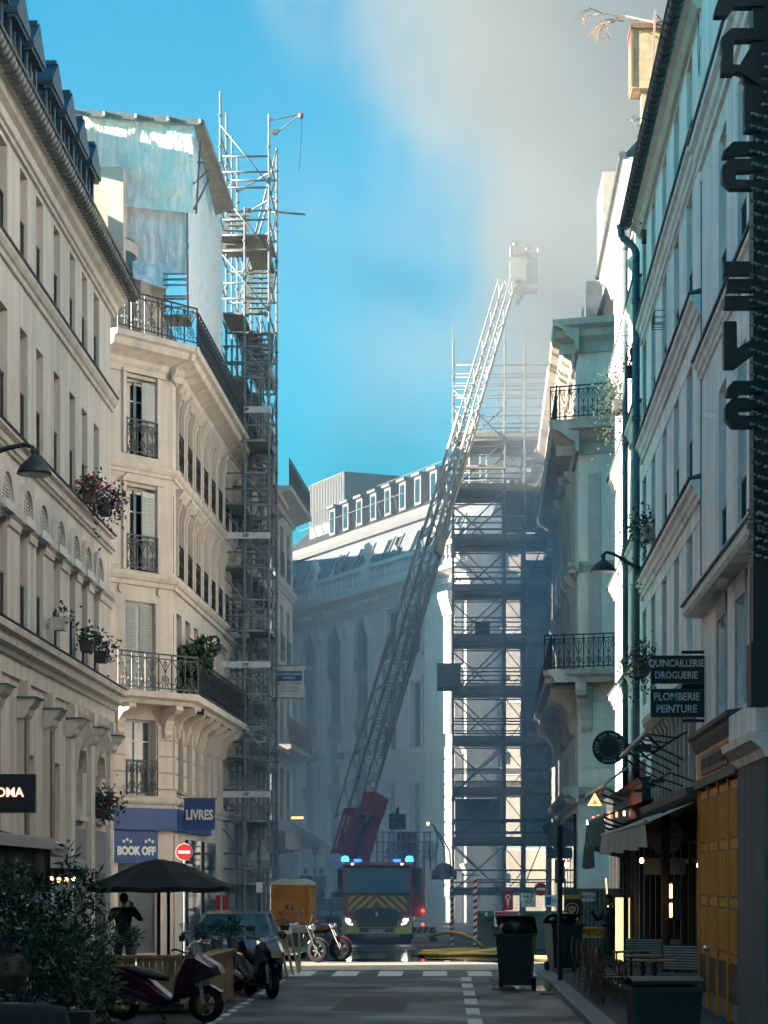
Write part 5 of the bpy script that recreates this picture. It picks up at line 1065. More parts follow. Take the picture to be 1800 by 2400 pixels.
MB().box(mp(1755,0)[0],mp(1800,0)[0],-.2,.2,mp(0,1655)[1],mp(0,1510)[1]).build('lower_lamp_box', BLACK, mq)
bb = MB(); bb.smooth = True; bb.ball((0,0,0),.022,8,6); bb.tube((.0,0,0),(.05,0,0),.012,6); bmesh_ = bb.mesh('bulb', glassy('bulb_glass',(.20,.24,.25),.12))
for i in range(46):
    y = 130+i*29 if i < 40 else 400+i*20
    for k, x in enumerate((1757+(i % 2)*3 - (6 if y > 1180 else 0), 1770+((i+1) % 2)*4, 1783+(i % 2)*5)):
        if y < 250 and k < 2: continue
        c = mp(x, y+k*7); link('bulb', bmesh_, mq, (c[0], -.12-.05*k, c[1]))
rs2 = shopfront('cafe_shopfront', 'dim grey cafe front with tall panes between the restaurant and the hoarding', 62.8); fr2 = (rs2, (0,0), AR)
MB().box(0,14.2,-.12,-.003,0,.6).build('stall_riser', DGREY, fr2)
for i in range(10):
    u = i*1.42; MB().box(u,u+.16,-.16,-.003,0,3.4).build('post', DGREY, fr2); MB().box(u+.17,u+1.41,-.07,-.004,.61,3.3).build('pane', glassy('cafe_glass',(.02,.025,.028),.08), fr2)
MB().box(0,14.2,-.30,-.003,3.401,4.1).build('fascia', mat('dark_grey_fascia',(.035,.042,.046),.5), fr2); MB().prism([(-.003,4.101),(-.32,4.101),(-.4,4.2),(-.003,4.26)],'x',-.05,14.25).build('cornice', DGREY, fr2)
# ================================================================ street furniture, signs and vehicles
def bin_(label, d, x, z, w_, h_, rz, lidang, bag, seed):
    t = thing('wheelie_bin', label, 'bin', (x, d, z), rz); BINM = mat('bin_plastic_%d' % seed, (.011,.015,.016) if seed != 2 else (.04,.045,.042), .5, .2, 4)
    a, b = w_*.40, w_*.5; dp = w_*.52
    m = MB(); m.add([(-a,-dp*.75,.06),(a,-dp*.75,.06),(a,dp*.7,.06),(-a,dp*.7,.06),(-b,-dp,h_),(b,-dp,h_),(b,dp,h_),(-b,dp,h_)], [(0,3,2,1),(4,5,6,7),(0,1,5,4),(1,2,6,5),(2,3,7,6),(3,0,4,7)]); m.build('body', BINM, t)
    MB().box(-b-.03,b+.03,-dp-.03,dp+.02,h_-.05,h_-.001).build('rim', BINM, t)
    for s in (-1, 1): w2 = MB(); w2.lathe([(.03,-.04),(.10,-.04),(.10,.04),(.03,.04)],14,(s*(a+.03),dp*.65,.10),'x'); w2.build('wheel', RUBBER, t)
    MB().tube((-b,dp+.06,h_-.06),(b,dp+.06,h_-.06),.018,6).build('handle', BINM, t)
    m = MB(); n = 6; c, s_ = math.cos(R(lidang)), math.sin(R(lidang)); vs = []
    for i in range(n+1):
        f = i/n; l = 2*dp*f; z_ = .05*math.sin(math.pi*f)
        for xx in (-b-.02, b+.02): vs.append((xx, dp-(l*c - z_*s_), h_+.005+l*s_+z_*c))
    k = len(vs); vs += [(v[0], v[1], v[2]+.02) for v in vs]
    fs = [(2*i,2*i+1,2*i+3,2*i+2) for i in range(n)] + [(k+2*i,k+2*i+2,k+2*i+3,k+2*i+1) for i in range(n)] + [(0,k,k+1,1),(2*n,2*n+1,k+2*n+1,k+2*n)] + [(2*i,2*i+2,k+2*i+2,k+2*i) for i in range(n)] + [(2*i+1,k+2*i+1,k+2*i+3,2*i+3) for i in range(n)]
    m.add(vs, fs); m.build('lid', BINM, t)
    if bag:
        rnd = random.Random(seed); m = MB(); m.smooth = True; m.ball((0,-.02,h_+.10),(b*.92,dp*.9,.26 if bag > 1 else .16),14,9)
        m.v = [(v[0]*(1+.10*nz.noise(Vector(v)*6)), v[1]*(1+.1*nz.noise(Vector(v)*6+Vector((9,0,0)))), v[2]+.05*nz.noise(Vector(v)*7)) for v in m.v]; m.build('rubbish_bag', mat('black_bag',(.012,.013,.015),.28,.2), t)
    return t
bin_('open dark wheelie bin with a bulging bag standing on the road by the kerb', 45.4, 1.40, 0, .74, 1.08, R(-8), 26, 2, 1)
bin_('grey green wheelie bin on the pavement behind the thin sign pole', 50.8, 2.62, .13, .72, 1.05, R(12), 16, 1, 2)
bin_('black wheelie bin cut by the bottom edge, nearest on the right pavement', 21.6, 2.06, .0, .64, 1.12, R(4), 3, 0, 3)
# sign poles seen from behind
BACK = mat('sign_back',(.13,.165,.19),.5,.15,5,metal=.3)
def disc_sign(root, z, r, m_=None, y=0): return MB().lathe([(r-.01,-.012),(r,-.006),(r,.006),(r-.01,.012)],32,(0,y,z),'y').build('sign_disc', m_ or BACK, root)
def plate(root, z, w_, h_, m_=None, y=0, name='plate'): return MB().prism(rnd_poly([(-w_/2,z),(w_/2,z),(w_/2,z+h_),(-w_/2,z+h_)],.03),'y',y-.008,y+.008).build(name, m_ or BACK, root)
def pole_sign(label, x, d, zb, top, rp, parts):
    t = thing('road_sign', label, 'road sign', (x, d, zb)); MB().tube((0,.0,0),(0,.0,top),rp,10).build('pole', BLACK if rp > .035 else mat('grey_pole',(.06,.07,.075),.5), t); return t
s1 = pole_sign('back of a round road sign and plate on a thick pole above the cafe tables', 3.86, 40, .13, 3.22, .075, None)
q0 = disc_sign(s1, EYE+(HY-1960)*40/F_PX-.13, .325, None, .09); plate(s1, EYE+(HY-2050)*40/F_PX-.13, .72, .29, None, .09)
MB().path([(.33*math.cos(R(a)),.085,EYE+(HY-1960)*40/F_PX-.13+.33*math.sin(R(a))) for a in range(0,361,12)],.012,5).build('rim', mat('dark_sign_rim',(.03,.035,.04),.5), s1)
text('CAVEO', .075, mat('pale_blue_print',(.10,.26,.45),.5), s1, (.17,.076,EYE+(HY-1966)*40/F_PX-.13), bold=.001); MB().box(-.13,.13,-.08,.085,2.85,2.90).build('clamp', mat('dark_sign_rim',(.03,.035,.04),.5), s1)
s2 = pole_sign('back of a round road sign with two plates on a thin pole beside the kerb', 2.29, 45.7, .13, 3.1, .05, None)
zc = EYE+(HY-1962)*45.7/F_PX-.13; disc_sign(s2, zc, .24, None, .06); plate(s2, EYE+(HY-2012)*45.7/F_PX-.13, .5, .22, None, .06); MB().box(-.10,.10,.04,.12,1.95,2.42).build('plate', BACK, s2)
MB().path([(.245*math.cos(R(a)),.055,zc+.245*math.sin(R(a))) for a in range(-10,191,10)],.012,5).build('rim', STEEL, s2); MB().prism([(-.27,zc+.05),(-.36,zc+.22),(.1,zc+.40),(.0,zc+.25)],'y',.14,.16).build('angled_plate', BACK, s2)
s3 = pole_sign('grey back of a round road sign on a pole before the stair scaffold', P(608,0,70).x, 70, .13, 3.3, .03, None)
zc = EYE+(HY-2010)*70/F_PX-.13; disc_sign(s3, zc, .31, mat('pale_sign_back',(.22,.27,.27),.6), .05); 
for z in (-.12,.14): MB().box(-.29,.29,.01,.04,zc+z,zc+z+.03).build('clamp', BACK, s3)
plate(s3, EYE+(HY-2092)*70/F_PX-.13, .20, .32, mat('white_sign',(.7,.7,.7),.5), -.04)
REDS = mat('sign_red',(.42,.02,.03),.4,.08)
def no_entry(label, x, y, d, r, pole=True, zb=.13):
    c = P(x,y,d); t = thing('no_entry_sign', label, 'road sign', (c.x, d, zb)); z = c.z-zb
    if pole: MB().tube((0,.04,0),(0,.04,z+r),.03,8).build('pole', STEEL, t)
    MB().lathe([(r,-.01),(r,.01)],32,(0,0,z),'y').build('white_rim', WHITEP, t); MB().lathe([(r*.92,-.006),(r*.92,.002)],32,(0,-.012,z),'y').build('red_disc', REDS, t); MB().box(-r*.68,r*.68,-.024,-.019,z-r*.17,z+r*.17).build('white_bar', WHITEP, t); return t
ne = no_entry('red no entry sign beside the bookshop corner, left of the stair scaffold', 432, 1997, 58.5, .225); plate(ne, P(0,2052,58.5).z-.13, .42, .30, BACK, .0)
no_entry('red no entry sign on the construction fence right of the street', 1267, 2084, 69.6, .21, False, 0)
no_entry('tiny far no entry sign behind the fire engine ladder foot', 739, 1994, 95, .16, True, 0)
# street lamps on wall brackets
def lamp(label, head, wallp, r, drop=.25):
    t = thing('street_lamp', label, 'street lamp', head); w_ = Vector(wallp)-Vector(head); m = MB(); m.smooth = True
    m.path([w_, w_*.6+Vector((0,0,-.02+drop*.55)), w_*.25+Vector((0,0,drop*1.15)), w_*.08+Vector((0,0,drop*1.25)), Vector((0,0,drop))], .045, 8, .03); m.build('arm', IRON, t)
    m = MB(); m.smooth = True; m.lathe([(.05,drop),(.06,drop-.06),(.04,drop-.1),(.05,drop-.12),(r*.42,drop-.17),(r*.8,drop-.26),(r,drop-.36),(r*1.0,drop-.385),(r*.9,drop-.38)],24); m.build('shade', IRON, t)
    MB().lathe([(r*.88,drop-.40),(r*.88,drop-.375)],20).build('glass', mat('lamp_glass',(.45,.42,.42),.3), t); return t
lamp('black wall street lamp jutting in over the left house', P(80,1090,33.2), (-7.6,33.0,P(0,1100,33.2).z-.15), .25)
lamp('black wall street lamp on a curved arm on the right white houses', P(1414,1325,52), (4.6,52.2,P(0,1335,52).z), .29)
lamp('dim dark street lamp beside the leafy balcony of the corner building', P(512,1518,64), (-7.4,64.2,P(0,1515,64).z), .26)
# ---- construction fence
fn = thing('site_fence', 'green clad site fence with wire mesh top and striped posts right of the truck', 'fence', (P(1115,0,70).x, 70, 0))
GRN = mat('grey_green_cladding',(.10,.135,.13),.7,.15,3,streak=.2); W_ = 2.75
for k in range(2):
    x = k*1.37; MB().box(x+.05,x+1.33,-.02,.0,.12,1.18).build('cladding', GRN, fn)
    for i in range(13): MB().box(x+.08+i*.1,x+.13+i*.1,-.03,-.0205,.14,1.16).build('rib', GRN, fn)
    m = MB()
    for i in range(14): m.tube((x+.05+i*.1,0,1.2),(x+.05+i*.1,0,2.16),.004,3)
    for i in range(10): m.tube((x+.04,0,1.22+i*.1),(x+1.35,0,1.22+i*.1),.004,3)
    m.build('wire_mesh', STEEL, fn)
for z in (.1,1.19,2.18): MB().box(0,W_,-.035,.02,z-.025,z+.025).build('rail', STEEL, fn)
for x in (0,1.37,W_): MB().box(x-.025,x+.025,-.04,.03,0,2.2).build('post', STEEL, fn)
for k, (x, y) in enumerate(((-.02,-.12),(-.72,6.0))):
    st = MB().box(x-.055,x+.055,y-.055,y+.055,0,2.3).build('striped_post', WHITEP, fn)
    for i in range(11): MB().prism([(x-.056,.05+i*.2),(x+.056,.11+i*.2),(x+.056,.21+i*.2),(x-.056,.15+i*.2)],'y',y-.058,y-.0555).build('red_stripe', REDS, st)
MB().box(-.42,.10,-.1,.0,2.3,2.34).build('top_bracket', STEEL, fn)
def fsign(label, x0, x1, y0, y1, d, base, name='notice_board'):
    a, b = P(x0,y1,d), P(x1,y0,d); t = thing(name, label, 'sign', ((a.x+b.x)/2, d, a.z)); w_, h_ = b.x-a.x, b.z-a.z
    MB().prism(rnd_poly([(-w_/2,0),(w_/2,0),(w_/2,h_),(-w_/2,h_)],.03),'y',-.01,.01).build('panel', base, t); return t, w_, h_
t,w_,h_ = fsign('red sign with a white keyhole pin symbol on the mesh fence', 1179, 1202, 2090, 2133, 69.8, REDS); m = MB(); m.lathe([(.08,0),(.08,.006)],20,(0,-.018,h_*.70),'y'); m.prism([(-.05,h_*.6),(.05,h_*.6),(.0,h_*.08)],'y',-.018,-.012); m.build('pin_symbol', WHITEP, t); MB().lathe([(.045,0),(.045,.004)],16,(0,-.023,h_*.70),'y').build('pin_hole', REDS, t)
t,w_,h_ = fsign('white sign reading SAUF with a bicycle symbol', 1221, 1256, 2094, 2126, 69.7, WHITEP); text('SAUF', .15, IRON, t, (0,-.016,h_*.78), bold=.002); m = MB()
for x in (-.11,.11): m.path([(x+.075*math.cos(R(a)),-.016,.12+.075*math.sin(R(a))) for a in range(0,361,30)],.008,4)
m.path([(-.11,-.016,.12),(-.05,-.016,.22),(.07,-.016,.22),(0,-.016,.12),(-.11,-.016,.12)],.007,4); m.path([(0,-.016,.12),(-.06,-.016,.25)],.007,4); m.path([(.11,-.016,.12),(.06,-.016,.26),(.11,-.016,.27)],.007,4); m.build('bicycle_symbol', IRON, t)
t,w_,h_ = fsign('white information sign with a blue pictogram beside the fence no entry sign', 1277, 1312, 2098, 2125, 69.7, WHITEP); MB().box(-w_*.42,-w_*.08,-.016,-.011,h_*.15,h_*.85).build('blue_square', mat('pictogram_blue',(.02,.10,.30),.5), t); text('PASSAGE\nPIETONS', .055, IRON, t, (w_*.22,-.016,h_*.5))
t,w_,h_ = fsign('small green arrow sign with a white symbol on the fence cladding', 1134, 1154, 2135, 2150, 69.8, mat('exit_green',(.03,.22,.12),.5)); MB().prism([(-w_*.4,h_*.5),(-w_*.1,h_*.9),(-w_*.1,h_*.1)],'y',-.016,-.011).build('arrow', WHITEP, t)
t,w_,h_ = fsign('site safety notice with red heading and round blue and yellow symbols', 1158, 1217, 2136, 2172, 69.8, WHITEP); MB().box(-w_*.46,w_*.46,-.016,-.011,h_*.62,h_*.95).build('heading', REDS, t); text('CHANTIER INTERDIT AU PUBLIC', .05, WHITEP, t, (0,-.018,h_*.78)); MB().lathe([(.11,0),(.11,.005)],20,(-w_*.28,-.016,h_*.3),'y').build('blue_symbol', mat('pictogram_blue',(.02,.10,.30),.5), t); MB().prism([(-.1,h_*.08),(.1,h_*.08),(0,h_*.52)],'y',-.016,-.011).build('warning_triangle', YEL, t); MB().lathe([(.10,0),(.10,.005)],20,(w_*.3,-.016,h_*.3),'y').build('red_symbol', REDS, t)
# hoarding on the right pavement with its posters
hd = thing('hoarding', 'plain grey green hoarding across the right pavement behind the bins', 'hoarding', (P(1322,0,56).x, 56, .13))
for i in range(14): MB().box(i*.098,i*.098+.09,-.02,.02,.02,1.82).build('board', GRN, hd)
MB().box(-.02,1.40,-.03,-.021,.0,.05).build('kick_rail', mat('pale_timber',(.45,.38,.24),.7), hd); MB().box(-.02,1.4,-.028,-.0205,.75,.8).build('rail', GRN, hd)
t,w_,h_ = fsign('dark poster with yellow heading and a big eye emblem on the hoarding', 1322, 1360, 2098, 2160, 55.9, BLACK, 'poster'); MB().box(-w_/2,w_/2,-.016,-.011,h_*.86,h_).build('heading', mat('poster_yellow',(.55,.50,.12),.5), t); text('SITE PROTEGE', .052, IRON, t, (0,-.019,h_*.93)); m = MB()
for r_ in (.15,.085,.04): m.path([(r_*math.cos(R(a)),-.016,h_*.47+r_*math.sin(R(a))*(1 if r_ != .085 else .8)) for a in range(0,361,15)],.012,4)
m.build('eye_emblem', mat('poster_cream',(.60,.56,.35),.5), t)
t,w_,h_ = fsign('white placard reading AIDF with a small red triangle', 1363, 1395, 2091, 2113, 55.9, WHITEP, 'placard'); text('AIDF', .12, mat('navy_print',(.04,.07,.12),.5), t, (-.04,-.016,h_*.5), bold=.002); MB().prism([(w_*.28,h_*.3),(w_*.46,h_*.3),(w_*.37,h_*.72)],'y',-.016,-.011).build('red_triangle', REDS, t)
YSG = mat('diversion_yellow',(.62,.36,.02),.45,.06)
c = P(1409,2198,55.8); t = thing('arrow_sign', 'yellow arrow board reading PIETONS low on the hoarding', 'sign', (c.x, 55.8, c.z)); MB().prism(rnd_poly([(-.62,.13),(-.55,0),(.38,0),(.38,.265),(-.55,.265)],.02),'y',-.012,.0).build('board', mat('white_edge',(.7,.7,.68),.5), t); MB().prism(rnd_poly([(-.60,.13),(-.54,.015),(.365,.015),(.365,.25),(-.54,.25)],.02),'y',-.017,-.013).build('yellow_face', YSG, t); text('PIETONS', .19, IRON, t, (-.12,-.022,.13), bold=.003, sx=.9)
t = thing('arrow_sign', 'second yellow arrow board half hidden behind the glowing sunlit strip', 'sign', tuple(P(1496,2196,55.5))); MB().box(-.06,.07,-.012,0,0,.25).build('board', YSG, t); text('PA', .18, IRON, t, (0,-.018,.12), sx=.7)
# ---- yellow fire hoses
HOSE = mat('yellow_hose',(.72,.44,.12),.6,.15,6)
def hose(label, pts, r=.055):
    P3 = []; n = len(pts)
    def cr(p0,p1,p2,p3,t): return .5*((2*p1)+(p2-p0)*t+(2*p0-5*p1+4*p2-p3)*t*t+(3*p1-p0-3*p2+p3)*t**3)
    V = [Vector((*p, r)) if len(p) == 2 else Vector(p) for p in pts]
    for i in range(n-1):
        for k in range(6): P3.append(cr(V[max(i-1,0)],V[i],V[i+1],V[min(i+2,n-1)],k/6))
    P3.append(V[-1]); m = MB(); m.smooth = True; m.path(P3, r, 7); return tag(m.build('fire_hose', HOSE), label, 'hose')
hose('yellow fire hose looping off the truck and over its neighbours', [(-.55,76,.3),(-.2,73,.45),(.1,70,.55),(.55,69.2,.5),(.95,69.6,.28),(1.05,69.9,.08),(.3,69.0,.07),(-.35,67.8,.07),(-.7,66.4,.07),(-.1,65.6,.07),(1.0,66.4,.09),(2.3,68.6,.1)])
hose('yellow fire hose running flat to the right behind the bins', [(-.75,65.4),(-.2,64.6),(.6,65.0),(1.3,64.6),(1.9,63.2),(2.6,62.2),(3.4,61.4),(4.4,61.0)])
hose('yellow fire hose crossing the others toward the site fence', [(-.4,66.8),(.2,64.9),(.9,66.2),(1.4,68.4,.08),(1.9,69.3,.08)], .06)
# ---- portable toilet
pt_ = thing('portable_toilet', 'orange portable toilet cabin with pale roof behind the motorcycles', 'portable toilet', (P(688,0,69.5).x, 69.5, 0), R(-7))
ORG = mat('orange_plastic',(.40,.145,.03),.55,.1,3)
MB().box(-.55,.55,-.55,.55,.1,2.02).build('cabin', ORG, pt_); MB().box(-.57,.57,-.57,.57,0,.1).build('base', DGREY, pt_)
MB().prism([(-.58,2.02),(.58,2.02),(.56,2.12),(.3,2.2),(-.3,2.2),(-.56,2.12)],'y',-.58,.58).build('roof', mat('pale_plastic',(.38,.42,.42),.5), pt_)
for i in range(4): MB().box(-.42,.42,-.575,-.551,1.62+i*.085,1.655+i*.085).build('louvre', ORG, pt_)
for z in (.55,.62,.9): MB().box(-.46,.46,-.57,-.551,z,z+.03).build('rib', ORG, pt_)
MB().box(-.16,.16,-.56,-.5515,1.18,1.46).build('label', mat('orange_label',(.46,.24,.08),.5), pt_); text('K6', .26, IRON, pt_, (0,-.566,1.34), bold=.006); text('LOCATION', .05, IRON, pt_, (0,-.566,1.22))
for s in (-1,1): MB().box(s*.55,s*.585,-.585,.585,.1,2.0).build('corner_post', ORG, pt_)
# ---- barrier
def barrier(label, p, rz, n=3):
    t = thing('barrier', label, 'barrier', p, rz)
    for i in range(n):
        x = i*.75
        for s in (-1,1): MB().bar((x,s*.22,0),(x,0,1.02),.05,.05).build('leg', mat('raw_timber',(.42,.33,.22),.8), t)
    for z in (.98,.52): MB().box(-.15,.75*(n-1)+.15,-.04,.04,z-.06,z+.06).build('rail', mat('pale_barrier',(.46,.42,.36),.7), t)
    MB().box(-.1,.75*(n-1)+.1,.045,.05,.55,.9).build('netting', mat('grey_netting',(.12,.14,.14),.8), t); return t
barrier('pale wooden trestle barrier beside the parked car', (-3.75, 50.8, 0), R(84), 3)
barrier('second wooden trestle barrier behind the first, near the crossing', (-4.2, 53.6, 0), R(10), 2)

# far canopy with its lit lamp, behind the toilet
cn = thing('canopy', 'pale grey sloping canopy behind the portable toilet, left of the ladder foot', 'canopy', tuple(P(735, 1990, 96)))
m = MB(); m.add([(-.9,-.6,1.2),(.95,-.6,.0),(.95,1.6,.0),(-.9,1.6,1.2),(-.9,-.6,1.16),(.95,-.6,-.04),(.95,1.6,-.04),(-.9,1.6,1.16)], [(0,1,2,3),(7,6,5,4),(0,4,5,1),(1,5,6,2),(2,6,7,3),(3,7,4,0)]); m.build('cloth', mat('pale_tent_cloth',(.55,.56,.56),.8,.1), cn)
m = MB(); m.prism([(-.9,.0),(.95,.0),(-.9,1.14)],'y',-.55,-.52); m.build('front_gable', mat('pale_tent_cloth',(.55,.56,.56),.8,.1), cn)
for x in (-.85,.9): MB().tube((x,-.5,-3.3),(x,-.5,.1),.03,6).build('pole', STEEL, cn)
lb_ = thing('lit_lamp_bar', 'short glowing orange lamp bar above the pale canopy', 'lamp', tuple(P(697, 1917, 86))); MB().box(-.22,.22,-.05,.05,-.03,.04).build('tube', emit('orange_bar',(1,.42,.10),3.5), lb_); MB().box(-.26,.26,-.07,.07,.041,.08).build('hood', DARK, lb_)
for i, (x0, x1) in enumerate(((505,516),(521,535))):
    c = P((x0+x1)/2, 2190, 67); o = thing('red_panel', ('nearer narrow red shop panel under the stair scaffold','farther narrow red shop panel under the stair scaffold')[i], 'panel', tuple(c)); MB().box(-(x1-x0)*.5*67/F_PX,(x1-x0)*.5*67/F_PX,0,.06,-.4,1.15).build('board', mat('dull_red_board',(.30,.02,.035),.6), o); MB().box(-.05,.05,-.005,-.001,.5,.7).build('label', WHITEP, o)
# ================================================================ cafe terrace on the right pavement
RAT = mat('rattan_frame',(.10,.055,.035),.5,.25,8); WEAVE = mat('dark_white_weave',(.16,.165,.16),.6,.5,60)
def make_chair():
    t = thing('rattan_chair', '', 'chair')
    m = MB(); m.smooth = True; m.path([(.21*math.cos(R(a)),-.02+.0*a,.47) if False else (.22*math.cos(R(a)), .20*math.sin(R(a)), .46) for a in range(0,361,30)],.016,5); m.build('seat_ring', RAT, t)
    MB().lathe([(.21,0),(.21,.02)],14,(0,0,.452)).build('seat', WEAVE, t)
    arcp = [(.24*math.cos(R(a)),.20+.05*math.sin(R(a)),.52+.40*math.sin(R(a))) for a in range(0,181,18)]
    m = MB(); m.smooth = True; m.path([(.22,.12,.46)]+arcp+[(-.22,.12,.46)],.018,6); m.path([(.24,-.16,.66),(.25,.1,.68),(.24,.20,.66)],.014,5); m.path([(-.24,-.16,.66),(-.25,.1,.68),(-.24,.20,.66)],.014,5); m.path([(.24,-.16,.66),(.2,-.18,.46)],.014,5); m.path([(-.24,-.16,.66),(-.2,-.18,.46)],.014,5); m.build('back_frame', RAT, t)
    inner = [(.215*math.cos(R(a)),.20+.04*math.sin(R(a)),.52+.365*math.sin(R(a))) for a in range(0,181,18)]
    m = MB(); n = len(inner); vs = inner + [(p[0],p[1]+.012,p[2]) for p in inner]; m.add(vs, [tuple(range(n)), tuple(range(2*n-1,n-1,-1))]); m.build('backrest', WEAVE, t)
    for sx in (-1,1):
        for sy in (-1,1): m = MB(); m.tube((sx*.17,sy*.16,.455),(sx*.22,sy*.20,0),.016,6,.013); m.build('leg', RAT, t)
    m = MB(); m.path([(-.2,-.18,.18),(.2,-.18,.18),(.2,.18,.18),(-.2,.18,.18),(-.2,-.18,.18)],.011,5); m.build('stretcher', RAT, t)
    for sx in (-1,1): MB().ball((sx*.195,-.185,.30),(.022,.022,.02),6,5).build('white_binding', WHITEP, t)
    return t
ch0 = make_chair(); spots = [(2.66,36.2),(2.70,37.2),(2.72,38.1),(2.70,39.0),(2.68,39.9),(2.70,40.8),(2.68,41.8),(2.66,43.2)]
names = ['nearest','second nearest','third nearest','fourth nearest','fifth nearest','sixth nearest','seventh nearest','farthest']
for i, (x, y) in enumerate(spots):
    o = ch0 if i == 0 else copy_tree(ch0); o.location = (x, y, .13); o.rotation_euler = (0,0,R(75+random.uniform(-9,9))); tag(o, 'rattan cafe chair, %s in the row along the kerb side' % names[i], 'chair', 'rattan chairs of the cafe terrace')
def table(label, x, y, r=.33):
    t = thing('cafe_table', label, 'table', (x,y,.13), 0, 'cafe terrace tables'); MB().lathe([(r-.01,.70),(r,.705),(r,.725),(r-.01,.73)],24).build('top', mat('table_top',(.10,.08,.06),.3), t)
    MB().lathe([(r+.002,.703),(r+.01,.708),(r+.01,.722),(r+.002,.727)],24).build('brass_edge', mat('brass',(.35,.26,.12),.35,metal=.8), t); MB().tube((0,0,.03),(0,0,.70),.03,8).build('stem', IRON, t); MB().lathe([(.2,0),(.2,.02),(.05,.05)],14).build('foot', IRON, t)
table('round cafe table nearest to the bottom right bin', 3.35, 36.6, .36); table('round cafe table in the middle of the terrace', 3.35, 38.8); table('round cafe table farthest along the terrace', 3.35, 41.2)
def bench(label, x, y, rz):
    t = thing('rattan_bench', label, 'bench', (x,y,.13), rz, 'rattan benches by the cafe wall'); MB().box(-.55,.55,-.22,.22,.42,.46).build('seat', WEAVE, t)
    bk_ = MB().box(-.55,.55,.235,.25,.50,.92).build('backrest', RAT, t)
    for i in range(9): MB().box(-.53,.53,.222,.234,.52+i*.045,.545+i*.045).build('woven_band', mat('white_band',(.38,.40,.39),.6,.2), bk_); 
    for i in range(9): pass
    for sx in (-1,1):
        for sy in (-1,1): MB().tube((sx*.5,sy*.2,.42),(sx*.52,sy*.22,0),.018,6).build('leg', RAT, t)
        MB().path([(sx*.55,-.2,.46),(sx*.56,-.18,.66),(sx*.56,.22,.68)],.018,5).build('arm', RAT, t)
bench('striped rattan bench beside the yellow shopfront', 4.0, 37.8, R(-30)); bench('striped rattan bench behind the thick sign pole', 3.75, 42.2, R(-25))
tag(MB().ball((0,0,0),(.28,.22,.42),12,9).build('bag', mat('bright_blue_plastic',(.01,.10,.42),.35,.2), None, (4.28, 29.8, .45)), 'bright blue plastic bag at the right edge by the grey pier', 'bag')
# ================================================================ left terrace
tz = thing('terrace_box', 'wooden plank terrace enclosure with planters at bottom left of the road', 'terrace', (-4.9, 36.5, 0))
pl1 = MB().box(0,.098,-.02,.0,.05,.88).mesh('plank', WOOD); pl2 = MB().box(-.0,.02,0,.098,.05,.88).mesh('plank', WOOD)
for i in range(11): link('plank', pl1, tz, (-.05+i*.103, 0, 0))
for i in range(10): link('plank', pl1, tz, (-1.1+i*.103, 0, 0))
for i in range(40): link('plank', pl2, tz, (1.09, .02+i*.103, 0))
MB().box(-1.15,1.16,-.06,.2,.881,.93).build('top_rail', WOOD, tz); MB().box(.86,1.16,.201,4.15,.881,.93).build('top_rail', WOOD, tz); MB().box(-1.15,1.13,-.045,-.021,.08,.2).build('base_board', WOOD, tz)
MB().box(-1.1,1.05,.05,4.1,.02,.06).build('deck', WOOD, tz)
def parasol(label, x, y, poles):
    t = thing('parasol', label, 'parasol', (x,y,0)); m = MB(); n = 8; ring = []; zt, ze, rx = 2.48, 1.97, 1.32
    vs = [(0,0,zt)]; 
    for j, (k, z) in enumerate(((.22,zt-.02),(.5,zt-.17),(.78,zt-.34),(1.0,ze+.06),(1.0,ze-.03))):
        for i in range(n*2):
            a = R(360*i/(2*n)+22.5); sag = .0 if i % 2 == 0 else -.03*k; rr_ = rx*k*(1 if i % 2 == 0 else .95); vs.append((rr_*math.cos(a), rr_*math.sin(a), z+sag))
    q = 2*n; fs = [(0,1+i,1+(i+1) % q) for i in range(q)] + [(1+j*q+i,1+(j+1)*q+i,1+(j+1)*q+(i+1) % q,1+j*q+(i+1) % q) for j in range(4) for i in range(q)]
    m.add(vs, fs); cn = m.build('canopy', mat('black_parasol_cloth',(.007,.008,.010),.9,.2), t); m = MB(); m.lathe([(.5,-.12),(.3,.0),(.08,.05)],16,(0,0,zt-.02)); m.build('vent_cap', mat('black_parasol_cloth',(.007,.008,.010),.9,.2), t)
    for i in range(n): a = R(360*i/n+22.5); MB().tube((0,0,zt-.1),(rx*.97*math.cos(a),rx*.97*math.sin(a),ze+.04),.012,5).build('rib', IRON, t)
    MB().tube((0,0,.02),(0,0,zt),.032,8).build('pole', IRON, t); MB().box(-.3,.3,-.3,.3,.0,.05).build('base', IRON, t); return t
parasol('black parasol over the wooden terrace, in front of the bookshop', P(372,0,40.6).x, 40.6, 1)
pz = parasol('second black parasol close behind the first one', P(395,0,43.6).x, 43.6, 1)
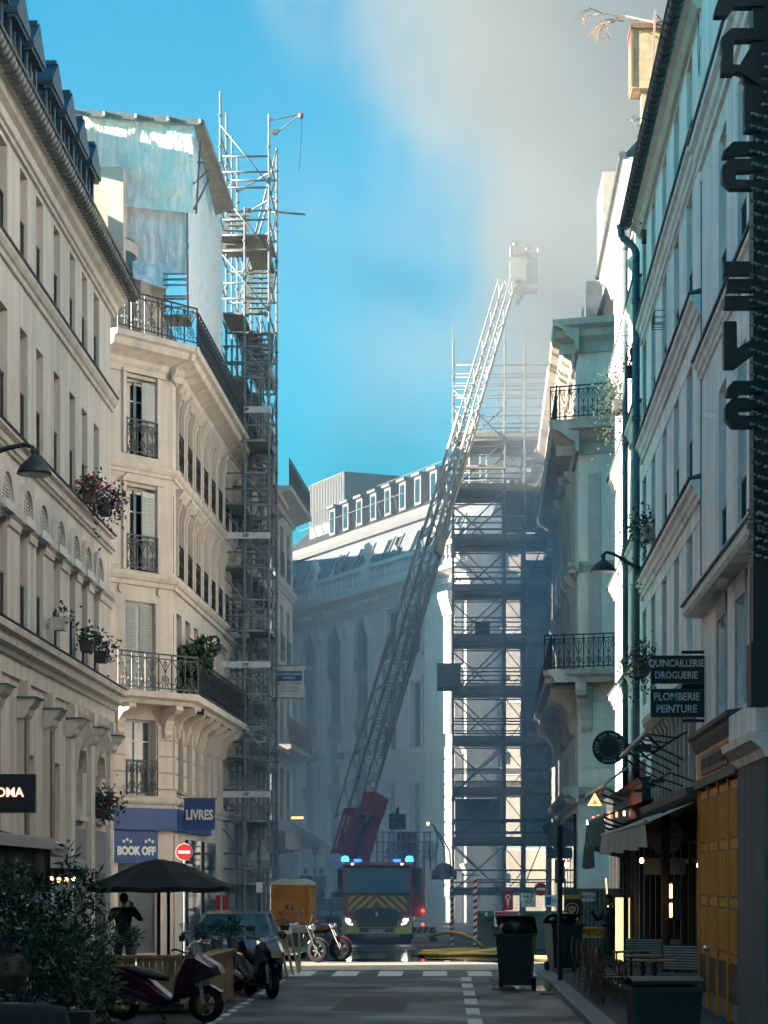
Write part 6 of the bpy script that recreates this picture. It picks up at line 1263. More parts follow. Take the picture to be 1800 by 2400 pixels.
# potted plants and shrubs of the terrace
def leaves(mb, rnd, c, r, n, l, w_, up=0.0):
    for _ in range(n):
        while True:
            q = Vector((rnd.uniform(-1,1), rnd.uniform(-1,1), rnd.uniform(-1,1)))
            if q.length < 1: break
        p = Vector((c[0]+q.x*r[0], c[1]+q.y*r[1], c[2]+q.z*r[2])); a = (q*.8+Vector((rnd.gauss(0,.6), rnd.gauss(0,.6), rnd.gauss(up,.6)))).normalized(); k = l*rnd.choice((.45,.7,.9,1.1,1.4,1.9))*rnd.uniform(.85,1.15); b = a.cross(Vector((rnd.gauss(0,1),rnd.gauss(0,1),rnd.gauss(0,1)))).normalized()*w_*rnd.uniform(.7,1.2)
        mb.add([p, p+a*k*.5+b, p+a*k, p+a*k*.5-b], [(0,1,2,3)])
def shrub(name, label, base, blobs, m_, l, w_, sd, up=.2, stems=8, h=1.4):
    rnd = random.Random(sd); t = thing(name, label, 'shrub', base); m = MB()
    for c, r, n in blobs: leaves(m, rnd, c, r, n, l, w_, up)
    m.build('foliage', m_, t); b = MB()
    for i in range(stems): c = random.choice(blobs)[0]; b.path([(rnd.uniform(-.1,.1),rnd.uniform(-.1,.1),0),(c[0]*.5+rnd.gauss(0,.1),c[1]*.5,c[2]*.6),(c[0]+rnd.gauss(0,.15),c[1],c[2]+rnd.uniform(0,.25))],.012,4,.004)
    b.build('stems', mat('dark_stem',(.04,.032,.024),.8), t); MB().box(-.35,.35,-.25,.25,-.45,.05).build('planter', mat('dark_planter',(.02,.02,.022),.7), t); return t
b1 = P(150,2380,27.5); shrub('leafy_shrub', 'tall narrow leaved dark shrub with spiky shoots at the left edge', (b1.x,27.5,b1.z), [((0,0,.55),(.42,.3,.5),700),((.02,0,1.1),(.40,.3,.42),650),((-.28,0,1.35),(.3,.25,.35),420),((.28,0,1.45),(.2,.2,.28),160),((.06,0,1.78),(.07,.06,.34),90),((.34,0,1.66),(.12,.1,.12),50),((-.4,0,.9),(.35,.3,.5),500)], LEAFD, .085, .016, 5)
b2 = P(215,2400,30.5); shrub('conifer_shrub', 'olive green feathery conifer shrub in front of the left house', (b2.x,30.5,b2.z), [((0,0,.5),(.4,.3,.45),900),((.1,0,1.0),(.28,.25,.4),700),((.26,0,1.25),(.12,.12,.30),260),((-.3,0,.9),(.3,.25,.4),420)], LEAFY, .07, .009, 7, .6)
b3 = P(60,2400,25.0); shrub('leafy_shrub', 'broad dark shrub filling the bottom left corner behind the face', (b3.x,25.0,b3.z), [((0,0,.5),(.55,.3,.5),1000),((-.2,0,1.0),(.45,.3,.4),800),((.35,0,.75),(.3,.3,.4),500),((-.1,0,1.45),(.35,.3,.3),380)], LEAFD, .08, .022, 8)
b4 = P(205,2340,29.0); shrub('leafy_shrub', 'low glossy shrub between the conifer and the purple scooter', (b4.x,29.0,b4.z-.5), [((.1,0,.55),(.38,.25,.42),600),((-.2,0,.35),(.3,.25,.3),300),((.1,0,1.0),(.25,.2,.2),180)], LEAF, .07, .022, 9)
def pot(label, x, y, d, sc_=1.0, fl=None, sd=3):
    rnd = random.Random(sd); c = P(x,y,d); t = thing('potted_plant', label, 'plant', c); MB().lathe([(.07*sc_,0),(.10*sc_,.16*sc_),(.11*sc_,.17*sc_)],12).build('pot', mat('mauve_pot_%d' % sd,(.16,.09,.12),.7), t); m = MB(); leaves(m, rnd, (0,0,.32*sc_), (.15*sc_,.15*sc_,.18*sc_), 150, .08, .02, .3); m.build('foliage', LEAF, t); return t
pot('small potted plant on the terrace rail below the car windscreen', 470, 2236, 39.2, 1.0, None, 41); pot('potted bushy plant on the terrace rail nearest the pink scooter windscreen', 508, 2228, 40.0, 1.1, None, 42); pot('potted spiky plant at the far end of the terrace rail', 545, 2224, 40.5, 1.1, None, 43); pot('low leafy plant on the terrace behind the planks, left of the parasol poles', 308, 2244, 38.0, 1.0, None, 44)
# plants on the bookshop balcony
bp = P(448,1625,63.6); shrub('balcony_plant', 'lush green bush on the first balcony of the corner building', (bp.x,63.6,7.25), [((0,0,.9),(.55,.5,.55),1100),((.3,.3,1.3),(.35,.4,.4),500),((-.2,0,.5),(.4,.4,.4),500)], LEAF, .13, .035, 61)
# left awnings, bulbs, sign
awl = mat('black_awning_cloth',(.010,.010,.012),.8,.2)
def awnL(label, d0, d1, xo, zo, zw, drop):
    t = awning('awning', label, d0, d1, xo, zo, zw, drop, awl, mat('silver_casing',(.42,.46,.48),.3,.1,metal=.7), xw=-7.45); m = MB(); m.add([(0,d1-d0,0),(-7.45-xo,d1-d0,zw-zo),(-7.45-xo,d1-d0,-drop),(0,d1-d0,-drop)], [(0,1,2,3)]); m.build('end_flap', awl, t); MB().box(-.10,.06,0,d1-d0,-.09,.045).build('casing', mat('silver_casing',(.42,.46,.48),.3,.1,metal=.7), t); return t
awnL('black terrace awning with silver front casing at the left edge', 19, 28.4, -4.93, 2.60, 3.2, .62)
a2 = awnL('second black awning with silver casing and red marks behind the first', 28.8, 32.6, -5.2, 2.38, 3.1, .22)
text('B A R', .16, mat('dull_red_print',(.35,.03,.05),.6), a2, (.01,2.4,-.15), rot=(R(90),0,R(90)), sx=.9)
for i, (x, y) in enumerate(((61,2057),(84,2063),(101,2064),(120,2060),(138,2062),(155,2062),(172,2058))):
    c = P(x,y,28.6+i*.25); t = thing('string_bulb', 'warm glowing bulb, %s from the left in the string under the awning' % ('first','second','third','fourth','fifth','sixth','last')[i], 'bulb', c, 0, 'string bulbs under the left awning'); MB().ball((0,0,0),(.026,.026,.034),10,8).build('globe', emit('bulb_glow',(1,.55,.22),5), t); MB().tube((0,0,.03),(0,0,.08),.014,6).build('socket', IRON, t)
m = MB(); m.path([tuple(P(x,y-6-(i % 2)*1,28.4+i*.28)) for i, (x, y) in enumerate(((20,2040),(61,2050),(84,2058),(120,2052),(155,2056),(190,2046)))],.008,4); tag(m.build('light_cable', IRON), 'thin dark cable carrying the string bulbs under the awning', 'cable')
sp = thing('projecting_sign', 'black box sign with glowing letters PALOMA cut by the left edge', 'sign', tuple(P(0,1905,35.5)+Vector((-.45,0,0)))); MB().box(-.35,1.01,-.07,.07,0,.60).build('box', BLACK, sp); text('PALOMA', .20, emit('coral_letters',(1,.36,.26),1.1), sp, (.83,-.078,.31), align='RIGHT', bold=.004, sx=.95); m = MB(); m.path([(-.6,0,.3),(-.35,0,.3)],.03,6); m.build('bracket', IRON, sp)
# ================================================================ vehicles
def wheel(t, c, r, w_, ax='y', rim=None, name='wheel'):
    m = MB(); m.smooth = True; m.lathe([(r*.62,-w_*.5),(r*.92,-w_*.5),(r,-w_*.28),(r,w_*.28),(r*.92,w_*.5),(r*.62,w_*.5),(r*.62,-w_*.5)],22,c,ax,False); o = m.build('tyre', RUBBER, t); k = MB()
    k.path([tuple(Vector(c)+Vector((0,math.cos(R(a)),math.sin(R(a))) if ax == 'x' else (math.cos(R(a)),0,math.sin(R(a))))*r*.62) for a in range(0,361,20)],r*.05,5)
    for i in range(6): a = R(60*i); dv = Vector((0,math.cos(a),math.sin(a)) if ax == 'x' else (math.cos(a),0,math.sin(a))); k.bar(Vector(c), Vector(c)+dv*r*.62, r*.10, w_*.3)
    k.lathe([(r*.14,-w_*.4),(r*.14,w_*.4)],10,c,ax); k.build('rim', rim or GREYM, o); return o
def scooter(label, loc, rz, paint, screen=True, rim=None, name='motor_scooter'):          # faces +x
    t = thing(name, label, 'scooter', loc, rz); sm = lambda mb, n, m_: mb.build(n, m_, t, smooth=False)
    wheel(t, (.72,0,.27), .27, .12, 'y', rim); wheel(t, (-.62,0,.26), .26, .14, 'y', rim)
    def loft(secs, n, m_):
        m = MB(); m.smooth = True; k = 10; vs = []
        for x, z0, z1, hw in secs:
            for i in range(k): a = 2*math.pi*i/k; vs.append((x, hw*math.cos(a), (z0+z1)/2+(z1-z0)/2*math.sin(a)))
        m.add(vs, [(j*k+i,j*k+(i+1) % k,(j+1)*k+(i+1) % k,(j+1)*k+i) for j in range(len(secs)-1) for i in range(k)] + [tuple(range(k-1,-1,-1)), tuple(range((len(secs)-1)*k, len(secs)*k))]); return m.build(n, m_, t)
    def shell(poly, w0, w1, k, n, m_):                   # side profile with bevelled flanks
        cx = sum(p[0] for p in poly)/len(poly); cz = sum(p[1] for p in poly)/len(poly); q = len(poly); vs = []
        for y, f in ((-w1,k),(-w0,1),(w0,1),(w1,k)): vs += [(cx+(p[0]-cx)*f, y*(1-.55*max(0,p[0]-.55)), cz+(p[1]-cz)*f) for p in poly]
        m = MB(); m.add(vs, [tuple(range(q))] + [(a*q+i_, a*q+(i_+1) % q, (a+1)*q+(i_+1) % q, (a+1)*q+i_) for a in range(3) for i_ in range(q)] + [tuple(range(4*q-1,3*q-1,-1))]); return m.build(n, m_, t)
    shell([(-1.02,.72),(-.94,.83),(-.55,.80),(-.12,.60),(.12,.42),(.30,.30),(.02,.22),(-.38,.34),(-.82,.52)], .12, .20, .82, 'rear_body', paint)
    shell([(.20,.30),(.52,.40),(.60,.58),(1.0,.74),(.93,.86),(.62,1.04),(.44,1.02),(.28,.70)], .13, .23, .78, 'front_fairing', paint)
    for s in (-1,1): MB().bar((-.85,s*.19,.62),(-.15,s*.205,.40),.012,.04).build('side_trim', CHROME, t); MB().bar((.42,s*.20,.60),(.86,s*.13,.80),.012,.05).build('side_trim', CHROME, t)
    loft([(-.75,.76,.84,.12),(-.5,.74,.86,.17),(-.25,.66,.80,.17),(-.1,.62,.78,.15),(.1,.60,.70,.12)], 'seat', mat('black_seat',(.012,.012,.014),.6))
    m = MB(); m.prism([(.50,.50),(.62,.54),(.80,.56),(.98,.46),(.96,.42),(.8,.5),(.6,.47)],'y',-.07,.07); m.build('front_mudguard', paint, t)
    for s in (-1,1): MB().bar((.60,s*.085,.85),(.72,s*.085,.27),.05,.05).build('fork', GREYM, t); m = MB(); m.path([(.42,s*.1,1.04),(.36,s*.32,1.10),(.30,s*.36,1.08)],.017,5); m.build('handlebar', BLACK, t); m = MB(); m.path([(.42,s*.2,1.04),(.46,s*.30,1.24)],.009,4); m.box(.44,.47,s*.24,s*.40,1.22,1.31); m.build('mirror', BLACK, t); MB().prism([(.86,s*.04),(.80,s*.15),(.70,s*.18),(.8,s*.05)],'z',.78,.86).build('headlight', mat('headlamp_glass',(.10,.11,.12),.1), t)
    if screen: m = MB(); m.add([(.62,-.20,1.0),(.62,.20,1.0),(.34,.16,1.48),(.34,-.16,1.48),(.70,0,1.02),(.38,0,1.50)], [(0,4,5,3),(4,1,2,5)]); m.build('windscreen', glassy('smoked_screen',(.16,.22,.22),.08,.6), t)
    MB().tube((-.3,-.2,.30),(-.85,-.22,.42),.055,8).build('exhaust', CHROME, t); MB().box(-.15,.3,-.2,.2,.20,.26).build('footboard', BLACK, t); MB().bar((-.1,.12,.2),(-.05,.3,.0),.03,.03).build('stand', BLACK, t); MB().box(-1.0,-.94,-.08,.08,.62,.74).build('tail_light', mat('tail_red',(.3,.01,.02),.2), t); return t
scooter('dark magenta maxi scooter with tall windscreen parked before the wooden terrace', (-4.30, 34.4, 0), R(-14), mat('magenta_paint',(.035,.004,.013),.3,.1,coat=.6), True, mat('gold_rim',(.25,.17,.07),.35,metal=.7))
scooter('black scooter with pale wheel rim parked behind the terrace planks', (-3.42, 42.0, 0), R(-68), mat('black_gloss',(.012,.014,.016),.2,.1,coat=.8), True, mat('white_rim',(.5,.52,.54),.3,metal=.5))
scooter('dark blue scooter tucked between the black scooter and the grey car', (-3.85, 43.4, 0), R(-75), mat('navy_gloss',(.012,.022,.05),.2,.1,coat=.8), True)
def motorcycle(label, loc, rz, paint):                                             # naked roadster, faces +x
    t = thing('motorcycle', label, 'motorcycle', loc, rz); wheel(t, (.72,0,.31), .31, .11, 'y', DARK); wheel(t, (-.68,0,.31), .31, .15, 'y', DARK)
    for s in (-1,1): MB().tube((.72,s*.09,.31),(.42,s*.09,.98),.022,7).build('fork', CHROME, t); m = MB(); m.path([(.42,s*.08,1.0),(.38,s*.22,1.08),(.24,s*.40,1.06)],.016,5); m.tube((.27,s*.36,1.06),(.20,s*.46,1.05),.022,6); m.build('handlebar', BLACK, t); m = MB(); m.path([(.32,s*.30,1.08),(.34,s*.36,1.26)],.009,4); m.ball((.34,s*.38,1.30),(.02,.07,.045),8,6); m.build('mirror', BLACK, t)
    m = MB(); m.smooth = True; m.ball((.16,0,.86),(.30,.15,.13),14,9); m.build('tank', paint, t); m = MB(); m.smooth = True; m.ball((-.36,0,.82),(.36,.13,.07),14,8); m.build('seat', mat('black_seat',(.012,.012,.014),.6), t)
    m = MB(); m.box(-.12,.30,-.14,.14,.30,.66); m.lathe([(.12,-.18),(.12,.18)],12,(.0,0,.42),'y'); m.build('engine', mat('engine_metal',(.07,.075,.08),.4,metal=.6), t)
    m = MB(); m.path([(.44,0,.92),(.30,0,.72),(.28,0,.30),(-.2,0,.28),(-.30,0,.70),(.3,0,.78)],.025,6); m.path([(-.2,0,.4),(-.68,.1,.31)],.025,6); m.path([(-.2,0,.4),(-.68,-.1,.31)],.025,6); m.build('frame', BLACK, t)
    m = MB(); m.smooth = True; m.lathe([(.02,-.1),(.09,-.06),(.10,.03),(.085,.05)],14,(.54,0,.92),'x'); m.build('headlight', CHROME, t); MB().lathe([(.08,.0),(.08,.01)],14,(.592,0,.92),'x').build('lamp_glass', mat('pale_lamp',(.35,.38,.4),.1), t)
    m = MB(); m.path([(.28,-.12,.4),(.3,-.14,.24),(-.2,-.16,.22),(-.85,-.18,.40)],.035,7); m.build('exhaust', CHROME, t); m = MB(); m.path([(.72+.34*math.cos(R(a)),0,.31+.34*math.sin(R(a))) for a in range(20,151,16)],.03,5); m.build('mudguard', paint, t); MB().prism([(-.98,.66),(-.6,.78),(-.6,.70),(-.96,.60)],'y',-.08,.08).build('tail', paint, t); MB().bar((-.05,.1,.28),(.0,.28,.0),.025,.025).build('stand', BLACK, t); return t
BG_ = mat('black_gloss',(.012,.014,.016),.2,.1,coat=.8)
motorcycle('dark motorcycle in front of the orange portable toilet', (P(690,0,60).x, 60, 0), R(-28), BG_)
motorcycle('black motorcycle with visible front wheel nearest the fire engine', (P(738,0,61.5).x, 61.5, 0), R(-14), mat('dark_red_gloss',(.08,.01,.015),.25,.1,coat=.8))
motorcycle('dark motorcycle half hidden behind the other two beside the toilet', (P(664,0,62.6).x, 62.6, 0), R(-48), BG_)
def car(label, loc, rz, paint, name='parked_car', s=1.0):
    t = thing(name, label, 'car', loc, rz); m = MB(); m.smooth = True                # faces -y, length 4.0
    prof = [(-2.0,.45,.72,.70),(-1.96,.32,.82,.80),(-1.5,.26,.93,.86),(-.75,.24,1.0,.87),(.6,.24,1.02,.87),(1.6,.26,1.0,.86),(1.95,.34,.9,.80),(2.0,.5,.8,.72)]; k = 12; vs = []
    def sec(hw, z0, z1): return [(hw*.86,z0),(hw,z0+.14),(hw*1.0,(z0+z1)/2),(hw*.97,z1-.10),(hw*.88,z1),(hw*.4,z1+.02),(-hw*.4,z1+.02),(-hw*.88,z1),(-hw*.97,z1-.10),(-hw,(z0+z1)/2),(-hw,z0+.14),(-hw*.86,z0)]
    for y, z0, z1, hw in prof: vs += [(x, y, z) for x, z in sec(hw, z0, z1)]
    m.add(vs, [(j*k+i,(j+1)*k+i,(j+1)*k+(i+1) % k,j*k+(i+1) % k) for j in range(len(prof)-1) for i in range(k)] + [tuple(range(k)), tuple(range(len(prof)*k-1,(len(prof)-1)*k-1,-1))]); m.build('body', paint, t)
    m = MB(); m.smooth = False; b = [(-.80,1.0,.80),(-.15,1.44,.62),(1.0,1.48,.62),(1.75,1.02,.78)]
    vs = [(s_*hw, y, z) for y, z, hw in b for s_ in (-1,1)]; m.add(vs, [(0,1,3,2),(4,5,7,6),(0,2,4,6),(1,7,5,3)]); m.build('windows', glassy('car_glass',(.03,.045,.05),.05), t)
    m = MB(); m.smooth = True; m.add([(-.62,-.16,1.445),(.62,-.16,1.445),(.62,1.0,1.485),(-.62,1.0,1.485),(-.3,.3,1.515),(.3,.3,1.515)], [(0,1,5,4),(1,2,5),(2,3,4,5),(3,0,4)]); m.build('roof', paint, t)
    for s_ in (-1,1):
        m = MB()
        for a, c in ((0,1),(2,3)): m.bar((s_*b[a][2],b[a][0],b[a][1]),(s_*b[c][2],b[c][0],b[c][1]),.07,.06)
        m.bar((s_*.62,-.15,1.45),(s_*.62,1.0,1.48),.06,.05); m.bar((s_*.80,.35,1.0),(s_*.63,.35,1.46),.05,.05)
        m.build('pillar_rails', paint, t)
    for s_ in (-1,1):
        for y in (-1.25,1.3): wheel(t, (s_*.78,y,.31), .31, .2, 'x')
        m = MB(); m.ball((s_*.98,-.62,1.03),(.10,.06,.075),10,7); m.build('mirror', BLACK, t); MB().ball((s_*.60,-1.94,.70),(.17,.08,.08),12,8).build('headlight', mat('pale_lamp',(.35,.38,.4),.1), t)
    MB().box(-.5,.5,-2.02,-1.99,.42,.58).build('grille', DARK, t); MB().box(-.26,.26,-2.035,-2.021,.46,.56).build('number_plate', WHITEP, t); return t
car('grey parked car behind the wooden terrace and scooters', (-4.35, 47.2, 0), R(1), mat('silver_blue_paint',(.10,.13,.14),.25,.1,coat=.9))
car('dark blue car stopped left of the fire engine', (P(765,0,88).x, 88, 0), R(3), mat('deep_blue_paint',(.02,.06,.12),.3,.1,coat=.8))
# ================================================================ people
def head_mesh(mb, c, yaw, s=1.0, mats=(0, 1)):
    b = len(mb.v); mb.cur = mats[0]; mb.smooth = True; nu, nv = 28, 22; f0 = len(mb.f)
    mb.ball((0,0,0),(1,1,1),nu,nv)
    for i in range(b, len(mb.v)):
        x, y, z = mb.v[i]; fx = -y                                    # face looks along -y
        X, Y, Z = x*.077, y*.098, z*.118
        if z < 0: X *= 1-.28*z*z; Y *= 1-.10*z*z
        if fx > .3:
            g = lambda cx, cz, w_, h_: math.exp(-((x-cx)/w_)**2-((z-cz)/h_)**2)
            Y -= .030*g(0,-.22,.17,.20) + .016*g(0,-.02,.10,.22) + .008*g(0,-.56,.30,.07) + .006*g(0,-.68,.28,.06) + .012*g(0,-.92,.35,.16) + .009*g(0,.22,.7,.10)
            Y += .016*(g(-.40,.02,.20,.13)+g(.40,.02,.20,.13)) + .006*g(0,-.62,.3,.035)
            Y -= .007*(g(-.40,.02,.10,.06)+g(.40,.02,.10,.06)) + .006*(g(-.5,-.3,.2,.2)+g(.5,-.3,.2,.2))
        mb.v[i] = (X, Y, Z)
    for k in range(f0, len(mb.f)):
        zc = sum(mb.v[q][2] for q in mb.f[k])/len(mb.f[k]); yc = sum(mb.v[q][1] for q in mb.f[k])/len(mb.f[k])
        if zc > .058+.012*math.sin(60*mb.v[mb.f[k][0]][0]) or (yc > .012 and zc > -.06): mb.m[k] = mats[1]
    mb.cur = mats[0]
    for sx in (-1,1): mb.ball((sx*.078,.01,-.005),(.012,.022,.032),8,6)
    mb.cur = mats[1]
    for sx in (-1,1): mb.ball((sx*.031,-.089,.024),(.019,.007,.0045),8,5); mb.ball((sx*.031,-.079,.003),(.012,.008,.006),8,5)
    mb.ball((0,-.099,-.066),(.021,.006,.0035),8,5); mb.ball((0,.012,.030),(.084,.098,.100),18,12); mb.cur = mats[0]
    M_ = Matrix.Translation(c) @ Matrix.Rotation(yaw,4,'Z') @ Matrix.Scale(s,4); mb.xf(M_, b)
    for k in range(f0, len(mb.f)):
        if mb.m[k] == mats[1]: pass
def person(label, loc, yaw, h, joints, mats, phone=False, hat=None, headyaw=0.0):
    # joints: dict of 3D joints for a 1.75 m body, facing -y; mats: (skin, hair, top, trousers, shoes)
    J = dict(pel=(0,0,.95), spine=(0,.01,1.18), chest=(0,.0,1.38), neck=(0,-.005,1.50), shL=(.19,0,1.42), shR=(-.19,0,1.42), elL=(.26,.03,1.14), elR=(-.26,.03,1.14), wrL=(.28,-.06,.90), wrR=(-.28,-.06,.90), hiL=(.10,0,.92), hiR=(-.10,0,.92), knL=(.11,-.02,.50), knR=(-.11,-.02,.50), anL=(.11,.02,.09), anR=(-.11,.02,.09), toL=(.13,-.16,.045), toR=(-.13,-.16,.045))
    J.update(joints); names_ = list(J); idx = {k: i for i, k in enumerate(names_)}
    rad = dict(pel=.15, spine=.145, chest=.16, neck=.058, shL=.085, shR=.085, elL=.052, elR=.052, wrL=.034, wrR=.034, hiL=.105, hiR=.105, knL=.068, knR=.068, anL=.045, anR=.045, toL=.038, toR=.038)
    E = [('pel','spine'),('spine','chest'),('chest','neck'),('chest','shL'),('chest','shR'),('shL','elL'),('shR','elR'),('elL','wrL'),('elR','wrR'),('pel','hiL'),('pel','hiR'),('hiL','knL'),('hiR','knR'),('knL','anL'),('knR','anR'),('anL','toL'),('anR','toR')]
    me = bpy.data.meshes.new('tmp'); me.from_pydata([J[k] for k in names_], [(idx[a],idx[b]) for a, b in E], [])
    bm = bmesh.new(); bm.from_mesh(me); ly = bm.verts.layers.skin.verify(); bm.verts.ensure_lookup_table()
    for k in names_:
        r = rad[k]; bm.verts[idx[k]][ly].radius = (r, r*.72 if k in ('pel','spine','chest') else r); bm.verts[idx[k]][ly].use_root = (k == 'pel')
    bm.to_mesh(me); bm.free(); ob = bpy.data.objects.new('tmp', me); col.objects.link(ob)
    ob.modifiers.new('s','SKIN').use_smooth_shade = True; sb = ob.modifiers.new('u','SUBSURF'); sb.levels = 2; sb.render_levels = 2
    dg = bpy.context.evaluated_depsgraph_get(); ev = ob.evaluated_get(dg); em = ev.to_mesh()
    mb = MB(); mb.smooth = True; V = [v.co.copy() for v in em.vertices]; F = [tuple(p.vertices) for p in em.polygons]; ev.to_mesh_clear(); bpy.data.objects.remove(ob)
    mb.add(V, F)
    seg = {('elL','wrL'): 2, ('elR','wrR'): 2, ('knL','anL'): 3, ('knR','anR'): 3, ('anL','toL'): 4, ('anR','toR'): 4, ('hiL','knL'): 3, ('hiR','knR'): 3, ('pel','hiL'): 3, ('pel','hiR'): 3, ('chest','neck'): 0}
    for k, f in enumerate(mb.f):
        c = sum((Vector(mb.v[i]) for i in f), Vector())/len(f); best = 9; mi = 2
        for e in E:
            a, b = Vector(J[e[0]]), Vector(J[e[1]]); t = max(0,min(1,(c-a).dot(b-a)/(b-a).length_squared)); dd = (c-a-(b-a)*t).length - (rad[e[0]]*(1-t)+rad[e[1]]*t)*.8
            if dd < best: best = dd; mi = seg.get(e, 2); 
            if dd == best and e == ('chest','neck') and t < .65: mi = 2
        mb.m[k] = mi
    for s in ('L','R'):                                            # hands: palm, four fingers, thumb
        w_ = Vector(J['wr'+s]); d = (w_-Vector(J['el'+s])).normalized(); side = d.cross(Vector((0,1,.2))).normalized(); nrm = side.cross(d); mb.cur = 0
        mb.ball(tuple(w_+d*.055),(.034,.034,.044),8,6)
        for i in range(4): o = side*(.027-.018*i); l = (.075,.085,.08,.062)[i]; mb.path([w_+d*.075+o, w_+d*(.075+l*.5)+o+nrm*.008, w_+d*(.075+l*.9)+o+nrm*.035],.0088,5,.007)
        sd_ = 1 if s == 'L' else -1; mb.path([w_+d*.03+side*.03*sd_, w_+d*.07+side*.062*sd_, w_+d*.10+side*.066*sd_+nrm*.02],.010,5,.008)
    n0 = Vector(J['neck']); head_mesh(mb, n0+Vector((0,-.015,.155)), headyaw, 1.0, (0,1))
    sc2 = h/1.75; mb.v = [(v[0]*sc2, v[1]*sc2, v[2]*sc2) for v in mb.v]
    o = mb.build('person', list(mats), None, loc, yaw); tag(o, label, 'person')
    if phone:
        w_ = Vector(J['wrR'])*sc2; MB().box(w_.x-.04,w_.x+.04,w_.y-.12,w_.y-.11,w_.z+.02,w_.z+.17).build('phone', BLACK, o)
    if hat:
        c = (n0+Vector((0,-.01,.20)))*sc2; m = MB(); m.smooth = True; m.lathe([(.135,-.06),(.13,.0),(.115,.06),(.07,.11),(.02,.125)],14,tuple(c)); m.box(c.x-.02,c.x+.02,c.y-.13,c.y+.13,c.z+.02,c.z+.14); m.build('helmet', hat, o)
    return o
DKT = mat('dark_cloth',(.014,.016,.02),.85,.2,6); NAVY = mat('navy_cloth',(.016,.026,.045),.85,.2,6); HAIR = mat('dark_hair',(.012,.009,.008),.6,.2); TRO = mat('dark_trousers',(.016,.017,.02),.85,.2); SHOE = mat('black_shoe',(.01,.01,.01),.6)
BM = (SKIN, HAIR, DKT, TRO, SHOE)
person('dark silhouetted person holding up a phone beside the cafe chairs', (3.36, 47.0, .13), R(-75), 1.70, dict(elR=(-.24,-.16,1.22), wrR=(-.14,-.34,1.42), elL=(.24,-.02,1.13), wrL=(.12,-.2,1.12)), BM, True, None, R(10))
person('person in dark navy coat seen from behind, left of the parasol poles', (P(290,0,44).x, 44, .13), R(172), 1.74, dict(shL=(.2,0,1.42), elR=(-.32,-.14,1.24), wrR=(-.12,-.26,1.50), elL=(.32,-.14,1.24), wrL=(.12,-.26,1.50)), (SKIN, HAIR, NAVY, NAVY, SHOE))
person('young person close to the camera at the bottom left corner, shade on the face painted into the skin', (-1.98, 10.4, 0), R(4), 1.81, dict(), (mat('skin_painted_shade',(.07,.032,.022),.5,.15), HAIR, DKT, TRO, SHOE), False, None, R(14))  # the dark skin colour carries the shade on this face
_yp = [o for o in bpy.data.objects if o.name.startswith('person')][-1]
hr = MB(); rh = random.Random(3)
for _ in range(900):
    a = rh.uniform(0,6.283); e = rh.uniform(.25,1.5); d = Vector((math.cos(a)*math.cos(e), math.sin(a)*math.cos(e)*1.05, math.sin(e)))
    if d.y < -.45 and d.z < .62: continue
    c = Vector((0,-.02,1.70)) + Vector((d.x*.084, d.y*.100, d.z*.128)); t_ = (d*.5+Vector((rh.gauss(0,.5), rh.gauss(-.2,.4), rh.gauss(0,.4)))).normalized()*rh.uniform(.025,.055); b_ = t_.cross(d).normalized()*.004
    hr.add([c-b_, c+b_, c+t_], [(0,1,2)])
hr.build('hair', HAIR, _yp)
FIRE = mat('fire_jacket',(.02,.025,.04),.8,.2); SILV = mat('silver_helmet',(.55,.56,.58),.25,.1,metal=.9)
for i, (x, d, lab) in enumerate(((716,92,'bystander with a glowing lamp overhead, left of the fire engine'),(737,92.6,'second bystander in pale top, left of the fire engine'),(752,91.2,'bystander in a pale hood, nearest the fire engine mirror'))): person(lab, (P(x,0,d).x, d, .9), R(10+20*i), 1.72, dict(), (SKIN, HAIR, (DKT, mat('pale_top',(.35,.36,.38),.8), mat('grey_hood',(.22,.23,.25),.8))[i], TRO, SHOE))
tag(MB().box(P(700,0,91).x,P(775,0,91).x,90.6,93.4,0,.9).build('plinth', PALE), 'low stone plinth the bystanders stand on, behind the dark blue car', 'plinth')
bb_ = LB + Vector((-2.36,78,0)); bz = bsk_z = (P(1226,690,89.5).z+.27)
person('firefighter in silver helmet leaning on the ladder basket rail, left one', (P(1208,0,89.5).x, 89.5, bz), R(30), 1.75, dict(elR=(-.30,-.18,1.2), wrR=(-.2,-.4,1.25), elL=(.3,-.18,1.2), wrL=(.2,-.4,1.25)), (SKIN, HAIR, FIRE, FIRE, SHOE), False, SILV)
person('firefighter in red toned helmet at the right of the ladder basket', (P(1234,0,89.9).x, 89.9, bz), R(-60), 1.72, dict(elR=(-.34,-.1,1.22), wrR=(-.45,-.25,1.1)), (SKIN, HAIR, FIRE, FIRE, SHOE), False, mat('red_helmet',(.30,.07,.05),.35))
person('driver in dark jacket seated behind the fire engine windscreen', (-2.95, 78.75, .95), 0, 1.7, dict(hiL=(.1,0,.6), hiR=(-.1,0,.6), pel=(0,0,.62), spine=(0,.02,.85), chest=(0,0,1.05), neck=(0,0,1.18), shL=(.19,0,1.1), shR=(-.19,0,1.1), elL=(.25,-.1,.86), elR=(-.25,-.1,.86), wrL=(.18,-.35,.95), wrR=(-.18,-.35,.95), knL=(.13,-.42,.6), knR=(-.13,-.42,.6), anL=(.13,-.42,.2), anR=(-.13,-.42,.2), toL=(.13,-.6,.16), toR=(-.13,-.6,.16)), BM)
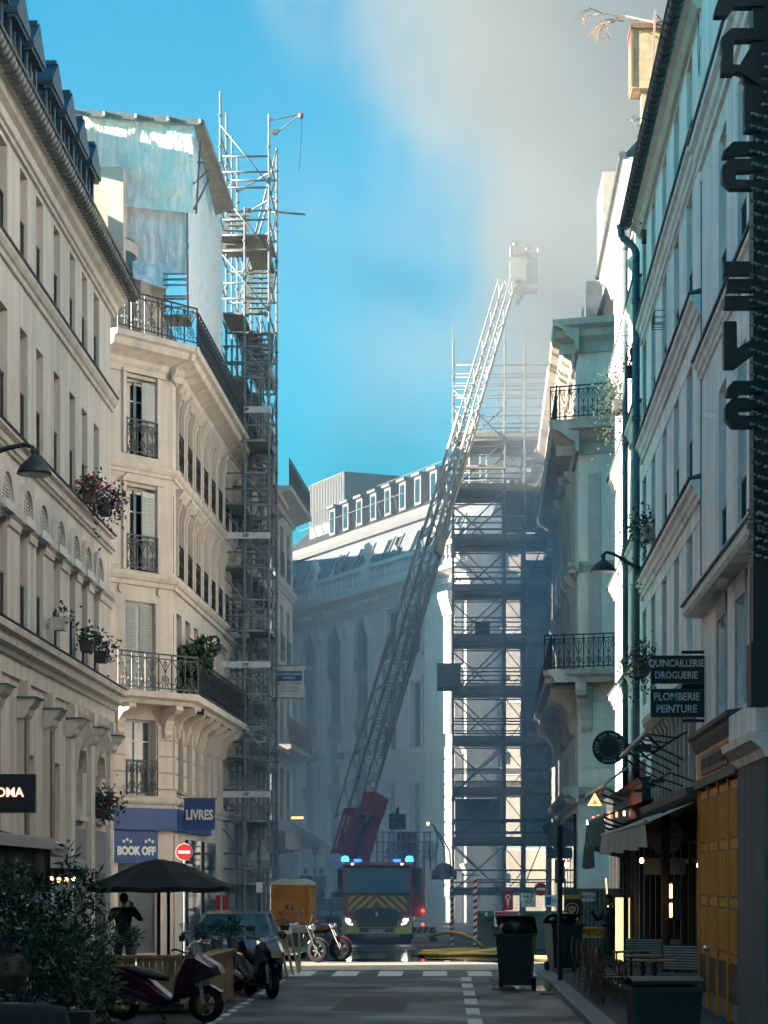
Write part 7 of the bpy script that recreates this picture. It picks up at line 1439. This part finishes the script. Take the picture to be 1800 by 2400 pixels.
# ================================================================ smoke: thin blue veil in the street, pale plume over the roofs
def smoke_material():
    m = bpy.data.materials.new('smoke'); m.use_nodes = True; t = m.node_tree; N = t.nodes; N.clear(); L = t.links
    out = N.new('ShaderNodeOutputMaterial'); pv = N.new('ShaderNodeVolumePrincipled'); L.new(pv.outputs[0], out.inputs['Volume'])
    pv.inputs['Anisotropy'].default_value = .15
    g = N.new('ShaderNodeNewGeometry'); sp_ = N.new('ShaderNodeSeparateXYZ'); L.new(g.outputs['Position'], sp_.inputs[0])
    def val(a, s): 
        if hasattr(a, 'is_output') or hasattr(a, 'links'): L.new(a, s)
        else: s.default_value = a
    def ma(op, a, b=0.0, c=0.0):
        n = N.new('ShaderNodeMath'); n.operation = op; val(a, n.inputs[0]); val(b, n.inputs[1]); 
        if op in ('MULTIPLY_ADD',): val(c, n.inputs[2])
        return n.outputs[0]
    def sstep(x, a, b, lo=0.0, hi=1.0):
        n = N.new('ShaderNodeMapRange'); n.interpolation_type = 'SMOOTHSTEP'; val(x, n.inputs[0]); val(a, n.inputs[1]); val(b, n.inputs[2]); n.inputs[3].default_value = lo; n.inputs[4].default_value = hi; return n.outputs[0]
    X, Y, Z = sp_.outputs
    def noise_(sx, sy, sz, scale, det, off=(0,0,0)):
        mp_ = N.new('ShaderNodeMapping'); mp_.inputs['Scale'].default_value = (sx, sy, sz); mp_.inputs['Location'].default_value = off; L.new(g.outputs['Position'], mp_.inputs[0])
        n = N.new('ShaderNodeTexNoise'); n.inputs['Scale'].default_value = scale; n.inputs['Detail'].default_value = det; n.inputs['Roughness'].default_value = .5; L.new(mp_.outputs[0], n.inputs['Vector']); return n.outputs['Fac']
    n1 = noise_(1, .6, .8, .15, 4.0, SM_OFF)
    wob = ma('MULTIPLY', ma('SUBTRACT', n1, .5), 14.0)
    # plume
    xl = ma('MULTIPLY_ADD', Z, -.5, 2.6 + 22*.5)
    dx = ma('ADD', ma('SUBTRACT', X, xl), wob)
    ml = sstep(dx, -2.0, 4.5)
    mz = sstep(Z, 16.0, 22.0); my = ma('MULTIPLY', sstep(Y, 65.5, 71), sstep(Y, 100, 112, 1.0, 0.0))
    n2 = noise_(1, .7, .9, .45, 3.0, (3, 1, 2)); body = sstep(ma('ADD', n1, ma('MULTIPLY', ma('SUBTRACT', n2, .5), .45)), .41, .66, .03, 1.0)
    plume = ma('MULTIPLY', ma('MULTIPLY', ml, mz), ma('MULTIPLY', my, body))
    thin = ma('MULTIPLY', ma('MULTIPLY', sstep(Z, 8, 20), my), ma('MULTIPLY', sstep(n1, .45, .7), sstep(X, -9, -2)))
    # smoke hanging along the right facade, and the veil low in the street
    near_r = ma('MULTIPLY', ma('MULTIPLY', sstep(X, .5, 4.0), sstep(Z, 3.0, 15.0)), ma('MULTIPLY', sstep(Y, 73, 80), sstep(Y, 104, 112, 1.0, 0.0)))
    veil = ma('MULTIPLY', ma('MULTIPLY', ma('EXPONENT', ma('MULTIPLY', Z, -1/11.0)), sstep(Y, 65.5, 76)), ma('MULTIPLY', sstep(X, 3.2, 4.6, 1.0, .3), sstep(Y, 88, 106, 1.0, .3)))
    d = ma('ADD', ma('ADD', ma('MULTIPLY', plume, SM_PLUME), ma('MULTIPLY', thin, SM_THIN)), ma('ADD', ma('MULTIPLY', near_r, SM_RIGHT), ma('MULTIPLY', veil, SM_VEIL)))
    L.new(d, pv.inputs['Density'])
    mc = N.new('ShaderNodeMix'); mc.data_type = 'RGBA'; L.new(sstep(Z, 12, 22), mc.inputs[0]); mc.inputs[6].default_value = (.46, .72, .96, 1); mc.inputs[7].default_value = (.315, .335, .36, 1); L.new(mc.outputs[2], pv.inputs['Color'])
    m.cycles.volume_step_rate = SM_STEP
    return m
SM_PLUME, SM_THIN, SM_RIGHT, SM_VEIL, SM_STEP, SM_OFF = .090, .026, .050, .046, .33, (0, 0, 0)
smk = MB().box(-16, 16, 65.0, 113, -.5, 52).build('smoke', smoke_material()); tag(smk, 'pale smoke plume rising over the right roofs with blue haze in the street', 'smoke', kind='stuff')
